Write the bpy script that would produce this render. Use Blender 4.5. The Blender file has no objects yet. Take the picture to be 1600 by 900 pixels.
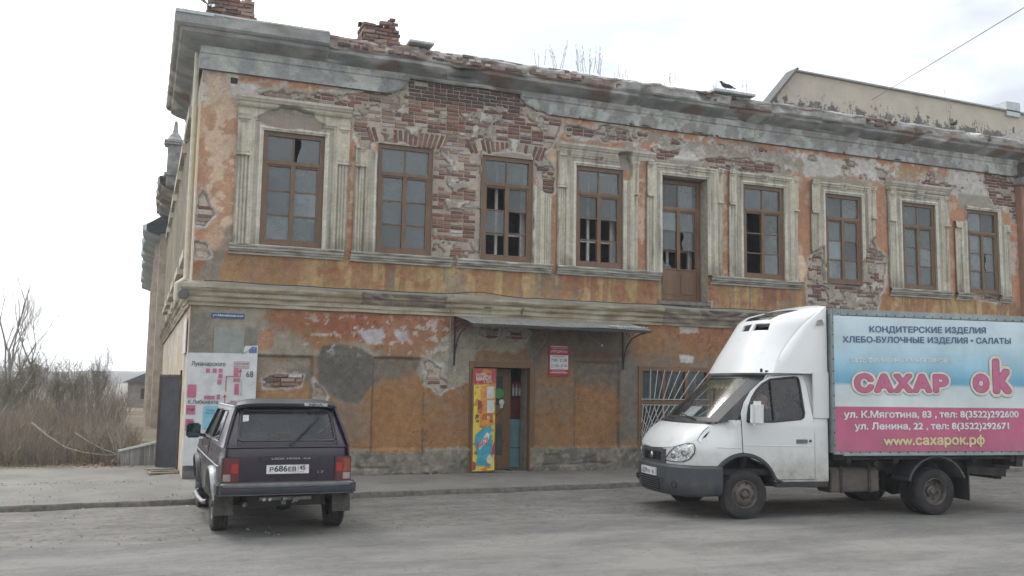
import bpy, bmesh, math, random
import numpy as np
from mathutils import Vector, Matrix, noise as mnoise
from mathutils.geometry import delaunay_2d_cdt
random.seed(7); np.random.seed(7)
SC = bpy.context.scene
COL = SC.collection
R = math.radians

# ---------------------------------------------------------------- camera
cam = bpy.data.cameras.new('camera'); cam.sensor_width = 36.0; cam.lens = 32.625; cam.clip_end = 6000; cam.clip_start = 0.05
camo = bpy.data.objects.new('camera', cam); COL.objects.link(camo)
camo.matrix_world = Matrix(((0.92841399, -0.05282469, -0.36777305, -0.78634364),
                            (-0.37123345, -0.09120349, -0.92404959, -17.52083111),
                            (0.01527045, 0.99443023, -0.10428489, 1.85), (0, 0, 0, 1)))
SC.camera = camo
SC.render.resolution_x = 1024; SC.render.resolution_y = 576

# ---------------------------------------------------------------- sky and sun
SUN_EL, SUN_AZ = R(52), R(-28)          # azimuth from +Y towards +X: the veiled sun stands behind the house, to the left
W = bpy.data.worlds.new("World"); SC.world = W; W.use_nodes = True
nt = W.node_tree; nt.nodes.clear()
wo = nt.nodes.new('ShaderNodeOutputWorld'); bg = nt.nodes.new('ShaderNodeBackground'); bg.inputs[1].default_value = 0.1
sky = nt.nodes.new('ShaderNodeTexSky'); sky.sky_type = 'NISHITA'; sky.sun_disc = False
sky.sun_elevation = SUN_EL; sky.sun_rotation = SUN_AZ; sky.air_density = 1.0; sky.dust_density = 3.0
tc = nt.nodes.new('ShaderNodeTexCoord')
mp = nt.nodes.new('ShaderNodeMapping'); mp.inputs['Scale'].default_value = (1, 1, 2.2); mp.inputs['Location'].default_value = (.35, .0, .2)
nz = nt.nodes.new('ShaderNodeTexNoise'); nz.inputs['Scale'].default_value = 2.3; nz.inputs['Detail'].default_value = 5; nz.inputs['Roughness'].default_value = .5
cr = nt.nodes.new('ShaderNodeValToRGB')
cr.color_ramp.elements[0].position = .38; cr.color_ramp.elements[0].color = (4.5, 4.8, 5.25, 1)
cr.color_ramp.elements[1].position = .64; cr.color_ramp.elements[1].color = (12.6, 12.8, 13.0, 1)
mx = nt.nodes.new('ShaderNodeMix'); mx.data_type = 'RGBA'; mx.inputs['Factor'].default_value = .93
nt.links.new(tc.outputs['Generated'], mp.inputs[0]); nt.links.new(mp.outputs[0], nz.inputs['Vector'])
nt.links.new(nz.outputs['Fac'], cr.inputs[0])
nt.links.new(sky.outputs[0], mx.inputs['A']); nt.links.new(cr.outputs[0], mx.inputs['B'])
# the thin cloud is brightest around the hidden sun
sdir = Vector((math.sin(SUN_AZ)*math.cos(SUN_EL), math.cos(SUN_AZ)*math.cos(SUN_EL), math.sin(SUN_EL)))
vm = nt.nodes.new('ShaderNodeVectorMath'); vm.operation = 'DOT_PRODUCT'; vm.inputs[1].default_value = sdir
nt.links.new(tc.outputs['Generated'], vm.inputs[0])
mr = nt.nodes.new('ShaderNodeMapRange'); mr.inputs[1].default_value = .2; mr.inputs[2].default_value = 1.0; mr.inputs[3].default_value = 1.0; mr.inputs[4].default_value = 1.7
nt.links.new(vm.outputs['Value'], mr.inputs[0])
mu = nt.nodes.new('ShaderNodeVectorMath'); mu.operation = 'SCALE'
nt.links.new(mx.outputs['Result'], mu.inputs[0]); nt.links.new(mr.outputs[0], mu.inputs['Scale'])
nt.links.new(mu.outputs[0], bg.inputs[0]); nt.links.new(bg.outputs[0], wo.inputs[0])
sl = bpy.data.lights.new('sun', 'SUN'); sl.energy = 1.0; sl.angle = R(14); sl.color = (1, .96, .9)
slo = bpy.data.objects.new('sun', sl); COL.objects.link(slo)
slo.rotation_euler = (-sdir).to_track_quat('-Z', 'Y').to_euler()
SC.view_settings.view_transform = 'Standard'; SC.view_settings.look = 'None'; SC.view_settings.gamma = 1
SC.view_settings.exposure = 0.66

# ---------------------------------------------------------------- materials
def lin(c):
    return tuple(((v/255.)/12.92 if v <= 10 else (((v/255.)+.055)/1.055)**2.4) for v in c)
class NT:
    def __init__(s, name):
        s.m = bpy.data.materials.new(name); s.m.use_nodes = True; s.t = s.m.node_tree
        s.b = s.t.nodes['Principled BSDF']; s.out = s.t.nodes['Material Output']
    def n(s, ty, **k):
        o = s.t.nodes.new(ty)
        for a, v in k.items():
            if a.startswith('i_'):
                key = a[2:]; key = int(key) if key.isdigit() else key.replace('_', ' ')
                o.inputs[key].default_value = v
            else: setattr(o, a, v)
        return o
    def l(s, a, b): s.t.links.new(a, b)
    def mix(s, fac, a, b, blend='MIX'):
        o = s.n('ShaderNodeMix', data_type='RGBA', blend_type=blend)
        for key, v in (('Factor', fac), ('A', a), ('B', b)):
            if isinstance(v, (int, float)): o.inputs[key].default_value = v
            elif isinstance(v, tuple): o.inputs[key].default_value = v if len(v) == 4 else v+(1,)
            else: s.l(v, o.inputs[key])
        return o.outputs['Result']
    def noise(s, scale, detail=4, rough=.6, sc=(1, 1, 1), co='Object'):
        t = s.n('ShaderNodeTexCoord'); m = s.n('ShaderNodeMapping'); m.inputs['Scale'].default_value = sc
        s.l(t.outputs[co], m.inputs[0]); o = s.n('ShaderNodeTexNoise', i_Scale=scale, i_Detail=detail, i_Roughness=rough)
        s.l(m.outputs[0], o.inputs['Vector']); return o.outputs['Fac']
    def ramp(s, v, *st):
        o = s.n('ShaderNodeValToRGB'); e = o.color_ramp.elements
        while len(e) < len(st): e.new(.5)
        for k, (p, c) in enumerate(st):
            e[k].position = p; e[k].color = (c, c, c, 1) if isinstance(c, (int, float)) else (tuple(c)+(1,))[:4]
        s.l(v, o.inputs[0]); return o.outputs[0]
    def bump(s, v, strength=.4, dist=.01):
        o = s.n('ShaderNodeBump', i_Strength=strength, i_Distance=dist); s.l(v, o.inputs['Height'])
        s.l(o.outputs[0], s.b.inputs['Normal'])
    def base(s, v):
        if isinstance(v, tuple): s.b.inputs['Base Color'].default_value = v if len(v) == 4 else v+(1,)
        else: s.l(v, s.b.inputs['Base Color'])
    def set(s, **k):
        for a, v in k.items(): s.b.inputs[a.replace('_', ' ')].default_value = v
MATS = {}
def mat(name, col, rough=.7, metal=0., var=.25, scale=9., bump=0., bscale=60., dirt=None, dirt_amt=.5, sc=(1, 1, 1), spec=.5, coat=0, vcol=False, objvar=0.):
    """plain surface with cloudy variation, optional dirt and relief; col is linear albedo"""
    if name in MATS: return MATS[name]
    q = NT(name); q.set(Roughness=rough, Metallic=metal); q.b.inputs['Specular IOR Level'].default_value = spec
    if coat: q.b.inputs['Coat Weight'].default_value = coat; q.b.inputs['Coat Roughness'].default_value = .12
    if vcol:
        a = q.n('ShaderNodeAttribute', attribute_name='Col').outputs['Color']
    else: a = col
    nzf = q.noise(scale, 5, .65, sc)
    dark = q.ramp(nzf, (.3, 1-var), (.7, 1+var*.6))
    c = q.mix(1., a, dark, 'MULTIPLY')
    if objvar:
        oi = q.n('ShaderNodeObjectInfo'); c = q.mix(1., c, q.ramp(oi.outputs['Random'], (0, 1-objvar), (1, 1+objvar)), 'MULTIPLY')
    if dirt is not None:
        dn = q.ramp(q.noise(scale*.35, 6, .7, sc), (.62-.3*dirt_amt, 0.), (.9-.3*dirt_amt, 1.))
        c = q.mix(dn, c, dirt)
    q.base(c)
    if bump: q.bump(q.noise(bscale, 6, .65), .5, bump)
    MATS[name] = q.m; return q.m

def plaster_mat(name, bump=.006, var=.22, rough=.92):
    q = NT(name); q.set(Roughness=rough); q.b.inputs['Specular IOR Level'].default_value = .25
    a = q.n('ShaderNodeAttribute', attribute_name='Col').outputs['Color']
    f1 = q.noise(34, 6, .7); f2 = q.noise(140, 3, .6); f3 = q.noise(6, 5, .7)
    c = q.mix(1., a, q.ramp(f1, (.28, 1-var), (.72, 1+var)), 'MULTIPLY')
    c = q.mix(1., c, q.ramp(f2, (.3, .9), (.7, 1.1)), 'MULTIPLY')
    c = q.mix(1., c, q.ramp(f3, (.3, .86), (.7, 1.12)), 'MULTIPLY')
    q.base(c)
    s = q.n('ShaderNodeMath', operation='ADD'); q.l(f1, s.inputs[0]); q.l(f2, s.inputs[1])
    q.bump(s.outputs[0], .6, bump); return q.m

def glass_mat(name, tint=(.30, .34, .34), alpha=.55, rough=.06):
    """window pane: see-through by alpha with a real reflection on top"""
    q = NT(name); q.t.nodes.remove(q.b)
    tr = q.n('ShaderNodeBsdfTransparent'); tr.inputs[0].default_value = (.86, .9, .9, 1)
    df = q.n('ShaderNodeBsdfDiffuse'); df.inputs[0].default_value = tint+(1,)
    gl = q.n('ShaderNodeBsdfGlossy', i_Roughness=rough)
    fr = q.n('ShaderNodeFresnel', i_IOR=1.52)
    m1 = q.n('ShaderNodeMixShader'); m2 = q.n('ShaderNodeMixShader')
    oi = q.n('ShaderNodeObjectInfo'); q.l(q.mix(1., tint, q.ramp(oi.outputs['Random'], (0, .5), (1, 1.9)), 'MULTIPLY'), df.inputs[0])  # diffuse tint varies per pane to stand in for uneven reflections
    d = q.ramp(q.noise(3.2, 5, .7), (.25, max(0, alpha-.2)), (.8, min(1, alpha+.2)))
    q.l(d, m1.inputs[0]); q.l(tr.outputs[0], m1.inputs[1]); q.l(df.outputs[0], m1.inputs[2])
    q.l(fr.outputs[0], m2.inputs[0]); q.l(m1.outputs[0], m2.inputs[1]); q.l(gl.outputs[0], m2.inputs[2])
    bp = q.n('ShaderNodeBump', i_Strength=.15, i_Distance=.01); q.l(q.noise(2.3, 2, .5), bp.inputs['Height'])
    q.l(bp.outputs[0], gl.inputs['Normal'])
    q.l(m2.outputs[0], q.out.inputs[0]); return q.m

# ---------------------------------------------------------------- object helpers
def link(o, parent=None):
    COL.objects.link(o)
    if parent is not None: o.parent = parent
    return o
def tag(o, label=None, cat=None, group=None, kind=None):
    if label: o['label'] = label
    if cat: o['category'] = cat
    if group: o['group'] = group
    if kind: o['kind'] = kind
    return o
def empty(name, loc=(0, 0, 0), rz=0., label=None, cat=None, group=None, parent=None):
    o = bpy.data.objects.new(name, None); o.empty_display_size = .2; link(o, parent)
    o.location = loc; o.rotation_euler = (0, 0, rz); return tag(o, label, cat, group)
def copy_tree(o, parent=None):
    c = o.copy(); COL.objects.link(c); c.parent = parent
    for ch in [x for x in o.children]: copy_tree(ch, c)
    return c

class MB:
    """collects faces and links them as ONE mesh object"""
    def __init__(s): s.v = []; s.f = []; s.mi = []; s.cur = 0
    def q(s, *idx): s.f.append(tuple(idx)); s.mi.append(s.cur)
    def add(s, vs, fs):
        b = len(s.v); s.v += [tuple(v) for v in vs]
        for f in fs: s.f.append(tuple(b+i for i in f)); s.mi.append(s.cur)
        return s
    def box(s, x0, x1, y0, y1, z0, z1):
        vs = [(x, y, z) for z in (z0, z1) for y in (y0, y1) for x in (x0, x1)]
        return s.add(vs, [(0, 2, 3, 1), (4, 5, 7, 6), (0, 1, 5, 4), (2, 6, 7, 3), (0, 4, 6, 2), (1, 3, 7, 5)])
    def bar(s, a, b, w, h, up=(0, 0, 1)):
        a = Vector(a); b = Vector(b); d = (b-a).normalized(); u = Vector(up)
        if abs(d.dot(u)) > .98: u = Vector((0, 1, 0))
        r = d.cross(u).normalized(); u = r.cross(d).normalized()
        vs = [p + r*sx*w/2 + u*sz*h/2 for p in (a, b) for sx, sz in ((-1, -1), (1, -1), (1, 1), (-1, 1))]
        return s.add(vs, [(0, 1, 2, 3), (7, 6, 5, 4), (0, 4, 5, 1), (1, 5, 6, 2), (2, 6, 7, 3), (3, 7, 4, 0)])
    def tube(s, pts, rad, n=8, caps=True):
        pts = [Vector(p) for p in pts]; m = len(pts)
        rs = rad if isinstance(rad, (list, tuple)) else [rad]*m
        prev = None; rings = []
        for i, p in enumerate(pts):
            d = (pts[min(i+1, m-1)]-pts[max(i-1, 0)])
            d = d.normalized() if d.length > 1e-9 else Vector((0, 0, 1))
            if prev is None:
                u = Vector((0, 0, 1)) if abs(d.z) < .9 else Vector((1, 0, 0))
                r = d.cross(u).normalized()
            else:
                r = (prev - d*prev.dot(d)).normalized()
            prev = r; u = r.cross(d)
            rings.append([p+(r*math.cos(2*math.pi*k/n)+u*math.sin(2*math.pi*k/n))*rs[i] for k in range(n)])
        vs = [v for rg in rings for v in rg]; fs = []
        for i in range(m-1):
            for k in range(n):
                a = i*n+k; b = i*n+(k+1) % n; fs.append((a, b, b+n, a+n))
        if caps: fs.append(tuple(range(n))); fs.append(tuple((m-1)*n+k for k in reversed(range(n))))
        return s.add(vs, fs)
    def lathe(s, prof, n=24, c=(0, 0, 0), axis='x'):
        """prof = [(r, t)] turned round the axis through c"""
        vs = []
        for r, t in prof:
            for k in range(n):
                a = 2*math.pi*k/n; ca, sa = r*math.cos(a), r*math.sin(a)
                if axis == 'x': vs.append((c[0]+t, c[1]+ca, c[2]+sa))
                elif axis == 'y': vs.append((c[0]+sa, c[1]+t, c[2]+ca))
                else: vs.append((c[0]+ca, c[1]+sa, c[2]+t))
        fs = []
        for i in range(len(prof)-1):
            for k in range(n):
                a = i*n+k; b = i*n+(k+1) % n; fs.append((a, b, b+n, a+n))
        return s.add(vs, fs)
    def prism(s, poly, f0, f1):
        """poly = [(u, v)]; f0/f1 map (u, v) to the two end faces"""
        n = len(poly); vs = [f0(*p) for p in poly]+[f1(*p) for p in poly]
        fs = [tuple(range(n)), tuple(reversed(range(n, 2*n)))]
        for k in range(n): fs.append((k, k+n, (k+1) % n+n, (k+1) % n))
        return s.add(vs, fs)
    def grid(s, rows, closed=False):
        m = len(rows[0]); vs = [p for r in rows for p in r]; fs = []
        for i in range(len(rows)-1):
            for k in range(m-1 if not closed else m):
                a = i*m+k; b = i*m+(k+1) % m; fs.append((a, b, b+m, a+m))
        return s.add(vs, fs)
    def build(s, name, mats, parent=None, smooth=None, bevel=0, recalc=True, jit=0, loc=None):
        me = bpy.data.meshes.new(name); me.from_pydata(s.v, [], s.f)
        mats = mats if isinstance(mats, (list, tuple)) else [mats]
        for m in mats: me.materials.append(m)
        if len(mats) > 1: me.polygons.foreach_set('material_index', s.mi)
        if recalc or bevel:
            bm = bmesh.new(); bm.from_mesh(me)
            if bevel:
                bmesh.ops.remove_doubles(bm, verts=bm.verts, dist=1e-5)
                es = [e for e in bm.edges if len(e.link_faces) == 2 and e.calc_face_angle(0) > .6]
                bmesh.ops.bevel(bm, geom=es, offset=bevel, segments=2, affect='EDGES', clamp_overlap=True)
            bmesh.ops.recalc_face_normals(bm, faces=bm.faces); bm.to_mesh(me); bm.free()
        if jit:
            for v in me.vertices:
                v.co += Vector([random.uniform(-jit, jit) for _ in range(3)])
        if smooth is not None:
            me.shade_smooth(); me.set_sharp_from_angle(angle=R(smooth))
        o = bpy.data.objects.new(name, me); link(o, parent)
        if loc: o.location = loc
        return o

def pip(x, z, poly):
    x = np.asarray(x); z = np.asarray(z); ins = np.zeros(x.shape, bool); n = len(poly)
    for i in range(n):
        x1, z1 = poly[i]; x2, z2 = poly[(i+1) % n]
        if z1 == z2: continue
        c = ((z1 > z) != (z2 > z)) & (x < (x2-x1)*(z-z1)/(z2-z1)+x1); ins ^= c
    return ins
def sdf(x, z, poly):
    """signed distance, positive inside"""
    d = np.full(x.shape, 1e9); n = len(poly)
    for i in range(n):
        x1, z1 = poly[i]; x2, z2 = poly[(i+1) % n]; ex, ez = x2-x1, z2-z1; L2 = ex*ex+ez*ez+1e-12
        t = np.clip(((x-x1)*ex+(z-z1)*ez)/L2, 0, 1); d = np.minimum(d, np.hypot(x-x1-t*ex, z-z1-t*ez))
    return np.where(pip(x, z, poly), d, -d)
_lat = np.random.RandomState(3).rand(16, 256, 256)
def vn(x, z, s, seed=0):
    L = _lat[seed % 16]; x = x*s+17.3*seed; z = z*s+9.1*seed; xi = np.floor(x).astype(int); zi = np.floor(z).astype(int); fx = x-xi; fz = z-zi
    fx = fx*fx*(3-2*fx); fz = fz*fz*(3-2*fz)
    a = L[xi & 255, zi & 255]; b = L[(xi+1) & 255, zi & 255]; c = L[xi & 255, (zi+1) & 255]; d = L[(xi+1) & 255, (zi+1) & 255]
    return (a*(1-fx)+b*fx)*(1-fz)+(c*(1-fx)+d*fx)*fz
def fbm(x, z, s, seed=0, oct=5, g=.55):
    r = 0; a = 1; t = 0
    for k in range(oct): r = r+a*vn(x, z, s*2**k, seed+k*3); t += a; a *= g
    return r/t
def sst(a, b, x): t = np.clip((x-a)/(b-a+1e-9), 0, 1); return t*t*(3-2*t)

def relief(name, parent, xs, zs, hf, cf, keep, mat_, place, ao=None):
    """rectilinear sheet with height hf(X,Z) (outwards), colour cf(X,Z) and faces kept where keep; place(X,h,Z)->(x,y,z)"""
    X, Z = np.meshgrid(xs, zs); H = hf(X, Z); C = cf(X, Z)
    P = np.stack(place(X, H, Z), -1).reshape(-1, 3).astype(np.float32)
    nz_, nx_ = X.shape; idx = np.arange(nz_*nx_).reshape(nz_, nx_)
    F = np.stack([idx[:-1, :-1], idx[:-1, 1:], idx[1:, 1:], idx[1:, :-1]], -1).reshape(-1, 4)
    if keep is not None:
        Xc = (X[:-1, :-1]+X[1:, 1:])/2; Zc = (Z[:-1, :-1]+Z[1:, 1:])/2
        F = F[keep(Xc, Zc).reshape(-1)]
    used = np.zeros(len(P), bool); used[F.reshape(-1)] = True; rm = np.cumsum(used)-1
    P = P[used]; Cc = C.reshape(-1, 3)[used]; F = rm[F]
    me = bpy.data.meshes.new(name); me.vertices.add(len(P)); me.vertices.foreach_set('co', P.reshape(-1))
    me.loops.add(F.size); me.loops.foreach_set('vertex_index', F.reshape(-1).astype(np.int32))
    me.polygons.add(len(F)); me.polygons.foreach_set('loop_start', np.arange(0, F.size, 4, dtype=np.int32)); me.polygons.foreach_set('loop_total', np.full(len(F), 4, np.int32))
    me.update(calc_edges=True)
    a = me.color_attributes.new('Col', 'FLOAT_COLOR', 'POINT'); a.data.foreach_set('color', np.concatenate([np.clip(Cc, 0, 1), np.ones((len(Cc), 1))], 1).astype(np.float32).reshape(-1))
    me.materials.append(mat_); o = bpy.data.objects.new(name, me); link(o, parent); return o

def lines(a, b, step, brk=()):
    v = set(np.round(np.linspace(a, b, max(2, int(round((b-a)/step))+1)), 4))
    for t in brk:
        if a < t < b: v.add(round(t-.0015, 4)); v.add(round(t+.0015, 4))
    return np.array(sorted(v))

def panel(outline, holes, step, fmap, name, mats, parent, thick=None, smooth=35, build=True, mb=None):
    """2-D outline with holes, filled with an inner point grid, mapped to 3-D by fmap(u,v); thick=(dx,dy,dz) gives an inner skin and rims"""
    def dens(pl):
        r = []
        for i in range(len(pl)):
            a = Vector(pl[i]); b = Vector(pl[(i+1) % len(pl)]); n = max(1, int((b-a).length/step))
            for k in range(n): r.append(tuple(a.lerp(b, k/n)))
        return r
    loops = [dens(outline)]+[dens(h) for h in holes]
    vs = []; es = []
    for lp in loops:
        b = len(vs); vs += lp; es += [(b+i, b+(i+1) % len(lp)) for i in range(len(lp))]
    nb = len(vs)
    us = [p[0] for p in outline]; vv = [p[1] for p in outline]
    gx, gy = np.meshgrid(np.arange(min(us)+step/2, max(us), step), np.arange(min(vv)+step/2, max(vv), step))
    d = sdf(gx, gy, outline)
    for h in holes: d = np.minimum(d, -sdf(gx, gy, h))
    ok = d > step*.45
    vs += list(zip(gx[ok].tolist(), gy[ok].tolist()))
    V, E, F, *_ = delaunay_2d_cdt([Vector(v) for v in vs], es, [], 0, 1e-6)
    cx = np.array([sum(V[i][0] for i in f)/len(f) for f in F]); cy = np.array([sum(V[i][1] for i in f)/len(f) for f in F])
    k = pip(cx, cy, outline)
    for h in holes: k &= ~pip(cx, cy, h)
    F = [tuple(f) for f, kk in zip(F, k) if kk]
    P = [Vector(fmap(v[0], v[1])) for v in V]
    m = mb or MB(); b0 = len(m.v); n = len(P)
    if thick is None: m.add(P, F)
    else:
        t = Vector(thick); ec = {}
        for f in F:
            for i in range(len(f)):
                a, b = f[i], f[(i+1) % len(f)]; ec[(min(a, b), max(a, b))] = ec.get((min(a, b), max(a, b)), 0)+1
        rim = [(a, b, b+n, a+n) for (a, b), c in ec.items() if c == 1]
        m.add(P+[p+t for p in P], F+[tuple(i+n for i in reversed(f)) for f in F]+rim)
    if build: return m.build(name, mats, parent, smooth=smooth)
    return m

_TXT = {}
def text_mesh(body, spacing=1., shear=0.):
    """glyph outlines filled by the non-zero rule (overlapping strokes stay solid)"""
    key = (body, spacing, shear)
    if key in _TXT: return _TXT[key]
    c = bpy.data.curves.new('lettering', 'FONT'); c.body = body; c.size = 1; c.space_character = spacing; c.shear = shear; c.resolution_u = 3; c.fill_mode = 'NONE'
    o = bpy.data.objects.new('lettering', c); COL.objects.link(o); bpy.context.view_layer.update()
    me = bpy.data.meshes.new_from_object(o.evaluated_get(bpy.context.evaluated_depsgraph_get())); bpy.data.objects.remove(o)
    V = [v.co.copy() for v in me.vertices]; E = [tuple(e.vertices) for e in me.edges]; bpy.data.meshes.remove(me)
    nx = {}; 
    for a, b in E: nx.setdefault(a, []).append(b); nx.setdefault(b, []).append(a)
    loops = []; seen = set()
    for a in range(len(V)):
        if a in seen or a not in nx: continue
        lp = [a]; seen.add(a); cur = a; prv = -1
        nxt0 = a+1 if a+1 in nx[a] else nx[a][0]
        while True:
            cand = nxt0 if prv == -1 else next((q for q in nx[cur] if q != prv), None)
            if cand is None or cand in seen: break
            lp.append(cand); seen.add(cand); prv, cur = cur, cand
        if len(lp) > 2: loops.append(lp)
    pts = [Vector((V[i].x, V[i].y)) for lp in loops for i in lp]; es = []; b = 0; P = []
    for lp in loops:
        es += [(b+i, b+(i+1) % len(lp)) for i in range(len(lp))]; P.append(np.array([(V[i].x, V[i].y) for i in lp])); b += len(lp)
    vv, _, ff, *_r = delaunay_2d_cdt(pts, es, [], 0, 1e-6)
    co = np.array([(v.x, v.y, 0) for v in vv]); cx = np.array([co[list(f), 0].mean() for f in ff]); cy = np.array([co[list(f), 1].mean() for f in ff])
    wn = np.zeros(len(ff), int)
    for L_ in P:
        Q = np.roll(L_, -1, 0)
        for (x1, y1), (x2, y2) in zip(L_, Q):
            if y1 == y2: continue
            hit = ((y1 > cy) != (y2 > cy)) & (cx < (x2-x1)*(cy-y1)/(y2-y1)+x1); wn += np.where(hit, 1 if y2 > y1 else -1, 0)
    _TXT[key] = (co, [tuple(f) for f, w in zip(ff, wn) if w != 0]); return _TXT[key]
def text(body, w, h, org, xd, up, mat_, parent, name='lettering', off=0., spacing=1., shear=0., lift=0., fit=None, cap=False, pad=None, words=False):
    """lettering w wide and h high with its lower left corner at org; off thickens the strokes by off em, round cornered"""
    co, fs = text_mesh(body, spacing, shear)
    x0, x1 = co[:, 0].min(), co[:, 0].max(); y0, y1 = co[:, 1].min(), co[:, 1].max()
    if cap: y0 = 0.; y1 = .7273
    xd = Vector(xd).normalized(); up = Vector(up).normalized(); nn = xd.cross(up); pad = off*.6 if pad is None else pad; sx, sy = w/(x1-x0+2*pad), h/(y1-y0)
    rings = [(0, 0)]
    if off > 0:
        for rr, k in ((off, 16),) if off < .06 else ((off, 20), (off*.6, 14), (off*.3, 8)):
            rings += [(rr*math.cos(2*math.pi*i/k), rr*math.sin(2*math.pi*i/k)) for i in range(k)]
    if 0 < off < .04: rings = [(0, 0)]+[(off*math.cos(2*math.pi*i/8), off*math.sin(2*math.pi*i/8)) for i in range(8)]
    X = np.array(xd); U = np.array(up); N_ = np.array(nn); O = np.array(org)
    ws_ = body.split(' ') if words else [body]; groups = []; left = list(fs); pre = ''
    for i, w_ in enumerate(ws_):          # one object per word
        pre += (' ' if i else '')+w_
        if i == len(ws_)-1: groups.append(left); break
        if not w_: continue
        mxx = text_mesh(pre, spacing, shear)[0][:, 0].max()+.02
        g_ = [f for f in left if sum(co[k, 0] for k in f)/len(f) < mxx]; s_ = set(g_); left = [f for f in left if f not in s_]; groups.append(g_)
    for fs in groups[:-1]:
        if not fs: continue
        m = MB()
        for j, (dx, dy) in enumerate(rings):
            P = O+np.outer((co[:, 0]-x0+dx+pad)*sx, X)+np.outer((co[:, 1]-y0+dy)*sy, U)+N_*(lift+.00003*j); us = sorted({k for f in fs for k in f}); rm_ = {k: q for q, k in enumerate(us)}
            m.add(P[us].tolist(), [tuple(rm_[k] for k in f) for f in fs])
        m.build(name, mat_, parent, recalc=False)
    fs = groups[-1]; us = sorted({k for f in fs for k in f}); rm_ = {k: q for q, k in enumerate(us)}; fs = [tuple(rm_[k] for k in f) for f in fs]; co = co[us]
    m = MB()
    for j, (dx, dy) in enumerate(rings):
        P = O+np.outer((co[:, 0]-x0+dx+pad)*sx, X)+np.outer((co[:, 1]-y0+dy)*sy, U)+N_*(lift+.00003*j)
        m.add(P.tolist(), fs)
    return m.build(name, mat_, parent, recalc=False)

# ================================================================ GROUND
def ground_mats():
    # dusty road asphalt
    q = NT('road_asphalt'); q.set(Roughness=.9)
    f = q.noise(120, 4, .7); g = q.noise(.55, 5, .6, (1, 2.2, 1)); h = q.noise(5, 6, .75, (1, 2.5, 1)); k = q.noise(18, 5, .7)
    c = q.mix(q.ramp(g, (.40, 0), (.60, 1)), (.105, .104, .100), (.175, .170, .155))
    c = q.mix(q.ramp(h, (.48, 0), (.70, .7)), c, (.19, .178, .155))
    c = q.mix(q.ramp(k, (.62, 0), (.72, .5)), c, (.07, .068, .062))
    w = q.noise(1.1, 6, .75, (1, 1, 1)); a_ = q.n('ShaderNodeMath', operation='SUBTRACT', i_1=.5); q.l(w, a_.inputs[0]); b_ = q.n('ShaderNodeMath', operation='ABSOLUTE'); q.l(a_.outputs[0], b_.inputs[0])
    c = q.mix(q.ramp(b_.outputs[0], (.0, .75), (.006, 0)), c, (.035, .034, .032))        # cracks
    st = q.noise(2.3, 3, .5, (.25, 1.6, 1)); c = q.mix(q.ramp(st, (.56, 0), (.68, .45)), c, (.085, .085, .082))   # worn wheel tracks
    c = q.mix(q.ramp(q.noise(260, 2, .5), (.60, 0), (.68, .6)), c, (.30, .29, .27))      # bright chippings
    c = q.mix(1., c, q.ramp(f, (.2, .55), (.8, 1.45)), 'MULTIPLY')
    q.base(c); q.bump(f, .8, .008)
    # verge dirt
    v = NT('verge_dirt'); v.set(Roughness=.97)
    f = v.noise(70, 5, .75); g = v.noise(1.3, 6, .65, (1, 2, 1)); h = v.noise(9, 5, .7)
    c = v.mix(v.ramp(g, (.36, 0), (.62, 1)), (.125, .119, .105), (.190, .181, .162))
    c = v.mix(v.ramp(h, (.52, 0), (.66, .85)), c, (.080, .073, .060))
    c = v.mix(1., c, v.ramp(f, (.25, .6), (.75, 1.4)), 'MULTIPLY')
    v.base(c); v.bump(f, .8, .012)
    p = NT('pavement_asphalt'); p.set(Roughness=.92)
    f = p.noise(90, 5, .7); g = p.noise(.9, 5, .6); h = p.noise(6, 6, .7)
    c = p.mix(p.ramp(g, (.35, 0), (.65, 1)), (.135, .130, .116), (.20, .192, .170))
    c = p.mix(p.ramp(h, (.55, 0), (.75, .5)), c, (.13, .12, .10))
    w = p.noise(1.6, 6, .75); a_ = p.n('ShaderNodeMath', operation='SUBTRACT', i_1=.5); p.l(w, a_.inputs[0]); b_ = p.n('ShaderNodeMath', operation='ABSOLUTE'); p.l(a_.outputs[0], b_.inputs[0])
    c = p.mix(p.ramp(b_.outputs[0], (.0, .7), (.005, 0)), c, (.04, .038, .034)); c = p.mix(p.ramp(p.noise(200, 2, .5), (.60, 0), (.68, .5)), c, (.33, .31, .28))
    c = p.mix(1., c, p.ramp(f, (.25, .7), (.75, 1.3)), 'MULTIPLY')
    p.base(c); p.bump(f, .6, .006)
    e = NT('field_earth'); e.set(Roughness=1.)
    f = e.noise(14, 6, .75); g = e.noise(.5, 5, .6)
    c = e.mix(e.ramp(g, (.35, 0), (.65, 1)), (.12, .10, .07), (.22, .19, .13))
    c = e.mix(1., c, e.ramp(f, (.25, .55), (.75, 1.4)), 'MULTIPLY'); e.base(c); e.bump(f, .8, .05)
    return q.m, v.m, p.m, e.m
M_ROAD, M_VERGE, M_PAVE, M_FIELD = ground_mats()
M_KERBF = mat('kerb_edge', (.12, .11, .095), .95, var=.5, scale=8, bump=.02, bscale=20)

def kerb_y(x):       # the worn pavement edge
    base = -2.80+.073*(x+.5)
    return base+.05*(mnoise.noise(Vector((x*1.1, 3, 0)))+.5*mnoise.noise(Vector((x*4.3, 7, 0))))
m = MB(); m.add([(-700, -700, -.35), (700, -700, -.35), (700, 700, -.35), (-700, 700, -.35)], [(0, 1, 2, 3)])
tag(m.build('ground', M_FIELD, recalc=False), kind='structure')
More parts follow.
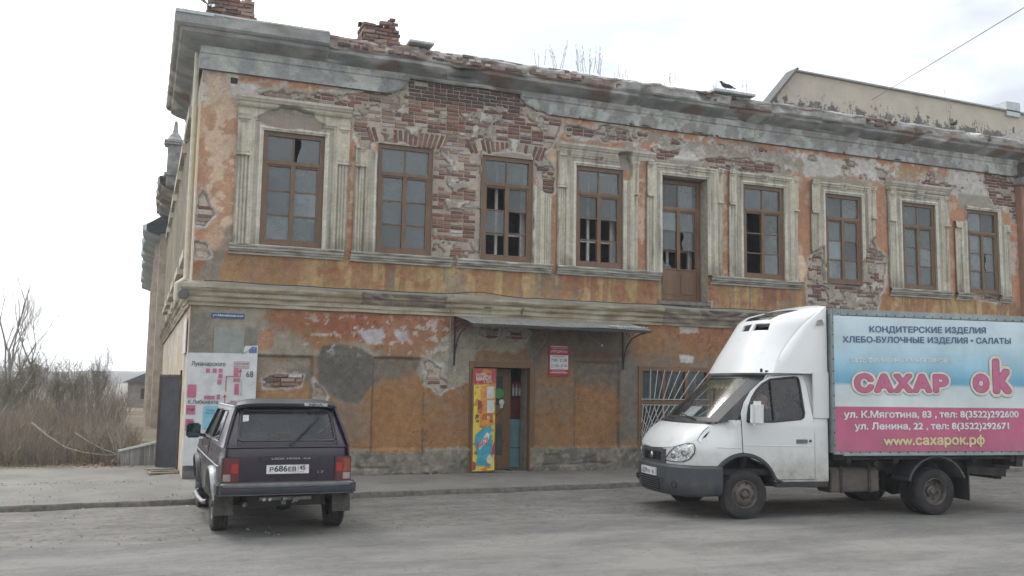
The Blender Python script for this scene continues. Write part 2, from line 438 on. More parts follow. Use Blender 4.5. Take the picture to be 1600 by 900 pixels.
# road sheet with a faint crossfall and dips
xs = np.concatenate([np.linspace(-120, -12, 28), np.linspace(-11.5, 22, 135), np.linspace(24, 140, 30)]); ys = np.concatenate([np.linspace(-60, -16, 12), np.linspace(-15, -2.2, 65)])
rows = [[(x, y, .012*mnoise.noise(Vector((x*.5, y*.7, 0)))*(1 if abs(x) < 25 else 0)) for x in xs] for y in ys]
tag(MB().grid(rows).build('road', M_ROAD, smooth=60, recalc=False), kind='structure')
# dirt strip between road and pavement: its ragged outer edge dips below the asphalt
xs = np.linspace(-14, 26, 500); rows = []
for j in range(46):
    t = j/45.; r = []
    for x in xs:
        y0 = -6.1+.25*mnoise.noise(Vector((x*.5, 1, 0)))+(.25*math.sin(x*.35)); y = y0+(kerb_y(x)+.03-y0)*t
        edge = -.018+.05*min(1, t*3.2)
        n = .010*mnoise.fractal(Vector((x*1.2, y*2.4, 0)), 1, 2, 5)+.016*mnoise.noise(Vector((x*.9, y*1.6, 4)))
        rut = -.012*math.exp(-((t-.55)/.08)**2)
        r.append((x, y, edge+n+rut-.035*max(0, t-.95)/.05))
    rows.append(r)
tag(MB().grid(rows).build('verge', M_VERGE, smooth=60, recalc=False), kind='structure')
# pavement with its broken kerb face
xs = np.linspace(-14, 30, 560); rows = []
for j in range(34):
    r = []
    for x in xs:
        ky = kerb_y(x); k2 = .02*mnoise.noise(Vector((x*6, j, 0)))
        if j == 0: p = (x, ky-.03+k2, -.03)
        elif j == 1: p = (x, ky-.015+k2, .075+.02*mnoise.noise(Vector((x*3, 0, 1))))
        elif j == 2: p = (x, ky+.02+k2, .100+.02*mnoise.noise(Vector((x*2, 0, 3))))
        else:
            t = (j-3)/30.; y = ky+.09+(2.9-ky)*t if x < 0 else ky+.09+(.3-ky)*t
            p = (x, y, .105+.02*min(1, t*6)+.007*mnoise.noise(Vector((x*1.3, y*1.7, 2)))+.004*mnoise.noise(Vector((x*5, y*5, 2))))
        r.append(p)
    rows.append(r)
pm_ = MB().grid(rows[:3]); pm_.cur = 1; pm2 = MB(); pm2.grid(rows[2:])
kf = MB().grid(rows[:3]).build('kerb', M_KERBF, smooth=70, recalc=False); tag(kf, kind='structure')
tag(pm2.build('pavement', M_PAVE, smooth=60, recalc=False), kind='structure')
# side lane and waste ground behind, running back along the left side of the house
xs = np.linspace(-30, .6, 90); ys = np.linspace(2.2, 90, 120)
rows = [[(x, y, .09-.004*(y-2.2)*0+.10*mnoise.fractal(Vector((x*.35, y*.35, 0)), 1, 2, 4)*min(1, (y-2.2)/3)-.02) for x in xs] for y in ys]
tag(MB().grid(rows).build('waste_ground', M_FIELD, smooth=60, recalc=False), kind='structure')
# small loose stones and clods on verge and pavement
m = MB(); rs = random.Random(5)
for i in range(2600):
    x = rs.uniform(-8, 16); y = rs.choice([rs.uniform(-6.2, -2.7), rs.uniform(-4, -2.6), rs.uniform(-.5, -.05), rs.uniform(-3.0, 0)])
    if y > kerb_y(x): z = .125
    else: z = .02
    s = rs.uniform(.006, .022)*(1.5 if rs.random() < .08 else 1); a = rs.uniform(0, 6)
    vs = [(x+s*math.cos(a+k*2.1)*rs.uniform(.7, 1.3), y+s*math.sin(a+k*2.1)*rs.uniform(.7, 1.3), z-.004) for k in range(3)]+[(x+rs.uniform(-.3, .3)*s, y+rs.uniform(-.3, .3)*s, z+s*rs.uniform(.5, .9))]
    m.add(vs, [(0, 1, 3), (1, 2, 3), (2, 0, 3)])
tag(m.build('loose_gravel', mat('stone_bits', (.22, .20, .17), .95, var=.4, scale=30)), kind='stuff')

# ================================================================ THE OLD HOUSE
house = empty('brick_house', (0, 0, 0), 0, 'long two storey brick house with peeling orange plaster and broken cornice', 'building')
M_PL = plaster_mat('peeling_plaster', .008, .24)
M_TR = plaster_mat('trim_plaster', .005, .18)
M_MORT = mat('old_mortar', (.25, .215, .175), .97, var=.35, scale=7, bump=.02, bscale=45)
M_DARK = mat('dark_interior', (.05, .048, .045), .9, var=.2)
M_WOOD = mat('brown_window_paint', (.155, .092, .050), .55, var=.3, scale=7, bump=.002, bscale=60, dirt=(.11, .07, .05), dirt_amt=.5, sc=(1, 1, .35))
M_WOODD = mat('brown_door_paint', (.19, .108, .055), .5, var=.3, scale=5, bump=.002, bscale=40, dirt=(.11, .06, .035), dirt_amt=.5, sc=(1, 1, .25))
M_INNER = mat('inner_sash_white', (.50, .50, .47), .6, var=.2, scale=6)
M_GLASS = glass_mat('dusty_glass', (.15, .175, .18), .58)
M_GLASS2 = glass_mat('clearer_glass', (.12, .14, .145), .34)
BRK = [mat('brick_red', (.225, .108, .082), .9, var=.4, scale=14, bump=.01, bscale=70, objvar=.3),
       mat('brick_orange', (.27, .155, .118), .9, var=.4, scale=14, bump=.01, bscale=70, objvar=.25),
       mat('brick_brown', (.165, .105, .088), .9, var=.4, scale=14, bump=.01, bscale=70, objvar=.3),
       mat('brick_smeared', (.31, .235, .19), .95, var=.45, scale=10, bump=.01, bscale=50, objvar=.25),
       mat('brick_limed', (.44, .40, .37), .95, var=.4, scale=12, bump=.01, bscale=50, objvar=.2),
       mat('brick_sooty', (.125, .09, .08), .95, var=.4, scale=10, bump=.01, bscale=50, objvar=.3)]

WX = [(1.13, 2.28), (3.32, 4.44), (5.48, 6.61), (7.60, 8.73), (9.70, 10.87), (11.83, 12.97), (14.17, 15.27), (16.53, 17.62), (18.68, 19.77)]
ZB, ZT = 4.37, 6.53
DOOR5 = (9.70, 10.87, 3.76, 6.53); SHOP = (5.40, 6.62, .13, 2.22); BARW = (9.15, 10.90, .50, 2.27)
OPEN = [(a, b, ZB, ZT) for i, (a, b) in enumerate(WX) if i != 4]+[DOOR5, SHOP, BARW]
NICHE = [(1.13, 2.20, .62, 2.32), (3.36, 4.37, .52, 2.34), (7.63, 8.66, .56, 2.36)]
XR = 20.5

PB = [  # bare brick, outlines on the facade in metres
 [(2.708,7.399),(3.404,7.517),(3.808,7.965),(4.711,8.267),(6.437,8.003),(6.78,7.55),(7.33,7.507),(7.156,7.082),(6.894,6.708),(7.104,6.427),(7.051,5.901),(6.845,5.937),(6.635,6.379),(6.602,6.676),(5.478,6.608),(5.496,4.337),(4.446,4.321),(4.442,6.573),(3.318,6.551),(3.081,6.397),(2.869,6.717),(2.736,6.955)],
 [(0.919,7.162),(1.429,7.341),(2.152,7.35),(2.711,7.322),(2.716,7.17),(1.918,7.093),(0.969,7.082)],
 [(7.362,7.371),(8.372,7.435),(9.356,7.408),(9.163,7.184),(8.529,7.183),(7.379,7.178)],
 [(10.728,6.976),(11.677,7.106),(13.148,7.047),(13.256,6.904),(11.849,6.854),(10.778,6.863)],
 [(13.659,4.951),(14.133,5.196),(14.15,4.387),(15.262,4.402),(15.323,5.091),(15.593,5.534),(16.058,5.108),(16.024,4.696),(15.783,4.056),(15.635,3.769),(13.631,3.681)],
 [(19.268,7.674),(20.131,7.659),(20.576,7.323),(20.54,6.289),(20.283,6.234),(20.267,6.779),(19.763,6.769),(19.338,7.29)],
 [(18.618,4.34),(19.767,4.316),(19.76,4.182),(18.656,4.228)],
 [(11.153,6.842),(11.291,6.797),(11.286,6.292),(11.167,6.429)],
 [(15.77,7.316),(16.172,7.227),(16.12,6.9),(15.919,6.945)],
 [(1.259,1.897),(2.042,1.957),(2.003,1.767),(1.334,1.735)],
 [(2.208,1.936),(2.507,1.584),(2.463,1.488),(2.224,1.534)],
 [(4.327,2.346),(4.774,2.257),(4.753,2.03),(4.93,1.782),(4.736,1.655),(4.392,1.85)],
 [(5.482,2.99),(5.95,2.981),(5.924,2.85),(5.512,2.836)],
 [(6.132,2.91),(6.555,2.898),(6.514,2.792),(6.162,2.781)],
 [(0,4.311),(0.166,4.3),(0.24,4.117),(0.046,4.035)],
 [(0.034,5.43),(0.162,5.312),(0.271,4.872),(0.146,4.72),(0.047,4.713)],
 [(9.74,3.693),(10.956,3.736),(10.989,3.594),(9.804,3.57)],
]
def brick_sd(X, Z, raw=False):
    w = (fbm(X, Z, 2.2, 5, 5)-.5)*.34+(fbm(X, Z, 9, 6, 3)-.5)*.10
    sd = np.full(X.shape, -9.)
    for p in PB: sd = np.maximum(sd, sdf(X, Z, p)+w*.8)
    if raw: return sd
    # scattered losses in the wrecked band under the frieze and at the far right
    band = sst(6.72, 6.95, Z)*sst(7.52, 7.40, Z)*sst(2.6, 3.4, X)
    sd = np.maximum(sd, (fbm(X, Z*1.5, 1.9, 9, 5)-.60-.12*(1-band)-.035*sst(6.8, 7.6, X))*.9-(1-band)*.5)
    # islands of mortar smear left on the brick
    isl = (fbm(X, Z*1.25, 3.8, 12, 5)-.635)*1.5
    sd = np.minimum(sd, -isl)
    return sd
def streak(X, Z, s, seed, st=.12): return fbm(X, Z*st, s, seed, 5)

OR_UP = np.array((.41, .225, .138)); OR_PALE = np.array((.54, .42, .31)); GREYP = np.array((.30, .275, .235)); WHT = np.array((.56, .54, .50))
RUST = np.array((.27, .105, .062)); OCH = np.array((.40, .29, .145)); OR_LO = np.array((.28, .155, .076)); CEM = np.array((.150, .145, .125)); CEML = np.array((.30, .275, .22)); LILAC = np.array((.42, .40, .42))
PG = [ # (outline, colour, softness, raggedness, strength)
 ([(-0.021,3.175),(0.512,3.293),(1.364,3.215),(1.202,2.972),(1.964,2.763),(2.331,2.476),(3.054,2.619),(3.556,2.511),(3.437,2.299),(1.118,2.266),(1.158,1.34),(-0.049,1.334)], CEML, .10, .25, .95),
 ([(-0.016,3.083),(0.354,3.1),(0.391,2.328),(0.021,2.319)], CEM, .08, .1, .7),
 ([(0.98,2.846),(1.196,2.83),(1.19,2.443),(0.975,2.437)], CEM, .06, .06, .7),
 ([(1.21,2.784),(1.426,2.815),(1.506,2.558),(1.397,2.414),(1.214,2.409)], OR_UP*.85, .03, .05, .9),
 ([(1.118,2.266),(2.16,2.292),(2.207,1.344),(1.163,1.224)], CEML*.85, .08, .15, .85),
 ([(1.756,2.105),(2.2,2.15),(2.212,1.841),(1.826,1.812)], CEM*.9, .08, .1, .7),
 ([(2.266,2.295),(2.389,2.538),(2.751,2.549),(3.12,2.486),(3.335,2.37),(3.364,1.835),(3.093,1.445),(2.727,1.49),(2.332,1.796)], CEM*.72, .03, .05, .95),
 ([(2.498,1.822),(3.09,1.529),(3.116,0.75),(2.62,1.109)], CEM*1.1, .25, .3, .5),
 ([(3.35,2.285),(4.354,2.309),(4.269,2.071),(3.573,1.96),(3.364,1.835)], CEM, .15, .15, .85),
 ([(4.258,2.494),(4.839,2.864),(5.646,2.996),(6.769,2.932),(6.63,2.599),(5.45,2.527),(5.363,2.181),(5.342,1.864),(5.023,1.784),(4.366,1.849),(4.206,2.033)], CEML, .04, .22, .95),
 ([(1.428,3.04),(3.036,3.193),(4.697,3.239),(4.772,2.862),(4.062,2.588),(3.052,2.679),(2.201,2.772),(1.494,2.841)], RUST, .15, .3, .8),
 ([(3.539,3.066),(4.698,3.214),(4.719,2.356),(3.814,2.333),(3.554,2.573)], OR_UP*.8, .1, .3, .7),
 ([(3.022,2.849),(3.482,2.878),(3.579,2.573),(3.241,2.588)], LILAC, .03, .14, .9),
 ([(3.772,2.889),(4.053,2.899),(4.086,2.651),(3.83,2.643)], LILAC, .03, .14, .7),
 ([(6.481,3.105),(9.011,3.121),(9.168,2.124),(8.703,2.319),(7.648,2.349),(6.919,2.41),(6.669,1.883),(6.52,2.401)], CEM*.8, .2, .3, .8),
 ([(7.572,2.586),(8.779,2.566),(8.703,2.387),(7.722,2.404)], RUST*.55, .1, .15, .7),
 ([(7.648,2.349),(8.672,2.346),(8.674,1.913),(7.652,1.898)], CEM*.9, .1, .2, .8),
 ([(8.641,2.453),(9.137,2.466),(9.139,0.702),(8.678,0.705)], CEM*1.15, .15, .25, .85),
 ([(6.612,1.882),(7.652,1.898),(7.655,1.633),(6.648,1.365)], CEM*1.2, .2, .3, .5),
 ([(12.141,2.54),(9.168,2.521),(9.325,2.306),(10.945,2.313),(11.025,1.947),(12.482,1.969)], CEM*1.2, .2, .3, .5),
 ([(10.127,3.26),(10.619,3.28),(10.651,3.068),(10.158,3.023)], WHT*.8, .02, .1, .8),
 ([(10.156,2.561),(10.532,2.542),(10.482,2.415),(10.188,2.422)], WHT, .02, .08, .9),
 # upper storey
 ([(0.013,7.502),(0.316,7.545),(0.907,7.16),(0.837,6.905),(0.634,6.819),(0.18,6.822),(0.029,7.165)], OR_PALE*.95, .05, .25, .8),
 ([(0.47,7.408),(0.932,7.41),(1.012,7.174),(0.739,7.04),(0.529,7.11)], WHT, .03, .1, .8),
 ([(2.124,7.448),(2.846,7.417),(2.813,6.901),(2.658,7.035),(2.221,7.144)], WHT, .02, .12, .85),
 ([(0.463,4.344),(0.615,4.711),(0.818,4.727),(0.836,4.323),(0.599,4.307),(0.44,3.639),(0.001,3.614)], GREYP*.75, .04, .1, .8),
 ([(2.812,6.926),(2.919,6.723),(3.119,6.401),(3.094,6.017),(2.943,6.001),(2.878,6.463),(2.799,6.581)], WHT*1.1, .015, .05, .95),
 ([(6.636,7.366),(7.123,7.342),(6.893,6.763),(6.684,7.042)], WHT*1.1, .015, .08, .95),
 ([(6.837,6.565),(6.985,6.47),(6.976,6.031),(6.873,5.994)], WHT*1.1, .015, .05, .95),
 ([(9.486,7.104),(11.156,7.08),(10.982,6.825),(9.518,6.848)], WHT, .03, .15, .8),
 ([(9.324,7.433),(13.396,7.443),(13.386,6.948),(12.204,6.95),(10.476,7.096),(9.324,7.202)], GREYP*.95, .05, .25, .85),
 ([(13.489,7.422),(16.322,7.437),(16.108,7.14),(13.665,6.898)], WHT*.95, .03, .2, .85),
 ([(18.116,7.556),(20.584,7.462),(20.536,6.631),(19.848,6.658),(18.51,6.66),(18.138,7.092)], WHT*.85, .03, .25, .9),
 ([(16.381,7.378),(17.466,7.39),(17.415,7.187),(16.372,7.118)], OCH*.95, .04, .08, .7),
 ([(15.382,5.095),(15.591,5.486),(16.018,5.106),(15.925,4.737),(15.52,4.479),(15.35,4.703)], WHT, .02, .1, .9),
 ([(13.734,4.986),(14.113,5.164),(14.108,4.98),(13.767,4.806)], WHT, .02, .05, .9),
 ([(13.364,4.992),(13.548,4.974),(13.653,4.677),(13.497,4.321),(13.372,4.48)], OR_PALE*1.2, .01, .03, .95),
 ([(19.985,5.821),(20.489,5.807),(20.393,4.919),(19.982,4.929)], WHT*.8, .03, .08, .7),
 ([(4.812,3.985),(5.102,4.26),(5.362,3.525),(4.691,3.493)], GREYP*.8, .1, .15, .5),
]
SHARP = [ # loss of the salmon paint on the piers, ending in a lower tongue
 [(2.781,6.364),(2.881,6.375),(2.925,5.043),(2.802,5.008)], [(7.025,6.832),(7.158,6.847),(7.146,5.296),(6.999,5.284)], [(9.116,6.949),(9.292,6.968),(9.293,5.115),(9.213,4.94),(9.102,5.101)], [(11.291,6.857),(11.447,6.873),(11.432,5.42),(11.31,5.264)], [(0.264,7.44),(0.643,7.125),(0.77,4.782),(0.643,4.594),(0.391,4.693),(0.164,5.265),(0.041,6.925)]]
def facade_col(X, Z):
    n1 = fbm(X, Z, .9, 1); n2 = fbm(X, Z, 3.3, 2); n3 = fbm(X, Z, 11, 3, 4)
    C = np.zeros(X.shape+(3,))+OR_UP
    def bl(m, col): 
        nonlocal C
        m = np.clip(m, 0, 1)[..., None]; C = C*(1-m)+np.asarray(col)*m
    bl(sst(.5, .66, n2)*.55, OR_PALE); bl(sst(.62, .74, n3)*.35, RUST)
    # wrecked band beneath the frieze
    zz = sst(6.75, 7.0, Z)*sst(7.7, 7.5, Z)
    bl(zz*sst(.42, .52, n2)*.8, GREYP); bl(zz*sst(.55, .6, fbm(X, Z*1.6, 4.2, 7))*.9, WHT); bl(zz*sst(7.32, 7.45, Z)*sst(.42, .5, fbm(X, Z, 2.0, 4))*.85, OR_UP*np.array((.95, .9, .85)))
    for p in SHARP:
        s = sdf(X, Z, p)+(fbm(X, Z, 7, 8)-.5)*.12; bl(sst(-.02, .02, s)*.85, OR_PALE*1.08); bl(sst(-.02, .02, s)*sst(.53, .58, fbm(X, Z, 5, 11))*.8, OR_UP)
    # apron band between the storeys: runs and ochre streaks below the sills
    band = sst(4.24, 4.17, Z)*sst(3.52, 3.6, Z)
    bl(band, OR_UP*np.array((.74, .80, .72)))
    s1 = streak(X, Z, 2.6, 5, .10); s2 = streak(X, Z, 7, 9, .08); far = sst(1.6, 2.6, X)
    bl(band*sst(.45, .56, s1)*.85*far, OCH); bl(band*sst(.54, .62, s2)*.7*far, OCH*1.2); bl(band*sst(.60, .66, streak(X, Z, 5, 13, .06))*.75, GREYP*.62); bl(band*sst(.56, .66, fbm(X, Z, 3, 10))*.6, RUST*1.05)
    bl(band*sst(3.78, 3.62, Z)*sst(.42, .55, n2)*.6, OCH*.9)
    # ground floor
    lo = sst(3.3, 3.2, Z)
    bl(lo, OR_LO); bl(lo*sst(.50, .62, n1)*.45, OR_LO*np.array((.82, .8, .85))); bl(lo*sst(.54, .68, n2)*.28, CEM*1.4)
    bl(lo*sst(2.5, 3.1, Z)*sst(.45, .6, n1)*.5, RUST)
    bl(lo*sst(2.6, 2.3, Z)*sst(1.9, 2.3, Z)*.25, CEM*1.3)
    for p, col, so, am, st in PG:
        s = sdf(X, Z, p)+((fbm(X, Z, 3.0, 14)-.5)*1.4+(fbm(X, Z, 12, 3, 3)-.5)*.5)*am; bl(sst(-so, so, s)*st, col)
    # white flakes left by the lost paint
    fl = sst(.63, .66, fbm(X, Z*1.3, 8, 15, 4)); fz = sst(2.3, 2.5, Z)*sst(3.25, 3.0, Z)*sst(1.6, 2.4, X)*sst(5.2, 4.8, X)
    bl(fl*np.clip(fz*.6+.05+zz*.5, 0, 1), WHT*.85)
    # plinth
    pl = sst(.64, .56, Z+(n2-.5)*.12); bl(pl*.9, CEM*1.45); bl(pl*sst(.5, .62, n2)*.7, CEM*.8); bl(pl*sst(.60, .64, n3)*.5, CEML)
    # panel rims
    for a, b, c, d in NICHE:
        e = np.maximum(np.maximum(a-X, X-b), np.maximum(c-Z, Z-d)); bl(sst(.0, -.03, e)*sst(2.1, 1.6, Z+(n2-.5)*.8)*(.85 if a < 5 else .6), OR_LO*np.array((1.12, 1.1, 1.0))); bl(np.exp(-(e/.022)**2)*.75*sst(.35, .5, n2), CEM*.6)
    C = C*(1+(n3-.5)[..., None]*.5)*(1+(n1-.5)[..., None]*.35)
    # soot in cracks
    cr_ = np.abs(fbm(X, Z, 1.7, 15, 5)-.5); C = C*(1-.45*sst(.006, .001, cr_)[..., None]*sst(.45, .55, n1)[..., None])
    for i_, (a, b) in enumerate(WX): bl(sst(a-.25, a-.2, X)*sst(b+.25, b+.2, X)*sst(6.5, 6.55, Z)*sst(6.98, 6.9, Z)*.9, GREYP*.95)
    br = sst(-.06, .0, brick_sd(X, Z, True)); bl(br*.95, GREYP*.95); bl(br*sst(.52, .6, n2)*.8, WHT*.95); bl(br*sst(.56, .62, fbm(X, Z, 4.5, 4))*.5, OR_PALE*.8)
    b = brick_sd(X, Z); rim = np.exp(-((b+.02)/.03)**2)[..., None]*.55
    C = C*(1-rim)+WHT*rim*.8
    inb = sst(-.01, .01, b)[..., None]; C = C*(1-inb)+np.array((.25, .21, .17))*inb
    return C
def facade_h(X, Z):
    h = .006*(fbm(X, Z, 1.3, 2)-.5)+.006*(fbm(X, Z, 9, 4, 3)-.5)
    for a, b, c, d in NICHE:
        e = np.maximum(np.maximum(a-X, X-b), np.maximum(c-Z, Z-d))+(fbm(X, Z, 3, 5)-.5)*.03; h = h-.05*sst(.012, -.012, e)
    h = h+.035*sst(.62, .58, Z+(fbm(X, Z, 2.5, 2)-.5)*.1)
    pc = np.abs(Z-(.27+.10*(fbm(X, Z*.1, 1.1, 5)-.5)+.06*(fbm(X, Z*.1, 5, 6)-.5))); h = h-.03*sst(.022, .006, pc)*sst(.46, .52, fbm(X, Z*.05, .8, 9))
    h = h-.018*sst(.56, .60, fbm(X, Z*1.3, 2.4, 10))*sst(.66, .60, Z)
    for p, col, so, am, st in PG:
        if am >= .05 and so <= .06:
            s = sdf(X, Z, p)+((fbm(X, Z, 3.0, 14)-.5)*1.4+(fbm(X, Z, 12, 3, 3)-.5)*.5)*am; h = h-.007*sst(-so, so, s)
    b = brick_sd(X, Z); h = h-.045*sst(-.02, .03, b)+.006*np.exp(-((b+.03)/.03)**2)
    return h
def inside_open(X, Z, g=0):
    k = np.zeros(X.shape, bool)
    for a, b, c, d in OPEN: k |= (X > a-g) & (X < b+g) & (Z > c-g) & (Z < d+g)
    return k
bx = [v for o in OPEN for v in o[:2]]; bz = [ZB, ZT, 3.76, 2.22, 2.27, .5]
def exact(a, b, step, brk): return np.array(sorted(set(np.round(np.concatenate([np.linspace(a, b, int((b-a)/step)+1), brk]), 4))))
relief('wall', house, exact(0, XR, .026, bx), exact(.02, 7.6, .026, bz), facade_h, facade_col,
       lambda X, Z: (~inside_open(X, Z)) & (brick_sd(X, Z) < .035), M_PL, lambda x, h, z: (x, -h, z))
# mortar bed behind the lost plaster, as one sheet cut round the openings
def niche_in(X, Z):
    k = np.zeros(X.shape, bool)
    for a, b, c, d in NICHE: k |= (X > a-.04) & (X < b+.04) & (Z > c-.04) & (Z < d+.04)
    return k
relief('mortar_bed', house, exact(.01, XR, .09, bx), exact(.02, 7.98, .09, bz), lambda X, Z: .010*(fbm(X, Z, 6, 4)-.5)-.055*niche_in(X, Z), lambda X, Z: np.zeros(X.shape+(3,))+np.array((.38, .335, .285))*(.65+.8*fbm(X, Z, 3, 8))[..., None],
       lambda X, Z: ~inside_open(X, Z), plaster_mat('mortar', .012, .3), lambda x, h, z: (x, .040-h, z))

# ------------------------------------------------ bricks that show: each a part, the far and small ones one joined part
def brick_geo(w, d, h, rs, ch=.006):
    """front face at y=0 (towards -y), body behind"""
    j = lambda s: rs.uniform(-s, s)
    xo, zo = w/2, h/2
    ring = [(-xo, -zo), (xo, -zo), (xo, zo), (-xo, zo)]
    back = [(x, d, z) for x, z in ring]; mid = [(x+j(.003), .010+j(.004), z+j(.003)) for x, z in ring]
    front = [(x*(1-2.2*ch/w)+j(.004), j(.004), z*(1-2.6*ch/h)+j(.003)) for x, z in ring]
    vs = back+mid+front; fs = [(8, 9, 10, 11)]
    for k in range(4):
        k2 = (k+1) % 4; fs += [(k+4, k2+4, k2+8, k+8), (k, k2, k2+4, k+4)]
    return vs, fs
_brs = random.Random(11); BM = {}
def brick_mesh(kind, mi, var):
    key = (kind, mi, var)
    if key not in BM:
        w, d, h = {'s': (.243, .05, .059), 'h': (.114, .05, .059), 'v': (.068, .05, .30), 'full': (.255, .125, .066)}[kind]
        vs, fs = brick_geo(w, d, h, _brs); me = bpy.data.meshes.new('brick'); me.from_pydata(vs, [], fs); me.materials.append(BRK[mi]); BM[key] = me
    return BM[key]
bl_list = []   # (priority, kind, material, x, y, z, rot)
rb = random.Random(21)
def pick(x, z):
    n = vn(np.array([x]), np.array([z]), 1.2, 3)[0]; r = rb.random()
    if z > 7.5: return 5 if r < .75 else 2
    if n > .56 and r < .6: return 3
    if r > .94: return 4
    return 0 if r < .46 else 1 if r < .62 else 2 if r < .82 else 3
zc = .10; row = 0; cand = []
while zc < 7.95:
    x = -.1+(row % 2)*.135
    while x < XR:
        kind = 's' if rb.random() < .8 else 'h'; w = .255 if kind == 's' else .124
        cand.append((x+w/2, zc, w, kind)); x += w+.012
    zc += .0775; row += 1
cx_ = np.array([c[0] for c in cand]); cz_ = np.array([c[1] for c in cand]); cw_ = np.array([c[2] for c in cand])
bmin = np.minimum(np.minimum(brick_sd(cx_, cz_), brick_sd(cx_-cw_*.35, cz_)), brick_sd(cx_+cw_*.35, cz_))
inw = inside_open(cx_, cz_, .02) | inside_open(cx_-cw_*.35, cz_, .02) | inside_open(cx_+cw_*.35, cz_, .02)
skp = vn(cx_, cz_, 3.1, 6) > .86
for (cx, zc, w, kind), b, iw, sk in zip(cand, bmin, inw, skp):
    if zc > 7.55: b = .2 if 3.85 < cx < 6.4 else -1
    arch = any(p-.2 < cx < q+.2 and 6.53 < zc < 6.86 for p, q in (WX[1], WX[2]))
    if b > -.015 and not iw and not arch and not sk:
        bl_list.append((cx, kind, pick(cx, zc), cx, .020+rb.uniform(-.007, .007), zc, rb.uniform(-.012, .012)))
for a, c in (WX[1], WX[2]):       # flat arches of upright bricks
    mid = (a+c)/2; n = 17
    for k in range(n):
        t = (k-(n-1)/2)/((n-1)/2); cx = mid+t*.74; 
        if rb.random() < .1: continue
        bl_list.append((cx, 'v', rb.choice([0, 0, 1, 1, 2]), cx+t*.08, .020+rb.uniform(-.006, .006), 6.70, t*.42))
bl_list.sort(key=lambda t: t[0]+(40 if t[5] > 7.55 else 0))
def emit_bricks(lst, parent, limit, name='brick'):
    for q in lst[:limit]:
        o = bpy.data.objects.new(name, brick_mesh(q[1], q[2], rb.randrange(3))); link(o, parent)
        o.location = (q[3], q[4], q[5]); o.rotation_euler = (0, q[6], 0)
    rest = {}
    m = MB()
    for q in lst[limit:]:
        me = brick_mesh(q[1], q[2], rb.randrange(3)); m.cur = q[2]; c, s = math.cos(q[6]), math.sin(q[6])
        m.add([(v.co.x*c+v.co.z*s+q[3], v.co.y+q[4], -v.co.x*s+v.co.z*c+q[5]) for v in me.vertices], [tuple(p.vertices) for p in me.polygons])
    if m.v: tag(m.build('brickwork', BRK, parent, recalc=False), kind='stuff')

# ------------------------------------------------ frieze, cornice, string course, sills
def along(profile, s0, s1, step, name, colf, dmul, side=False, mitre=False, jitter=.006, parent=house, m_=None, sub=1):
    prof = []
    for i in range(len(profile)-1):
        (d0, z0), (d1, z1) = profile[i], profile[i+1]
        for k in range(sub): prof.append((d0+(d1-d0)*k/sub, z0+(z1-z0)*k/sub))
    prof.append(profile[-1])
    n = max(2, int((s1-s0)/step)); rows = []; cols = []
    for i in range(n+1):
        s = s0+(s1-s0)*i/n; r = []
        for k, (d, z) in enumerate(prof):
            e, dz = dmul(s, d, z, k)
            e += jitter*mnoise.noise(Vector((s*3.1, z*9, k*.3)))
            ss = s-(d if (mitre and i == 0) else 0)
            r.append((-e, ss, z+dz) if side else (ss, -e, z+dz)); cols.append(colf(s, d, z, k))
        rows.append(r)
    m = MB().grid(rows); o = m.build(name, m_ or M_TR, parent, recalc=True)
    a = o.data.color_attributes.new('Col', 'FLOAT_COLOR', 'POINT')
    a.data.foreach_set('color', np.array([tuple(c)+(1,) for c in cols], np.float32).reshape(-1)); 
    o.data.shade_smooth(); o.data.set_sharp_from_angle(angle=R(25)); return o
def n3(x, y, z): return mnoise.noise(Vector((x, y, z)))
def lerp3(a, b, t): t = max(0, min(1, t)); return tuple(a[i]*(1-t)+b[i]*t for i in range(3))
GRN = (.36, .37, .355); GRN2 = (.225, .235, .24); CREAM = (.44, .405, .31); DIRT = (.15, .135, .11)
def cornice_col(s, d, z, k):
    c = lerp3(GRN, GRN2, .5+1.4*n3(s*.8, z*4, 1)); 
    if d > .46 and s > 2.2: c = lerp3(c, (.27, .20, .17) if s < 7.6 else (.36, .33, .31), (.6 if s < 7.6 else .35)+n3(s*2.3, z*8, 5))
    if s > 2.2:
        c = lerp3(c, (.23, .165, .135), (n3(s*1.3, z*3, 8)-.10)*5*.8); c = lerp3(c, (.50, .50, .47), (n3(s*1.7, z*4, 12)-.22)*7*.8)
    c = lerp3(c, DIRT, .25+.9*n3(s*2.7, z*12, 9)-.1)
    return c
def cornice_d(s, d, z, k):
    e = d; dz = 0
    if d > .46 and s > 2.2:
        e = d-(.075 if s < 7.6 else .04)-.09*max(0, n3(s*1.7, z*2, 3))+.03*n3(s*9, z*9, 1)
        if z > 8.3: dz = -.045+.05*n3(s*2.3, 0, 0)+.03*n3(s*7, 0, 2)
    if s > 1.0: dz += .016*n3(s*1.2, 1, 2); 
    lump = n3(s*1.1, 6, 0)
    if s > 2.2 and .2 < d < .47 and lump > .1: dz += .16*(lump-.1); e -= .42*(lump-.1)
    if s > 2.2 and d > .1:
        ch_ = n3(s*2.6, z*1.5, 20)
        if ch_ > .22: e -= .22*(ch_-.22)*(d/.5)*2; dz += .10*(ch_-.22)
        e += .022*n3(s*6, z*10, 3)
    return e, dz
CORN = [(.055, 7.90), (.09, 7.93), (.09, 7.97), (.13, 7.985), (.30, 8.035), (.41, 8.09), (.43, 8.15), (.49, 8.165), (.525, 8.20), (.525, 8.37), (.535, 8.40), (.50, 8.445), (.0, 8.50)]
along(CORN, 0, XR+.25, .05, 'cornice', cornice_col, cornice_d, mitre=True, sub=2)
along(CORN, 0, 5.3, .06, 'side_cornice', cornice_col, lambda s, d, z, k: (d+(.03*n3(s*3, z, 1) if s > 4.4 else 0), 0), side=True, mitre=True, sub=2)
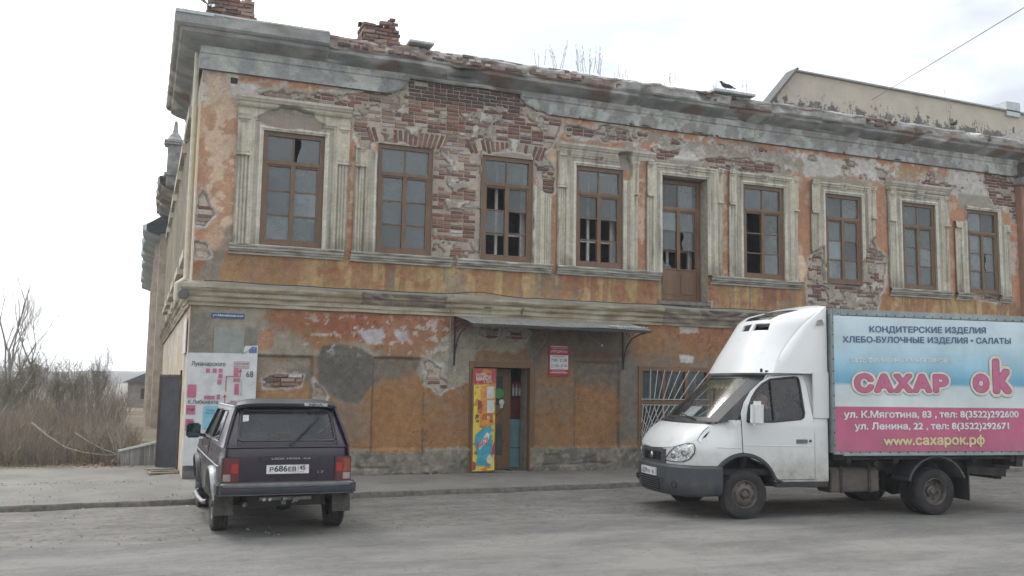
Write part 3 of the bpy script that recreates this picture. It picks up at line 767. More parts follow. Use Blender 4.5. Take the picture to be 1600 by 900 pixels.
along(CORN, 14.2, 20, .1, 'side_cornice', cornice_col, lambda s, d, z, k: (d*(1+.2*n3(s*2, z, 1)), .1*n3(s*2, 0, 0)), side=True, sub=1)
def frieze_hole(X, Z): return np.minimum(sdf(X, Z, [(3.95, 8.2), (6.30, 8.2), (6.33, 7.86), (6.42, 7.74), (6.66, 7.66), (6.95, 7.50), (3.3, 7.45), (3.62, 7.62), (3.82, 7.70), (3.88, 7.84)]), 9)+(fbm(X, Z, 5, 7)-.5)*.10
def frieze_col(X, Z):
    n = fbm(X, Z, 1.4, 3)[..., None]; f = fbm(X, Z, 5, 6)[..., None]
    C = np.array((.42, .45, .41))*(1-sst(.40, .58, n))+np.array((.29, .305, .30))*sst(.40, .58, n)
    g = sst(2.2, 2.8, X)[..., None]*sst(.46, .54, f); C = C*(1-g*.8)+np.array((.23, .235, .225))*g*.8
    g = sst(6.5, 7.5, X)[..., None]*sst(.55, .60, f); C = C*(1-g*.25)+np.array((.34, .27, .23))*g*.25
    g = sst(.60, .64, fbm(X, Z, 3.3, 12))[..., None]; C = C*(1-g*.6)+np.array((.46, .46, .45))*g*.6
    return C*(.8+.4*fbm(X, Z, 14, 2)[..., None])
def chips(X, Z): return np.maximum(sst(7.64, 7.56, Z)*sst(.52, .62, fbm(X, Z*.6, 3.1, 13))*sst(3, 4, X), 0)
relief('frieze', house, lines(-.06, XR+.02, .03), lines(7.545, 7.99, .025, (7.57, 7.84)), lambda X, Z: .062+.012*sst(7.57, 7.572, Z)*0+.02*sst(7.838, 7.842, Z)+.012*sst(7.90, 7.902, Z)-.05*sst(-.03, .02, frieze_hole(X, Z))-.02*chips(X, Z)+.004*(fbm(X, Z, 7, 2)-.5),
       frieze_col, lambda X, Z: (frieze_hole(X, Z) < .01) & (chips(X, Z) < .8), M_TR, lambda x, h, z: (x, -h, z))
relief('side_frieze', house, lines(-.06, 20, .1), lines(7.545, 7.99, .05), lambda X, Z: .062+0*X, frieze_col, None, M_TR, lambda s, h, z: (-h, s, z))
# drip edge under the frieze, with gaps where it has fallen
for a, b in ((-.07, 3.55), (7.0, 10.9), (11.2, XR)): MB().add([(a, -.062, 7.546), (b, -.062, 7.546), (b, -.0, 7.535), (a, -.0, 7.535)], [(0, 1, 2, 3)]).build('frieze_underside', mat('underside', (.22, .17, .13), .95), house)

def sc_col(s, d, z, k):
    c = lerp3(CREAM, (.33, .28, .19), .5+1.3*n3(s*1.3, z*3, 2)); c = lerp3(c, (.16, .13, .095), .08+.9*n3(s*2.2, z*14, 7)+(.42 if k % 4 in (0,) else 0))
    if 3.05 < s < 4.75 and z > 3.32 or 9.7 < s < 12.5: c = lerp3(c, (.17, .14, .12), .75+.8*n3(s*3, z*7, 1))
    if z > 3.55: c = lerp3(c, (.24, .24, .21), .7)
    if s > 12: c = lerp3(c, DIRT, .4)
    return c
def sc_d(s, d, z, k):
    e = d
    if 3.05 < s < 4.75 and z > 3.32: e = d*(.55+.5*abs(n3(s*4, z*6, 1)))
    if 9.7 < s < 12.5: e = d*(.42+.7*abs(n3(s*3, z*6, 1)))
    if 5.5 < s < 6.6 and 3.28 < z < 3.38 and n3(s*4, 2, 2) > .12: e = d*.2
    return max(e, .004), .008*n3(s*1.5, 0, 5)
STR = [(.0, 3.19), (.05, 3.195), (.055, 3.255), (.075, 3.265), (.085, 3.34), (.125, 3.375), (.135, 3.44), (.175, 3.465), (.20, 3.50), (.205, 3.565), (.17, 3.585), (.0, 3.64)]
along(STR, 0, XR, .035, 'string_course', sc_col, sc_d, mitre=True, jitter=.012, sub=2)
along(STR, 0, 20, .12, 'side_string_course', sc_col, lambda s, d, z, k: (d*(.8+.3*n3(s, z*4, 2)), 0), side=True, mitre=True, jitter=.02)
SILL = [(.0, 4.165), (.05, 4.17), (.055, 4.20), (.085, 4.215), (.09, 4.245), (.125, 4.26), (.13, 4.295), (.155, 4.305), (.16, 4.335), (.14, 4.35), (.0, 4.362)]
def sill(x0, x1, seed):
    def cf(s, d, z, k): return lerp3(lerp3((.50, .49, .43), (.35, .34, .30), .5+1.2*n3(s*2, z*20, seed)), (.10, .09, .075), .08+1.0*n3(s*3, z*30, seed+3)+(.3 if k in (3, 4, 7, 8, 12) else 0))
    def df(s, d, z, k):
        e = d*(1 if x0+.02 < s < x1-.02 else .8)
        return e, .006*n3(s*2, 0, seed)
    o = along(SILL, x0, x1, .04, 'sill', cf, df, jitter=.008, sub=1)
    m = MB()
    return o
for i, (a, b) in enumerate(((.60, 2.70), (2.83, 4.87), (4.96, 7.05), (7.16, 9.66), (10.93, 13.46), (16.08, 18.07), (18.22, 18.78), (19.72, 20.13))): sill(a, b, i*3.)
# the cable laid loosely along the string course
m = MB(); pts = []
for i in range(150):
    s = .2+i*.09; pts.append((s, -.20-.015*n3(s, 0, 0), 3.615+.03*n3(s*.9, 4, 4)+(.07*math.exp(-((s-5.4)/.5)**2))))
m.tube(pts, .009, 5); m.build('cable', mat('black_cable', (.03, .03, .03), .6), house)
m = MB(); m.tube([(4.86, -.21, 3.60), (4.87, -.03, 3.18), (4.885, -.02, 2.6), (4.86, -.02, 2.1), (4.87, -.03, 1.78)], .013, 6); m.build('cable', mat('grey_cable', (.28, .26, .22), .7), house)

# ------------------------------------------------ window surrounds
def surround(xl, xr, a, b, seed, hood, hood_x, pil=True, zb=4.36, damage=None, orn=True, zcap=6.78, cap=True, plain=0):
    """moulded plaster frame: architrave, flanking fluted strips, tablet and hood"""
    ax = [a-v for v in (.03, .07, .16, .20, .245)]+[b+v for v in (.03, .07, .16, .20, .245)]
    pl, pr = a-.245, b+.245; px_ = []
    if pil:
        for e0, e1 in ((xl, pl), (pr, xr)):
            w = e1-e0; px_ += [e0+w*t for t in (.14, .32, .42, .58, .68, .86)]
    zbk = [zcap, zcap-.10, zcap-.13, 6.0, 6.04, 6.53+.03, 6.53+.07, 6.53+.16, 6.53+.2, 6.53+.245]+([hood-.19, hood-.15, hood-.10, hood-.05] if hood else [])
    top = hood or zcap; hx0, hx1 = hood_x if hood_x else (xl, xr)
    xs = exact(min(xl, hx0)-.0, max(xr, hx1), .035, sum([[v-.002, v+.002] for v in ax+px_+[xl+.001, xr-.001, a-.0005, b+.0005, pl, pr]], []))
    xs = xs[(xs >= min(xl, hx0)) & (xs <= max(xr, hx1))]
    zs = exact(zb, top, .035, sum([[v-.002, v+.002] for v in zbk], [])+[6.53]); zs = zs[(zs >= zb) & (zs <= top)]
    rs_ = random.Random(seed); orx = (a+b)/2
    def h(X, Z):
        dx = np.maximum(a-X, X-b); dz = Z-ZT; D = np.maximum(dx, dz)                 # mitred distance from the opening
        H = np.full(X.shape, .030)
        arch = np.select([D < .03, D < .07, D < .16, D < .20, D < .245], [.050, .072, .055, .078, .095], 0.)
        H = np.where(D < .245, arch, H)
        if pil:
            for e0, e1 in ((xl, pl), (pr, xr)):
                w = e1-e0; t = (X-e0)/w; on = (t >= 0) & (t <= 1) & (Z < zcap)
                f = np.select([t < .14, t < .32, t < .42, t < .58, t < .68, t < .86], [.055, .072, .060, .078, .060, .072], .055)
                f = np.where(Z > 6.05, np.where((t > .2) & (t < .8) & (Z < zcap-.14), .075, .095), f)
                f = np.where((Z > 6.0) & (Z < 6.04), .125, f)
                f = np.where((Z > zcap-.10), .125, f); f = np.where(Z > zcap-.03, .145, f)
                H = np.where(on, f, H)
        if hood:
            t = (Z-(hood-.19))/.19
            hh = np.select([t < 0, t < .2, t < .45, t < .72], [0, .105, .135, .165], .195)
            H = np.where((t >= 0) & (X > hx0) & (X < hx1), hh, H)
        if orn:
            ux, uz = np.abs(X-orx), Z
            o1 = (ux < .15) & (uz > 6.775) & (uz < 6.81); o2 = (ux < .075) & (uz > 6.64) & (uz <= 6.775); o3 = (ux < .03) & (uz > 6.67) & (uz < 6.74); o4 = (ux > .10) & (ux < .15) & (uz > 6.74) & (uz <= 6.775)
            H = np.where(o1 | o2 | o4, np.maximum(H, .115), H); H = np.where(o3, .05, H)
        H = H+.005*(fbm(X+seed, Z, 6, 4)-.5)
        if damage is not None: H = np.where(True, H-(H+.02)*sst(-.03, .02, damage(X, Z)), H)
        return H
    def col(X, Z):
        n = streak(X+seed*1.7, Z, 6, 7, .10)[..., None]; n2 = fbm(X+seed, Z, 2.2, 3)[..., None]; H = h(X, Z)[..., None]
        C = np.array((.52, .49, .405))*(1-sst(.45, .62, n))+np.array((.43, .405, .33))*sst(.45, .62, n)
        g = sst(.50, .62, n2); C = C*(1-g*.5)+np.array((.47, .43, .325))*g*.5
        D = np.maximum(np.maximum(a-X, X-b), Z-ZT)[..., None]; C = np.where(D < .075, C*.35+np.array((.60, .585, .51))*.65, C)
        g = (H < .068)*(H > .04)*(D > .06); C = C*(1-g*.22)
        g = sst(.57, .66, streak(X+seed, Z, 13, 9, .05))[..., None]; C = C*(1-g*.32)
        if hood:
            g = sst(hood-.2, hood-.06, Z)[..., None]; C = C*(1-g*.5)+np.array((.40, .365, .32))*g*.5
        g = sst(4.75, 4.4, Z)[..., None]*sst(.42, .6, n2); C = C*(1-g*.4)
        g = sst(.62, .66, fbm(X+seed, Z*.8, 5, 11))[..., None]; C = C*(1-g*.3)+np.array((.33, .30, .26))*g*.3
        if damage is not None:
            d = damage(X, Z)[..., None]; g = sst(-.04, -.0, d); C = C*(1-g)+np.array((.27, .24, .20))*g
        return C*(.85+.3*fbm(X, Z, 17, 2)[..., None])
    def keep(X, Z):
        k = ~((X > a) & (X < b) & (Z < ZT))
        if hood: k &= ((X > xl) & (X < xr)) | (Z > hood-.19)
        if plain: k &= ((Z < zcap) | (X > hx0))
        if damage is not None: k &= damage(X, Z) < .03
        return k
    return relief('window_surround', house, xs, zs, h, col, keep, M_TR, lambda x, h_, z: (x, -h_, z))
def dmg(*polys, amp=.1):
    return lambda X, Z: np.max([sdf(X, Z, p) for p in polys], 0)+(fbm(X, Z, 6, 3)-.5)*amp*2
FAR = [(-9, -9), (-8, -9), (-8, -8)]
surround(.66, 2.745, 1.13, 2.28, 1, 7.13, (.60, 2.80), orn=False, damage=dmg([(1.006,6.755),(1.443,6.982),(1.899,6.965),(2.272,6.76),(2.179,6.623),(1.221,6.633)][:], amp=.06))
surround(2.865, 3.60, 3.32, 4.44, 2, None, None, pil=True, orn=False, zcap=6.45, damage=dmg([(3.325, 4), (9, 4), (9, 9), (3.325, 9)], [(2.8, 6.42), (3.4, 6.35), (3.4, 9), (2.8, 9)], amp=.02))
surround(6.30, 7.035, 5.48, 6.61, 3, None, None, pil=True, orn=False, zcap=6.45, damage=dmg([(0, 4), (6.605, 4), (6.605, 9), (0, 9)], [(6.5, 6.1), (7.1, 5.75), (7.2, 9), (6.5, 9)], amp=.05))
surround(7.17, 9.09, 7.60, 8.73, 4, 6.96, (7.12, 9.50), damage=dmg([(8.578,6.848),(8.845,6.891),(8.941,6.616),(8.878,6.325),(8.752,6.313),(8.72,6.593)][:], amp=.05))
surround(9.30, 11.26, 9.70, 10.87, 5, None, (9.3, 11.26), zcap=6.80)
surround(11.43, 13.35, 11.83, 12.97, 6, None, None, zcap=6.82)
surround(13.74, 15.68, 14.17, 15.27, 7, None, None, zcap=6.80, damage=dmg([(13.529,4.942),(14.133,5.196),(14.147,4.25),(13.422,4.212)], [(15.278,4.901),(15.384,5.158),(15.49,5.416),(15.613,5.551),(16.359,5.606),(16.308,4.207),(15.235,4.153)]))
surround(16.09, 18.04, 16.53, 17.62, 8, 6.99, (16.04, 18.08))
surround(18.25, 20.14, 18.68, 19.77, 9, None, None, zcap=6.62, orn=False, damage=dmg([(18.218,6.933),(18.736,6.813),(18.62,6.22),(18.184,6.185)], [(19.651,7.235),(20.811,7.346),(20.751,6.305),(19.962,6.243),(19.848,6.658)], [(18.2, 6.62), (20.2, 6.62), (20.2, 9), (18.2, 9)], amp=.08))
# square dirt-grey grille hole high by the corner
MB().box(.50, .62, -.012, .02, 7.36, 7.46).build('vent_hole', mat('black_hole', (.02, .02, .02), .9), house)

# ------------------------------------------------ window frames and panes
def prect(m, a, b, c, d, y0, y1, w):
    """rectangular wooden frame"""
    m.box(a, a+w, y0, y1, c, d); m.box(b-w, b, y0, y1, c, d); m.box(a+w, b-w, y0+.001, y1-.001, c, c+w); m.box(a+w, b-w, y0+.001, y1-.001, d-w, d)
def shard(x0, x1, z0, z1, y, rs, keep_):
    """broken pane: a jagged piece left in its corner(s)"""
    m = MB(); w, h = x1-x0, z1-z0
    if keep_ == 'bl': P = [(x0, z0), (x0+w*.75, z0), (x0+w*.5, z0+h*.25), (x0+w*.3, z0+h*.2), (x0+w*.12, z0+h*.5), (x0, z0+h*.45)]
    elif keep_ == 'sm': P = [(x0+w*.10, z0), (x1, z0), (x1, z1), (x0+w*.24, z1), (x0+w*.27, z0+h*.7), (x0+w*.15, z0+h*.3)]
    elif keep_ == 'big': P = [(x0+w*.28, z0), (x1, z0), (x1, z1), (x0+w*.2, z1), (x0+w*.32, z0+h*.7), (x0+w*.15, z0+h*.35)]
    else: P = [(x1, z0), (x1, z1), (x1-w*.28, z1), (x1-w*.15, z0+h*.5), (x1-w*.4, z0+h*.1), (x1-w*.35, z0)]
    m.prism(P, lambda u, v: (u, y, v), lambda u, v: (u, y+.003, v)); return m
def window(i, a, b, zb, zt, y, miss=(), rows=3, inner=True, broken={}, kind='window', panel_h=0., glass=None, tr=.27):
    rs = random.Random(i); m = MB(); H = zt-zb
    prect(m, a, b, zb, zt, y, y+.10, .085)
    zt1 = zt-.085-tr*H*.86+.02                        # transom
    m.box(a+.085, b-.085, y-.012, y+.09, zt1-.055, zt1+.015)
    mid = (a+b)/2; m.box(mid-.014, mid+.014, y+.02, y+.06, zt1+.015, zt-.085)
    m.box(mid-.042, mid+.042, y-.004, y+.075, zb+.085+panel_h, zt1-.055)
    prect(m, a+.087, mid-.001, zb+.087+panel_h, zt1-.057, y+.006, y+.07, .035); prect(m, mid+.001, b-.087, zb+.087+panel_h, zt1-.057, y+.007, y+.071, .035)
    z0 = zb+.12+panel_h; z1 = zt1-.09; rh = (z1-z0)/rows
    for r in range(1, rows):
        m.box(a+.12, mid-.042, y+.022, y+.055, z0+rh*r-.013, z0+rh*r+.013); m.box(mid+.042, b-.12, y+.022, y+.055, z0+rh*r-.013, z0+rh*r+.013)
    if panel_h:
        m.box(a+.085, mid-.002, y+.02, y+.06, zb+.085, zb+.085+panel_h); m.box(mid+.002, b-.085, y+.02, y+.06, zb+.085, zb+.085+panel_h)
        m.box(a+.16, mid-.07, y+.008, y+.03, zb+.16, zb+panel_h-.0); m.box(mid+.07, b-.16, y+.008, y+.03, zb+.16, zb+panel_h)
    fr = m.build(kind, M_WOOD if kind == 'window' else M_WOODD, house, bevel=0, recalc=True)
    cells = [('t0', a+.08, mid-.012, zt1+.01, zt-.08), ('t1', mid+.012, b-.08, zt1+.01, zt-.08)]
    for r in range(rows):
        zz0 = z0+rh*(rows-1-r)+.008; zz1 = zz0+rh-.016
        cells += [('%d0' % r, a+.118, mid-.038, zz0, zz1), ('%d1' % r, mid+.038, b-.118, zz0, zz1)]
    for k, x0, x1, c0, c1 in cells:
        if k in miss: continue
        tilt = rs.uniform(-.004, .004)
        if k in broken: shard(x0, x1, c0, c1, y+.038, rs, broken[k]).build('pane', glass or M_GLASS, fr); continue
        mm = MB(); mm.box(x0, x1, y+.038, y+.041, c0, c1)
        for q in range(len(mm.v)): 
            v = mm.v[q]; mm.v[q] = (v[0], v[1]+tilt*(1 if v[0] > (x0+x1)/2 else -1), v[2])
        mm.build('pane', glass or M_GLASS, fr)
    if inner:
        m = MB(); yy = y+.26
        prect(m, a+.05, b-.05, zb+.05, zt-.05, yy, yy+.05, .05); m.box(mid-.16, mid-.10, yy, yy+.05, zb+.1, zt-.1); m.box(a+.1, b-.1, yy+.003, yy+.047, zt1-.02, zt1+.03)
        m.box(a+.1, b-.1, yy+.006, yy+.044, z0+rh*1-.015, z0+rh*1+.015); m.box(b-.17, b-.10, yy-.02, yy+.03, zb+.1, zt1)
        m.build('inner_sash', M_INNER, fr)
    return fr
wy = .0
window(0, *WX[0], ZB, ZT, wy, miss=(), inner=False, broken={'t1': 'sm'})
window(1, *WX[1], ZB, ZT, wy, inner=False)
window(2, *WX[2], ZB, ZT, wy, miss=('00', '20', '11', '21'), glass=M_GLASS2)
window(3, *WX[3], ZB, ZT, wy, miss=('10', '20', '11'), glass=M_GLASS2, broken={'21': 'r'})
window(4, 9.72, 10.85, 3.76, 6.50, .24, miss=('21',), kind='balcony_door', panel_h=.62, broken={'20': 'bl', '11': 'big'}, tr=.24)
window(5, *WX[5], ZB, ZT, wy, miss=('00', '10', '20'), glass=M_GLASS2, inner=False)
window(6, *WX[6], ZB, ZT, wy)
window(7, *WX[7], ZB, ZT, wy)
window(8, *WX[8], ZB, ZT, wy, broken={'11': 'big'})
# a strip of torn reveal: linings of the openings
M_REV = mat('reveal', (.34, .31, .25), .9, var=.3)
for k, (a, b, c, d) in enumerate(OPEN):
    y0 = -.04 if c > 3 else .003; dep = .52 if not (c < 1 and a > 9) else .3
    vs = [(x, y, z) for y in (y0, dep) for x, z in ((a, c), (b, c), (b, d), (a, d))]
    m = MB().add(vs, [(i, (i+1) % 4, (i+1) % 4+4, i+4) for i in range(4)]); m.build('reveal_lining', M_REV, house, recalc=False)
# balcony door apron stone
MB().box(9.62, 10.95, -.03, .2, 3.66, 3.76).build('door_threshold', mat('threshold', (.22, .19, .16), .95, bump=.02, bscale=20, var=.4), house, bevel=.01)

# ------------------------------------------------ inner walls, roof, flank
M_IN = mat('inner_plaster', (.16, .155, .14), .9, var=.4, scale=2)
MB().box(.5, XR-.1, 4.2, 4.3, 0, 7.9).build('inner_wall', M_IN, house); MB().box(.3, XR-.1, .52, 4.2, 3.38, 3.5).build('inner_floor', M_IN, house); MB().box(.3, XR-.1, .52, 4.2, 7.6, 7.7).build('inner_ceiling', M_IN, house)
for x in (6.9, 4.9): MB().box(x, x+.1, .55, 4.2, .1, 3.3).build('inner_wall', mat('shop_wall', (.10, .2, .25), .7), house)
m = MB(); m.add([(.02, -.05, 8.47), (XR+.2, -.05, 8.47), (XR+.2, 5.5, 9.3), (.02, 5.5, 9.3), (XR+.2, 12, 8.4), (.02, 12, 8.4), (.02, 12, 0), (XR, 12, 0)], [(0, 1, 2, 3), (3, 2, 4, 5), (5, 4, 7, 6)])
m.build('roof', mat('rusty_roof_iron', (.14, .09, .07), .7, var=.4, scale=3), house)
def side_h(X, Z): return .01*(fbm(X, Z, 2, 2)-.5)
def side_col(X, Z):
    n = fbm(X, Z, 1.4, 6)[..., None]; s = streak(X, Z, 3, 3, .2)[..., None]
    C = np.array((.50, .40, .25))*(1-sst(.42, .6, n))+np.array((.44, .40, .34))*sst(.42, .6, n)
    g = sst(.52, .62, s); C = C*(1-g*.6)+np.array((.25, .22, .18))*g*.6
    g = sst(.58, .63, fbm(X, Z, 3, 9))[..., None]; C = C*(1-g*.7)+np.array((.56, .55, .52))*g*.7
    return C
SD = (2.0, 3.0, .1, 2.05)
relief('side_wall', house, exact(0, 20, .08, [SD[0], SD[1]]), exact(-.1, 7.6, .08, [SD[3]]), side_h, side_col, lambda X, Z: ~((X > SD[0]) & (X < SD[1]) & (Z < SD[3])), M_PL, lambda s, h, z: (-h, s, z))
m = MB()
for k in range(6):      # flank: window surrounds standing proud, seen almost end on
    y0 = 1.1+k*3.0
    for d0, d1, e in ((0, .12, .07), (.12, .22, .10), (.34, .45, .08), (1.45, 1.56, .08), (1.68, 1.78, .10), (1.78, 1.9, .07)): m.box(-e, .01, y0+d0, y0+d1, 4.35, 6.9)
    m.box(-.17, .01, y0-.05, y0+1.95, 6.9, 7.12); m.box(-.14, .01, y0-.05, y0+1.95, 4.17, 4.35)
m.build('side_window_surrounds', mat('side_trim', (.46, .42, .34), .9, var=.35, scale=5, sc=(1, 1, .2)), house)
for k in range(6):
    y0 = 1.1+k*3.0; m = MB()
    m.box(-.03, .0, y0+.45, y0+.52, 4.35, 6.9); m.box(-.03, 0, y0+1.38, y0+1.45, 4.35, 6.9); m.box(-.03, 0, y0+.52, y0+1.38, 4.35, 4.43); m.box(-.03, 0, y0+.52, y0+1.38, 6.2, 6.27); m.box(-.03, 0, y0+.93, y0+.98, 4.43, 6.9)
    fr = m.build('side_window', M_WOOD, house); MB().box(-.012, -.008, y0+.52, y0+1.38, 4.43, 6.9).build('pane', M_GLASS, fr)
# pale drain pipe by the corner
m = MB(); m.tube([(-.09, .42, 8.1), (-.09, .42, 3.7)], .05, 10); m.tube([(-.09, .42, 3.7), (-.24, .40, 3.6), (-.24, .38, 3.3)], .05, 10)
m.build('drainpipe', mat('cream_pipe', (.58, .54, .42), .6, var=.15), house)
# block stub where the string course turns the corner
m = MB(); m.lathe([(0, -.02), (.085, -.02), (.095, .02), (.085, .16), (.05, .2)], 12, (-.14, -.2, 3.37), 'y'); m.build('pipe_stub', mat('stub', (.12, .11, .10), .9, var=.4), house)

# parapet post with finial on the flank roof edge
m = MB(); c = (-.15, 12.0)
m.box(c[0]-.20, c[0]+.20, c[1]-.2, c[1]+.2, 7.9, 9.15); m.box(c[0]-.27, c[0]+.27, c[1]-.27, c[1]+.27, 8.2, 8.28); m.box(c[0]-.28, c[0]+.28, c[1]-.28, c[1]+.28, 9.15, 9.22); m.box(c[0]-.31, c[0]+.31, c[1]-.31, c[1]+.31, 9.22, 9.27)
m.lathe([(.28, 9.27), (.27, 9.32), (.19, 9.40), (.17, 9.46), (.09, 9.56), (.07, 9.66), (.045, 9.9), (0, 9.95)], 10, (c[0], c[1], 0), 'z')
m.build('parapet_post', mat('weathered_stucco', (.30, .30, .29), .9, var=.5, scale=4, bump=.02, bscale=20), house).location.z = -.22

# ------------------------------------------------ loose bricks topping the cornice
top = []
x = 2.5
while x < XR:
    for r in range(3):
        if rb.random() < ((.18, .10, .12)[r] if x < 7.6 else (.86, .80, .25)[r])+.2*n3(x*.7, r, 4): continue
        lim = 4 if (3.4 < x < 7.5 and r == 1 and rb.random() < .7) else rb.choice([2, 3, 5, 5, 4, 2] if r else [3, 4, 5, 2])
        top.append((x+200 if r == 0 else x+100, 'h' if (r == 1 or rb.random() < .4) else 's', lim, x+(r % 2)*.07+rb.uniform(-.01, .01), (-.455 if x > 7.6 else -.475)+.02*r+rb.uniform(-.012, .015)+(.02 if r == 2 else 0), 8.245+r*.074+.02*n3(x*1.2, 1, 2)+rb.uniform(-.006, .006), rb.uniform(-.02, .02)))
    x += .255 if rb.random() < .5 else .14
front300 = [q for q in bl_list if q[0] < 7.6][:190]; ids = set(id(q) for q in front300)
emit_bricks(front300+[q for q in top if q[3] < 12][:108]+[q for q in bl_list if id(q) not in ids]+[q for q in top if q[3] < 12][108:]+[q for q in top if q[3] >= 12], house, 298)

def brick_pile(x0, x1, y0, y1, z0, z1, seed, taper=.0):
    """broken chimney stump of loose courses"""
    ch = MB(); rs = random.Random(seed); ch.box(x0+.05, x1-.05, y0+.05, y1-.05, z0-.3, z1-.18); core = ch.build('chimney', M_MORT, house)
    z = z0; r = 0
    while z < z1:
        t = (z-z0)/(z1-z0); a = x0+taper*t*(1 if seed % 2 else .3); b = x1-taper*t*.9
        for yy, rot in ((y0, 0), (y1, math.pi)):
            x = a+(r % 2)*.07-.02*rs.random()
            while x < b-.06:
                k = 's' if x+.26 < b+.03 else 'h'; w = .255 if k == 's' else .124
                if not (t > .72 and rs.random() < .4):
                    o = bpy.data.objects.new('brick', brick_mesh('full' if k == 's' else 'h', rs.choice([0, 2, 2, 3, 5]), rs.randrange(3))); link(o, core)
                    o.location = (x+w/2, yy+rs.uniform(-.02, .025)*(1 if rot == 0 else -1), z+.033); o.rotation_euler = (rs.uniform(-.05, .05), rs.uniform(-.05, .05), rot+rs.uniform(-.1, .1))
                x += w+.01
        for xx, rot in ((a, -math.pi/2), (b, math.pi/2)):
            y = y0+.13
            while y < y1-.1:
                if not (t > .75 and rs.random() < .4):
                    o = bpy.data.objects.new('brick', brick_mesh('full', rs.choice([0, 2, 2, 3, 5]), rs.randrange(3))); link(o, core)
                    o.location = (xx+rs.uniform(-.02, .02), y+.12, z+.033); o.rotation_euler = (0, rs.uniform(-.05, .05), rot+rs.uniform(-.08, .08))
                y += .27
        z += .078; r += 1
    return core
brick_pile(2.98, 3.80, .25, .85, 8.52, 9.16, 4, .16)
brick_pile(-.02, .92, .0, .6, 8.46, 9.12, 3, .16)
# twisted sheet of roof iron beside the corner chimney
m = MB(); rows = []
for i in range(9):
    t = i/8.; rows.append([(-.22+.42*t, -.12+.05*math.sin(t*5)+.3*u, 8.98-.30*t+.10*u+.07*math.sin(7*t+3*u)) for u in (0, .3, .6, 1)])
m.grid(rows).build('torn_roof_iron', mat('dark_sheet', (.06, .075, .09), .45, .5, var=.5, scale=7), house)
MB().add([(-.53, -.54, 8.40), (.12, -.54, 8.40), (.12, -.1, 8.50), (-.1, .6, 8.5), (-.53, .6, 8.40)], [(0, 1, 2, 3, 4)]).add([(-.53, -.54, 8.37), (.12, -.54, 8.37), (.12, -.54, 8.43), (-.53, -.54, 8.43)], [(0, 1, 2, 3)]).build('cornice_capping', mat('pale_capping', (.45, .49, .49), .6, var=.3), house)
MB().box(3.75, 4.25, -.56, -.2, 8.47, 8.52).build('cornice_capping', mat('pale_capping', (.45, .49, .49), .6), house, bevel=.008)
MB().box(10.75, 11.85, -.54, -.2, 8.44, 8.50).build('cornice_capping', mat('pale_capping', (.45, .49, .49), .6), house, bevel=.008)

# ================================================================ SHOP FRONT, SIGNS, NEIGHBOURS
def quad(name, P, m_, parent): return MB().add(P, [(0, 1, 2, 3)]).build(name, m_, parent, recalc=False)
FX, FU = (1, 0, 0), (0, 0, 1)
M_WHITE = mat('board_white', (.55, .57, .57), .55, var=.12, scale=5, dirt=(.32, .32, .29), dirt_amt=.3)
M_PINK = mat('print_pink', (.44, .12, .20), .6, var=.15); M_RED = mat('print_red', (.38, .045, .06), .55, var=.2); M_BLUEP = mat('print_blue', (.19, .43, .54), .6, var=.2)
M_INK = mat('print_black', (.035, .035, .045), .6); M_GREYINK = mat('print_grey', (.3, .3, .33), .6)

# shop door frame and inner door are parts of the house
m = MB(); 
m.box(5.30, 5.40, -.03, .12, .13, 2.32); m.box(6.60, 6.72, -.03, .12, .13, 2.32); m.box(5.40, 6.60, -.028, .12, 2.20, 2.32)
df = m.build('shop_door_frame', M_WOODD, house, bevel=.008)
m = MB(); y = .42
m.box(5.42, 6.36, y, y+.05, .15, .42); m.box(5.42, 5.78, y, y+.05, .42, 2.18); m.box(6.18, 6.36, y, y+.05, .42, 2.18); m.box(5.78, 6.18, y, y+.05, 1.06, 1.44); m.box(5.78, 6.18, y, y+.05, 2.04, 2.18); m.bar((5.95, y-.02, 1.10), (6.22, y-.02, 1.38), .03, .02)
dd = m.build('shop_door', M_WOODD, house)
MB().box(5.78, 6.18, y+.02, y+.026, .42, 1.06).build('pane', M_GLASS2, dd); MB().box(5.78, 6.18, y+.02, y+.026, 1.44, 2.04).build('pane', M_GLASS2, dd)
m = MB(); m.lathe([(0, 0), (.105, 0), (.105, -.004), (0, -.004)], 20, (6.10, y-.002, 1.68), 'y'); m.build('sticker', mat('green_sticker', (.05, .32, .10), .5), dd)
m = MB(); m.lathe([(0, 0), (.06, 0), (.06, -.004), (0, -.004)], 14, (6.16, y-.006, 1.50), 'y'); m.box(6.13, 6.19, y-.008, y-.004, 1.38, 1.46); m.build('sticker', mat('white_sticker', (.65, .7, .7), .5), dd)
MB().box(5.92, 6.02, y-.006, y-.003, 1.70, 1.80).build('notice', mat('white_sticker', (.65, .7, .7), .5), dd)
MB().box(6.26, 6.60, .14, .60, .12, .16).build('door_threshold', M_KERBF, house)
# drinks cooler just inside the doorway
cz = empty('drinks_cooler', (6.42, .62, .13), 0, 'tall drinks cooler with red upper half and pale blue lower half inside the shop doorway', 'cooler')
MB().box(0, .46, 0, .5, 0, 1.02).build('cabinet', mat('cooler_blue', (.17, .33, .37), .5, var=.2), cz, bevel=.01)
MB().box(0, .46, 0, .5, 1.03, 1.80).build('display', mat('cooler_red', (.16, .025, .03), .35, var=.5, scale=4), cz, bevel=.01)
m = MB()
for k in range(6): m.lathe([(.022, 0), (.03, .03), (.03, .15), (.012, .2), (.012, .24)], 8, (.06+.075*k, -.035, 1.50), 'z')
m.build('bottles', mat('bottle_pale', (.4, .42, .42), .3), cz); MB().box(0, .5, -.08, 0, 1.47, 1.495).build('shelf', M_DARK, cz)
MB().box(.02, .48, -.004, 0, .42, .435).build('seam', M_DARK, cz)

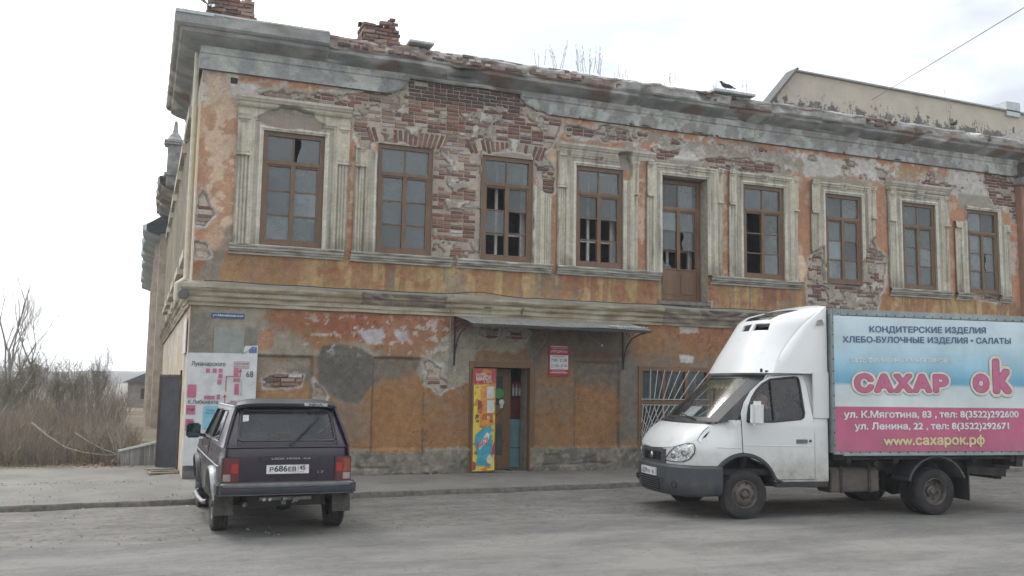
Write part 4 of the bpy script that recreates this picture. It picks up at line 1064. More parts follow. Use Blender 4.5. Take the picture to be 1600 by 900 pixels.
# banner board standing against the left door leaf
bd = empty('advertising_banner', (5.37, -.10, .16), R(-6), 'tall narrow yellow and blue snack advertisement board standing at the left of the shop door', 'banner')
MB().box(-.03, .46, .012, .05, -.02, 2.02).build('backboard', M_WOODD, bd)
m = MB(); rows = []
for i in range(24):
    z = 2.0*i/23; rows.append([(x, .004-.006*math.sin(z*6+x*3)-(.03*(1-z/.15)*x if z < .15 else 0), z+(.05*x*(1-z/.4) if z < .4 else 0)) for x in np.linspace(.0, .44, 6)])
def banner_mat():
    q = NT('snack_banner'); q.set(Roughness=.45)
    t = q.n('ShaderNodeTexCoord'); sp = q.n('ShaderNodeSeparateXYZ'); q.l(t.outputs['Object'], sp.inputs[0])
    n = q.noise(5, 3, .5); mm_ = q.n('ShaderNodeMath', operation='MULTIPLY_ADD'); q.l(n, mm_.inputs[0]); mm_.inputs[1].default_value = .10; q.l(sp.outputs['Z'], mm_.inputs[2])
    rr = q.n('ShaderNodeMath', operation='MULTIPLY'); q.l(mm_.outputs[0], rr.inputs[0]); rr.inputs[1].default_value = .5
    c = q.ramp(rr.outputs[0], (0, (.6, .6, .58)), (.045, (.62, .50, .06)), (.80, (.62, .50, .06)), (.87, (.62, .50, .06)), (.885, (.42, .04, .05)), (1, (.42, .04, .05)))
    blob = q.ramp(q.noise(6.5, 3, .5), (.56, 0), (.60, 1)); c = q.mix(blob, c, (.50, .20, .05)); q.base(c); return q.m
m.grid(rows).build('printed_sheet', banner_mat(), bd, smooth=60, recalc=False)
def flat(name, pts, m_, parent, y): m = MB(); m.add([(p[0], y, p[1]) for p in pts], [tuple(range(len(pts)))]); return m.build(name, m_, parent, recalc=False)
M_PKT = mat('packet_blue', (.05, .31, .40), .4, var=.3, scale=9); M_PKO = mat('packet_orange', (.62, .24, .05), .4, var=.3, scale=9)
flat('packet_print', [(.05, .12), (.36, .10), (.40, .26), (.38, .62), (.36, .90), (.20, .84), (.05, .72), (.03, .55), (.10, .3)], M_PKT, bd, -.012)
flat('packet_print', [(.14, .88), (.40, .90), (.40, 1.70), (.22, 1.68), (.14, 1.60)], M_PKO, bd, -.0125)
flat('packet_print', [(.13, .42), (.30, .58), (.34, .72), (.28, .76), (.20, .64), (.10, .5)], mat('packet_white', (.6, .63, .62), .4), bd, -.014)
flat('packet_print', [(.30, .16), (.38, .14), (.40, .24), (.34, .34), (.27, .24)], mat('packet_cream', (.62, .52, .33), .4), bd, -.0145)
flat('packet_print', [(.08, 1.2), (.16, 1.24), (.17, 1.36), (.09, 1.4)], mat('packet_brown', (.18, .07, .03), .4), bd, -.014)
flat('packet_print', [(.03, 1.02), (.10, 1.04), (.12, 1.1), (.05, 1.12)], mat('packet_brown', (.18, .07, .03), .4), bd, -.014)
flat('notice', [(.26, 1.42), (.40, 1.42), (.40, 1.66), (.26, 1.66)], M_WHITE, bd, -.018)
flat('notice', [(.27, 1.14), (.41, 1.14), (.41, 1.39), (.27, 1.39)], M_WHITE, bd, -.018)
M_WT = mat('print_white', (.68, .69, .70), .5)
text('Закажи', .2, .06, (.03, -.014, 1.86), (1, 0, .12), (-.12, 0, 1), M_WT, bd)
text('МАКСИ', .30, .09, (.05, -.014, 1.76), (1, 0, .14), (-.1, 0, 1), M_WT, bd, off=.02)
text('в пути!', .17, .055, (.2, -.014, 1.72), (1, 0, .14), (-.1, 0, 1), M_WT, bd)
text('МАКСИ', .20, .10, (.16, -.0155, 1.12), (.25, 0, 1), (-1, 0, .3), M_RED, bd, off=.02)
text('МАКСИ', .25, .12, (.11, -.0165, .44), (1, 0, .62), (-.4, 0, 1), M_RED, bd, off=.03)

# awning
M_IRON = mat('black_iron', (.03, .03, .032), .6, var=.4, scale=20)
aw = empty('entrance_canopy', (4.95, 0, 3.0), 0, 'long corrugated metal canopy on curved iron brackets above the shop door', 'canopy')
xs = np.linspace(0, 3.85, 232); rows = []
for d, z in ((-.005, .215), (-.3, .165), (-.6, .11), (-.9, .055), (-1.12, .0)):
    rows.append([(x, d+(.02*n3(x*2, 0, 0) if d < -1 else 0), z+.007*math.sin(x*2*math.pi/.066)+.02*n3(x*.9, d, 1)*(-d)) for x in xs])
def galv():
    q = NT('galvanised_sheet'); q.set(Roughness=.55, Metallic=.35); f = q.noise(3, 5, .7, (3, 1, 1)); q.base(q.mix(q.ramp(f, (.4, 0), (.65, 1)), (.34, .35, .34), (.20, .19, .17))); return q.m
M_GALV = galv()
MB().grid(rows).build('roof_sheet', M_GALV, aw, smooth=60, recalc=False)
m = MB(); m.bar((0, -1.10, -.03), (3.85, -1.10, -.03), .03, .05); m.build('front_rail', M_IRON, aw)
for x in (.6, 1.5, 2.4, 3.2): MB().bar((x, -.02, .18), (x, -1.09, -.025), .03, .03).build('rafter', M_IRON, aw)
MB().bar((0, -.5, .085), (3.85, -.5, .085), .03, .03).build('purlin', M_IRON, aw)
for x in (.02, 3.80):
    m = MB(); m.bar((x, -.03, .2), (x, -.03, -.78), .028, .028); m.bar((x, -.03, .17), (x, -1.10, -.03), .028, .028)
    m.tube([(x, -.03, -.75), (x, -.07, -.50), (x, -.18, -.30), (x, -.40, -.14), (x, -.75, -.06), (x, -1.08, -.04)], .014, 6)
    for c0, r0 in (((-.22, -.05), .08), ((-.42, .0), .06)):
        m.tube([(x, c0[0]+r0*math.cos(a)*(1-a*.06), c0[1]+r0*math.sin(a)*(1-a*.06)) for a in np.linspace(0, 8, 22)], .007, 5)
    m.build('bracket', M_IRON, aw)
m = MB(); rs = random.Random(8)
for i in range(60):
    t = rs.random(); x = 2.95+.85*t; s = rs.uniform(.01, .03)*(2 if i < 4 else 1); y = -.95-rs.random()*.12; z = .04+.02*rs.random(); a = [(s*rs.uniform(.6, 1.3)) for _ in range(4)]
    m.add([(x-a[0], y-a[1], z), (x+a[1], y-a[2]*.5, z), (x+a[2]*.3, y+a[3], z), (x, y, z+a[0])], [(0, 1, 3), (1, 2, 3), (2, 0, 3)])
tag(m.build('fallen_plaster_bits', mat('plaster_crumbs', (.46, .46, .43), .9), aw), kind='stuff')
# slack wires and bulb under the canopy
def wire(P, name, label, rad=.006, m_=None, cat='cable'):
    return tag(MB().tube(P, rad, 5).build(name, m_ or mat('grey_cable', (.28, .26, .22), .7), None, smooth=60), label, cat)
wire([(6.95, -.04, 2.98), (6.93, -.05, 2.78), (6.72, -.03, 2.50), (6.62, -.02, 2.36)], 'hanging_cable', 'pale cable looping from under the canopy down to the door frame')
wire([(5.9, -.06, 2.93), (6.6, -.1, 2.90), (7.2, -.12, 3.02), (8.6, -.1, 2.98)], 'hanging_cable', 'long slack cable strung beneath the canopy sheet', .005)
wire([(7.75, -.12, 3.0), (7.95, -.1, 2.85), (8.1, -.06, 2.78), (8.22, -.05, 2.73)], 'hanging_cable', 'short cable with a pale end hanging right of the hours sign', .006)
m = MB(); m.lathe([(0, 0), (.02, .005), (.025, .03), (.012, .05)], 8, (8.23, -.05, 2.69), 'z'); tag(m.build('light_bulb_holder', M_WT, None), 'tiny white bulb holder at the end of the cable over the bricked window', 'lamp holder')

# opening hours sign
sg = empty('opening_hours_sign', (7.02, -.02, 2.055), 0, 'red and white opening hours sign on the wall right of the shop door', 'sign')
MB().box(0, .452, -.012, .015, 0, .635).build('board', M_RED, sg, bevel=.003)
MB().box(.022, .43, -.0145, -.011, .135, .43).build('white_field', M_WT, sg)
M_DR = mat('sign_darkred', (.20, .03, .05), .6)
text('продуктовый магазин', .36, .025, (.05, -.0165, .56), FX, FU, M_WT, sg, off=.01)
MB().box(.03, .42, -.0142, -.0122, .60, .612).build('stripe', M_WT, sg)
text('«ПРОДУКТЫ»', .38, .055, (.035, -.0165, .475), FX, FU, M_WT, sg, off=.02)
text('РЕЖИМ РАБОТЫ:', .26, .025, (.09, -.0165, .39), FX, FU, M_DR, sg, off=.01)
text('7.00 - 21.00', .36, .06, (.045, -.0165, .295), FX, FU, M_DR, sg, off=.02)
text('7.30 - 21.00', .29, .045, (.11, -.0165, .19), FX, FU, M_DR, sg, off=.02)
text('СБ ВС', .04, .08, (.045, -.0165, .17), FX, FU, M_DR, sg, fit='СБ ВС')
MB().box(.06, .37, -.0145, -.0122, .085, .118).build('stripe', mat('sign_pink', (.50, .18, .22), .5), sg); MB().box(.03, .42, -.0142, -.0122, .062, .075).build('stripe', M_WT, sg)

# street name plate, grey meter panel, paper
pl = empty('street_name_plate', (.36, -.02, 2.985), 0, 'small blue street name plate high on the wall near the house corner', 'sign')
MB().box(0, .575, -.006, .012, 0, .085).build('plate', mat('enamel_blue', (.02, .07, .20), .35), pl, bevel=.002)
text('ул.Михайловская', .53, .05, (.022, -.0085, .017), FX, FU, M_WT, pl, off=.01)
gp = empty('metal_wall_panel', (.42, -.03, 2.35), 0, 'blank grey sheet metal panel below the blue street name plate', 'panel')
MB().box(0, .53, -.012, .02, 0, .455).build('sheet', mat('grey_sheet', (.25, .27, .25), .55, .2, var=.18, scale=5, dirt=(.16, .17, .15), dirt_amt=.3), gp, bevel=.004)
for x in (.04, .27, .49):
    for z in (.04, .42): MB().lathe([(0, -.016), (.007, -.014), (.008, -.011)], 6, (x, 0, z), 'y').build('screw', M_IRON, gp)
ps = empty('torn_poster', (.93, -.02, 2.33), 0, 'torn white and blue poster scrap at the top right corner of the route map board', 'poster')
flat('sheet', [(0, .0), (.26, 0), (.27, .17), (.05, .16), (.0, .10)], M_WHITE, ps, -.012); flat('print', [(.12, .01), (.25, .02), (.25, .14), (.16, .15), (.10, .08)], mat('print_violet', (.12, .16, .35), .6, var=.5, scale=30), ps, -.014); MB().bar((-.02, -.018, .0), (.09, -.016, .06), .012, .006).build('marker_stroke', M_INK, ps)

# map board
mb_ = empty('route_map_board', (.01, -.03, .36), 0, 'large white route map board with pink blocks at the house corner behind the dark car', 'sign')
bw = 1.185
m = MB(); rows = [[(x, -.01-.008*n3(x*2, z*1.5, 0), z+(.0 if z < 1.9 else -.02*(1-x/bw))) for x in np.linspace(-.012, bw, 14)] for z in np.linspace(0, 2.0, 22)]
m.grid(rows).build('panel', M_WHITE, mb_, smooth=60, recalc=False)
MB().box(0, bw, .0, .02, .01, 1.97).build('backing', M_GREYINK, mb_)
def blk(x0, x1, z0, z1, m_=M_PINK): return MB().box(x0, x1, -.025, -.0225, z0, z1).build('map_block', m_, mb_)
# px on board: x = (px-297)/(397-297)*1.17 ; measured in the photo
def bxm(p): return (p-294.5)/104.*1.185
def bzm(q): return 2.0*(1-(q-550.)/170.)*.93+.05
U = lambda px: bxm(px); V = lambda py: 1.915-(py-556)/82.5
for x0, x1, y0, y1 in ((321, 327, 573, 579), (331, 337, 573, 579), (340, 346, 573, 579), (340, 346, 581, 587), (339, 345, 589, 596), (295, 308, 597, 616), (320, 336, 613, 618), (339, 344, 611, 618), (363, 370, 572, 583), (363, 373, 587, 592), (365, 372, 595, 611), (360, 368, 620, 624), (294.5, 308, 627, 640), (294.5, 306, 647, 664)): blk(U(x0), U(x1), V(y1), V(y0))
blk(U(320), U(342), V(662), V(628), M_BLUEP)
for P in (((352, 607), (352, 584)), ((352, 584.5), (372, 584.5)), ((373, 585), (373, 577)), ((351, 632), (351, 615))):
    a, b = P; MB().bar((U(a[0]), -.0275, V(a[1])), (U(b[0]), -.0275, V(b[1])), .012, .004, (0, 1, 0)).build('route_line', M_RED, mb_)
for c in ((373, 574), (351, 612)): flat('route_arrow', [(U(c[0]-3), V(c[1]+3)), (U(c[0]+3), V(c[1]+3)), (U(c[0]), V(c[1]-1))], M_RED, mb_, -.0275)
def mt(s, x0, x1, y0, y1, m_=M_INK, off=.012): return text(s, U(x1)-U(x0), V(y0)-V(y1), (U(x0), -.0285, V(y1)), FX, FU, m_, mb_, off=off)
mt('Луначарского', 299, 350, 563, 571); mt('К.Либкнехта', 297, 341, 619, 625); mt('68', 382, 393, 576, 585, off=0); mt('ДК', 297, 308, 650, 658, off=0); mt('Красина', 306, 340, 666, 673); mt('Советская', 298, 338, 714, 721)
mt('Сквер', 325, 337, 633, 636, mat('print_bluetext', (.05, .18, .35), .6)); mt('Мира', 324, 338, 637, 640, mat('print_bluetext', (.05, .18, .35), .6)); mt('УЧИ', 296, 306, 631, 636)
mt('оптика', 365, 384, 564, 567, off=0); mt('ОПТИКА', 365, 384, 568, 571, M_RED)
m = MB(); prect(m, U(363), U(386), V(572.5), V(562), -.0275, -.0245, .008); m.build('map_frame', M_PINK, mb_)
tt = text('М.Горького', .28, .05, (U(378), -.0285, V(612)), (0, 0, 1), (-1, 0, 0), M_GREYINK, mb_)
# paper notices round the corner on the flank
pn = tag(MB().box(-.035, -.02, .55, 1.65, 2.35, 3.0).build('flank_poster', mat('faded_poster', (.6, .52, .50), .7, var=.3, scale=6), None), 'faded pinkish poster sheet on the flank wall just round the corner', 'poster')
# base of the board
tag(MB().box(.03, 1.16, -.05, .0, .13, .35).build('base_slab', mat('slab_grey', (.13, .125, .12), .9, var=.3), None), 'dark grey slab at the wall foot under the route map board', 'slab')

# barred window
bw_ = MB(); a, b, c, d = BARW; prect(bw_, a-.03, b+.03, c-.03, d+.03, -.03, .06, .10)
x1, x2 = a+.60, a+1.17
bw_.box(x1-.035, x1+.035, -.01, .05, c+.06, d-.06); bw_.box(x2-.035, x2+.035, -.01, .05, c+.06, d-.06); bw_.box(a+.06, b-.06, -.015, .052, 1.50, 1.57)
bwf = bw_.build('barred_window', M_WOODD, house)
for u0, u1 in ((a+.07, x1-.035), (x1+.035, x2-.035), (x2+.035, b-.07)):
    for z0, z1 in ((c+.07, 1.50), (1.57, d-.07)): MB().box(u0, u1, .03, .034, z0, z1).build('pane', M_GLASS2, bwf)
M_BAR = mat('white_bars', (.52, .52, .50), .6, var=.3, scale=15)
def rays(cx, cz, A, lo, hi):
    for ang in A:
        dx, dz = math.cos(R(ang)), math.sin(R(ang)); t0, t1 = 0, 9
        for p, dd_, l, h in ((cx, dx, a+.03, b-.03), (cz, dz, lo, hi)):
            if abs(dd_) < 1e-6: continue
            ta, tb = (l-p)/dd_, (h-p)/dd_; t0 = max(t0, min(ta, tb)); t1 = min(t1, max(ta, tb))
        if t1 > t0+.05: MB().bar((cx+dx*t0, -.045, cz+dz*t0), (cx+dx*t1, -.045, cz+dz*t1), .013, .013).build('bar', M_BAR, bwf)
rays(a-.05, c-.05, range(8, 88, 5), c, 1.47); rays(a+.2, .6, range(40, 90, 6), 1.60, d-.04)
rays(a+.65, c-.1, range(95, 150, 11), c, 1.47)
for z in (1.48, 1.60): MB().bar((a+.03, -.046, z), (b-.03, -.046, z), .014, .014).build('bar', M_BAR, bwf)
for x in (a+.34, x1+.36, x2+.30): MB().box(x-.03, x+.03, .12, .15, c, d).build('inner_bar', M_INNER, bwf)
MB().box(a, b, .15, .17, c, .9).build('curtain', mat('curtain_cloth', (.3, .32, .33), .9), bwf)

# iron door leaf standing open at the flank, and threshold boards
il = empty('iron_door_leaf', (0, 1.95, .06), 0, 'tall dark rusty iron door leaf standing open at the flank of the house', 'door')
m = MB(); hz = Vector((0, 0, 0)); ez = Vector((-.36, .62, 0)); nn_ = Vector((-.86, -.5, 0))*.03
m.prism([(0, 0), (1, 0), (1, 1.9), (0, 1.9)], lambda u, v: tuple(hz.lerp(ez, u)+Vector((0, 0, v))), lambda u, v: tuple(hz.lerp(ez, u)+Vector((0, 0, v))+nn_)); m.build('leaf', mat('dark_iron_door', (.035, .04, .05), .6, .2, var=.4, scale=4), il)
m = MB()
for u in (0, 1): m.bar(hz.lerp(ez, u)+nn_, hz.lerp(ez, u)+nn_+Vector((0, 0, 1.9)), .04, .04)
m.bar(hz+nn_+Vector((0, 0, 1.88)), ez+nn_+Vector((0, 0, 1.88)), .04, .04); m.build('leaf_frame', mat('rust_frame', (.12, .07, .05), .8, var=.4), il)
for k, (x, y, r) in enumerate(((-.28, .95, .5), (-.20, 1.25, .3), (-.33, 1.5, .6))):
    o = MB().box(-.3, .3, -.06, .06, 0, .03).build('loose_board', mat('old_board', (.24, .21, .17), .9, var=.4), None, bevel=.004); o.location = (x, y, .13+k*.012); o.rotation_euler = (0, .03, r)
    tag(o, ('short weathered board lying nearest the house corner', 'weathered board lying across at the foot of the iron door', 'weathered board lying farthest back by the iron door')[k], 'board', 'loose boards by the side door')

# plank screen with a sloping white rail behind the pavement
pf = empty('plank_screen', (-1.06, 3.1, .08), 0, 'low grey plank screen with a sloping white rail beside the side door', 'fence')
M_PLK = mat('grey_plank', (.29, .28, .26), .9, var=.35, scale=4, sc=(4, 4, .5), objvar=.25, bump=.004)
for k in range(9):
    x = k*.092; h = .33+.19*k/9
    MB().box(x+.003, x+.086, 0, .02, 0, h).build('plank', M_PLK, pf, bevel=.003)
MB().bar((-.04, -.01, .33), (.86, -.01, .545), .07, .04).build('rail', mat('white_rail', (.6, .6, .58), .7, var=.2), pf)
MB().bar((-.04, .02, 0), (-.04, .02, .36), .05, .05).build('post', M_PLK, pf)
m = MB(); rs = random.Random(4)
for i in range(90):
    x = -1.12-rs.random()**1.5*.7; y = 3.0+rs.uniform(-.25, .25); s = rs.uniform(.02, .06); z = .1+rs.random()*.16*max(0, 1-(-1.12-x)/.5)
    P = [(x+rs.uniform(-s, s), y+rs.uniform(-s, s), z+rs.uniform(-s, s)) for _ in range(5)]; m.add(P, [(0, 1, 2), (0, 1, 3), (1, 2, 3), (2, 0, 3), (2, 3, 4), (1, 2, 4)])
tag(m.build('rubble', mat('rubble', (.23, .17, .13), .95, var=.5)), kind='stuff')

# ------------------------------------------------ neighbouring wall at the right edge
nb = empty('neighbour_house', (XR, 0, 0), 0, 'orange plastered neighbouring house just beyond the right end of the old facade', 'building')
M_NB = mat('neighbour_plaster', (.33, .17, .105), .92, var=.3, scale=2, bump=.01, bscale=30, dirt=(.22, .19, .16), dirt_amt=.5)
MB().box(.0, .62, -.16, 6, .0, 7.3).build('pilaster', M_NB, nb, bevel=.02); MB().box(.62, 9, -.05, 8, .0, 7.6).build('wall', M_NB, nb)
MB().box(-.06, .70, -.30, 6, 7.3, 7.5).build('cornice', mat('nb_trim', (.30, .29, .27), .9, var=.3), nb, bevel=.03); MB().box(.0, 9, -.45, 8, 7.9, 8.75).build('parapet', mat('nb_trim', (.30, .29, .27), .9), nb, bevel=.03)
MB().box(.05, 9, -.30, 8, 7.5, 7.9).build('frieze', mat('nb_dark', (.15, .12, .11), .9, var=.5), nb)
# tall blank gable wall behind
gb = empty('gable_building', (18, 7, 0), 0, 'taller house behind with a blank beige gable wall stained dark along its foot', 'building')
def gable_mat():
    q = NT('stained_gable'); q.set(Roughness=.95); f = q.noise(1.3, 6, .7); g = q.noise(2.6, 7, .72, (1, 1, .8))
    t = q.n('ShaderNodeTexCoord'); sp = q.n('ShaderNodeSeparateXYZ'); q.l(t.outputs['Object'], sp.inputs[0])
    c = q.mix(q.ramp(f, (.4, 0), (.65, 1)), (.46, .42, .345), (.39, .355, .30))
    d = q.n('ShaderNodeMath', operation='MULTIPLY_ADD'); q.l(sp.outputs['Z'], d.inputs[0]); d.inputs[1].default_value = -.95; d.inputs[2].default_value = 11.34
    e = q.n('ShaderNodeMath', operation='MULTIPLY_ADD'); q.l(g, e.inputs[0]); e.inputs[1].default_value = 3.6; q.l(d.outputs[0], e.inputs[2]); 
    e2 = q.n('ShaderNodeMath', operation='MULTIPLY'); q.l(e.outputs[0], e2.inputs[0]); e2.inputs[1].default_value = .4
    c = q.mix(q.ramp(e2.outputs[0], (.90, 0), (.97, .9)), c, (.07, .072, .075)); q.base(c); q.bump(g, .3, .02); return q.m
m = MB(); P = [(-.6, 0), (-.6, 10.6), (.99, 12.42), (11.3, 12.26), (16, 12.2), (16, 0)]
m.prism(P, lambda u, v: (u, 0, v), lambda u, v: (u, .4, v)); m.build('wall', gable_mat(), gb)
m = MB(); m.bar((-.75, .1, 10.45), (1.03, .1, 12.5), .6, .07); m.build('roof_edge', mat('dark_roof_edge', (.09, .09, .09), .8), gb)
m = MB(); m.bar((1.0, .2, 12.46), (16, .2, 12.22), .6, .05); m.build('coping', mat('coping_grey', (.30, .30, .29), .7, var=.3), gb)
m = MB(); m.add([(-.7, .5, 10.5), (1.0, .5, 12.44), (16, .5, 12.2), (16, 12, 13.4), (1, 12, 13.7), (-.7, 12, 10.5)], [(0, 1, 4, 5), (1, 2, 3, 4)]); m.build('roof', mat('sheet_roof_pale', (.55, .56, .56), .5, .2), gb)
MB().box(10.6, 11.3, -.1, .6, 12.1, 12.65).build('metal_box', mat('galv_box', (.42, .47, .47), .5, .2), gb, bevel=.01)
# service wire from the gable to a pole off to the right
wire([(22.25, 6.95, 11.87), (19.8, 1.98, 11.19), (17.35, -3, 10.52), (13.4, -11, 9.5)], 'overhead_wire', 'thin overhead wire running from the gable wall up out of the picture', .010, mat('wire_dark', (.12, .09, .09), .6), 'wire')

# annex and houses beyond the flank
an = empty('rear_annex', (0, 20, 0), 0, 'rear wing of the house with a sagging blue grey roof eave along the left flank', 'building')
MB().box(-.32, 14, 0, 24, 0, 7.4).build('wall', mat('annex_plaster', (.46, .40, .33), .9, var=.4, scale=2, bump=.01), an)
rows = []
for i in range(50):
    s = -.6+i*.5; e = -.95+.16*n3(s*.7, 2, 0)+(.1 if i % 7 < 2 else 0); zz = 7.45+.12*n3(s*.8, 0, 0)
    rows.append([(-.3, s, 7.2+.05*n3(s, 1, 1)), (e+.05, s, zz-.02), (e, s, zz+.05), (e, s, zz+.26), (0, s, 8.2), (4, s, 9.3)])
MB().grid(rows).build('eave', mat('blue_grey_eave', (.26, .31, .34), .7, var=.35, scale=2), an, smooth=30)
for k in range(4): MB().box(-.48, -.3, 1+5.6*k, 1.5+5.6*k, 0, 7.2).build('pilaster', mat('annex_plaster', (.46, .40, .33), .9), an)
def small_house(name, x, y, w, d, h, rh, label, wallc, roofc, rz=0):
    e = empty(name, (x, y, 0), rz, label, 'house', 'houses beyond the waste ground')
    MB().box(0, w, 0, d, -.3, h).build('wall', mat('wall_%s' % label[:6], wallc, .9, var=.3, scale=1.5), e)
    m = MB(); o = .35; m.prism([(-o, h-.05), (w+o, h-.05), (w/2, h+rh)], lambda u, v: (u, -o, v), lambda u, v: (u, d+o, v)); m.build('roof', mat('roof_%s' % label[:6], roofc, .8, var=.3, scale=2), e)
    for k in range(max(1, int(w/2.5))):
        wf = MB().box(.8+k*2.3, 1.8+k*2.3, -.03, .02, h*.35, h*.75).build('window', M_DARK, e)
    return e
small_house('wooden_house', -1.45, 48, 5, 8, 1.7, 1.25, 'small dark roofed wooden house with a pale gable peeping past the flank wall', (.30, .29, .27), (.10, .11, .125))
small_house('warehouse', -40, 165, 31, 12, 1.6, 1.0, 'long low white roofed warehouse far behind the bushes', (.30, .30, .29), (.62, .63, .63))
small_house('brick_shed', -17, 120, 7, 8, 1.3, 1.0, 'small shed with a white roof far off left of the flank', (.28, .22, .18), (.6, .6, .6))
rs = random.Random(9)
for k, (x, y, w, h) in enumerate(((-70, 430, 14, 4.5), (-48, 440, 9, 6), (-96, 440, 12, 4), (-26, 430, 10, 4), (-120, 440, 20, 4.5))):
    small_house('distant_house', x, y, w, 8, h, 2., ('tiny grey house on the hazy skyline, wide with a low ridge', 'tallest tiny house block on the hazy skyline', 'tiny house on the skyline further left of the tall one', 'tiny skyline house nearest to the flank wall', 'widest tiny building at the far left of the skyline')[k], (.3, .3, .3), (.22, .22, .23))
# wooded ridge on the horizon
rows = []
for i in range(160):
    x = -690+i*8.6; h = 6+2*n3(x*.004, 0, 0)+1.5*n3(x*.03, 1, 0)+.8*n3(x*.15, 2, 0)
    rows.append([(x, 480, -1), (x, 486, max(2, h*.7)), (x, 500, max(3, h)), (x, 540, max(3, h)), (x, 695, -1)])
tag(MB().grid(rows).build('hills', mat('far_woods', (.085, .08, .065), 1., var=.4, scale=.05), smooth=60), kind='structure')

# more print on the snack board
for (x, z, r, c) in ((.36, .98, .035, 'packet_brown'), (.37, .74, .03, 'packet_cream'), (.06, .36, .03, 'packet_brown'), (.30, 1.05, .03, 'packet_cream'), (.08, .98, .03, 'packet_brown')):
    MB().lathe([(r*.4, -.0), (r, -.0), (r, -.003), (r*.4, -.003)], 12, (x, -.016, z), 'y').build('biscuit_print', MATS[c], bd)
flat('packet_print', [(.36, .30), (.44, .34), (.44, .60), (.40, .5)], M_RED, bd, -.013); flat('packet_print', [(.0, .02), (.06, .04), (.07, .16), (.0, .2)], M_RED, bd, -.013)
flat('packet_print', [(.17, 1.0), (.38, 1.02), (.38, 1.14), (.18, 1.12)], mat('packet_darkorange', (.40, .12, .03), .4, var=.4, scale=20), bd, -.0135)
# litter and grit swept against the wall foot and the kerb
rs = random.Random(77); lm = MB(); LMs = [mat('litter_pale', (.5, .5, .47), .8), mat('litter_red', (.30, .05, .05), .7), mat('litter_brown', (.14, .10, .07), .9)]
for i in range(130):
    if rs.random() < .5: x = rs.uniform(1.2, 9.5); y = -.06-abs(rs.gauss(0, .10)); z = .128
    else: x = rs.uniform(-6, 15); y = kerb_y(x)-.05-abs(rs.gauss(0, .12)); z = .03
    s = rs.uniform(.008, .03); a = rs.uniform(0, 6.28); lm.cur = rs.choice([0, 2, 2, 2, 0, 1]); c_, s_ = math.cos(a)*s, math.sin(a)*s
    lm.add([(x-c_, y-s_, z), (x+s_*.6, y-c_*.6, z+s*.2), (x+c_, y+s_, z+s*.5), (x-s_*.6, y+c_*.6, z+s*.3)], [(0, 1, 2, 3)])
tag(lm.build('litter', LMs, recalc=False), kind='stuff')
m = MB()
for i in range(70):      # ledge of crumbled plaster along the plinth foot
    x = rs.choice([rs.uniform(3.2, 4.9), rs.uniform(1.5, 11)]); s = rs.uniform(.015, .055); y = -.04-rs.random()*.05; z = .125+rs.random()*.03
    P = [(x+rs.uniform(-s, s)*1.6, y+rs.uniform(-s, s)*.8, z+rs.uniform(-.3*s, s*.7)) for _ in range(5)]; m.add(P, [(0, 1, 2), (0, 1, 3), (1, 2, 3), (2, 0, 3), (2, 3, 4), (1, 2, 4)])
tag(m.build('plinth_crumbs', mat('plinth_crumb', (.20, .19, .165), .95, var=.4)), kind='stuff')

# ================================================================ BARE SPRING SCRUB, TREES, WEEDS, BIRDS
M_TWIG = mat('grey_brown_twigs', (.23, .195, .16), .95, var=.4, scale=3); M_TWIG2 = mat('straw_stems', (.33, .275, .19), .95, var=.3, scale=3); M_BARK = mat('grey_bark', (.32, .31, .29), .95, var=.4, scale=8, bump=.01, bscale=30); M_PALEB = mat('pale_branch', (.36, .33, .28), .9, var=.3, scale=8); M_BUDS = mat('olive_buds', (.15, .14, .085), .95, var=.4, scale=3)  # twig colours lightened to stand in for a pale veil of light
def twig(m, p, d, L, r, rs, segs=3, wob=.18):
    pts = [p]; q = Vector(p); d = Vector(d).normalized()
    for k in range(segs):
        d = (d+Vector((rs.uniform(-wob, wob), rs.uniform(-wob, wob), rs.uniform(-wob*.6, wob)))).normalized(); q = q+d*L/segs; pts.append(tuple(q))
    m.tube(pts, [r*(1-.8*k/segs) for k in range(segs+1)], 3, caps=False); return pts, d
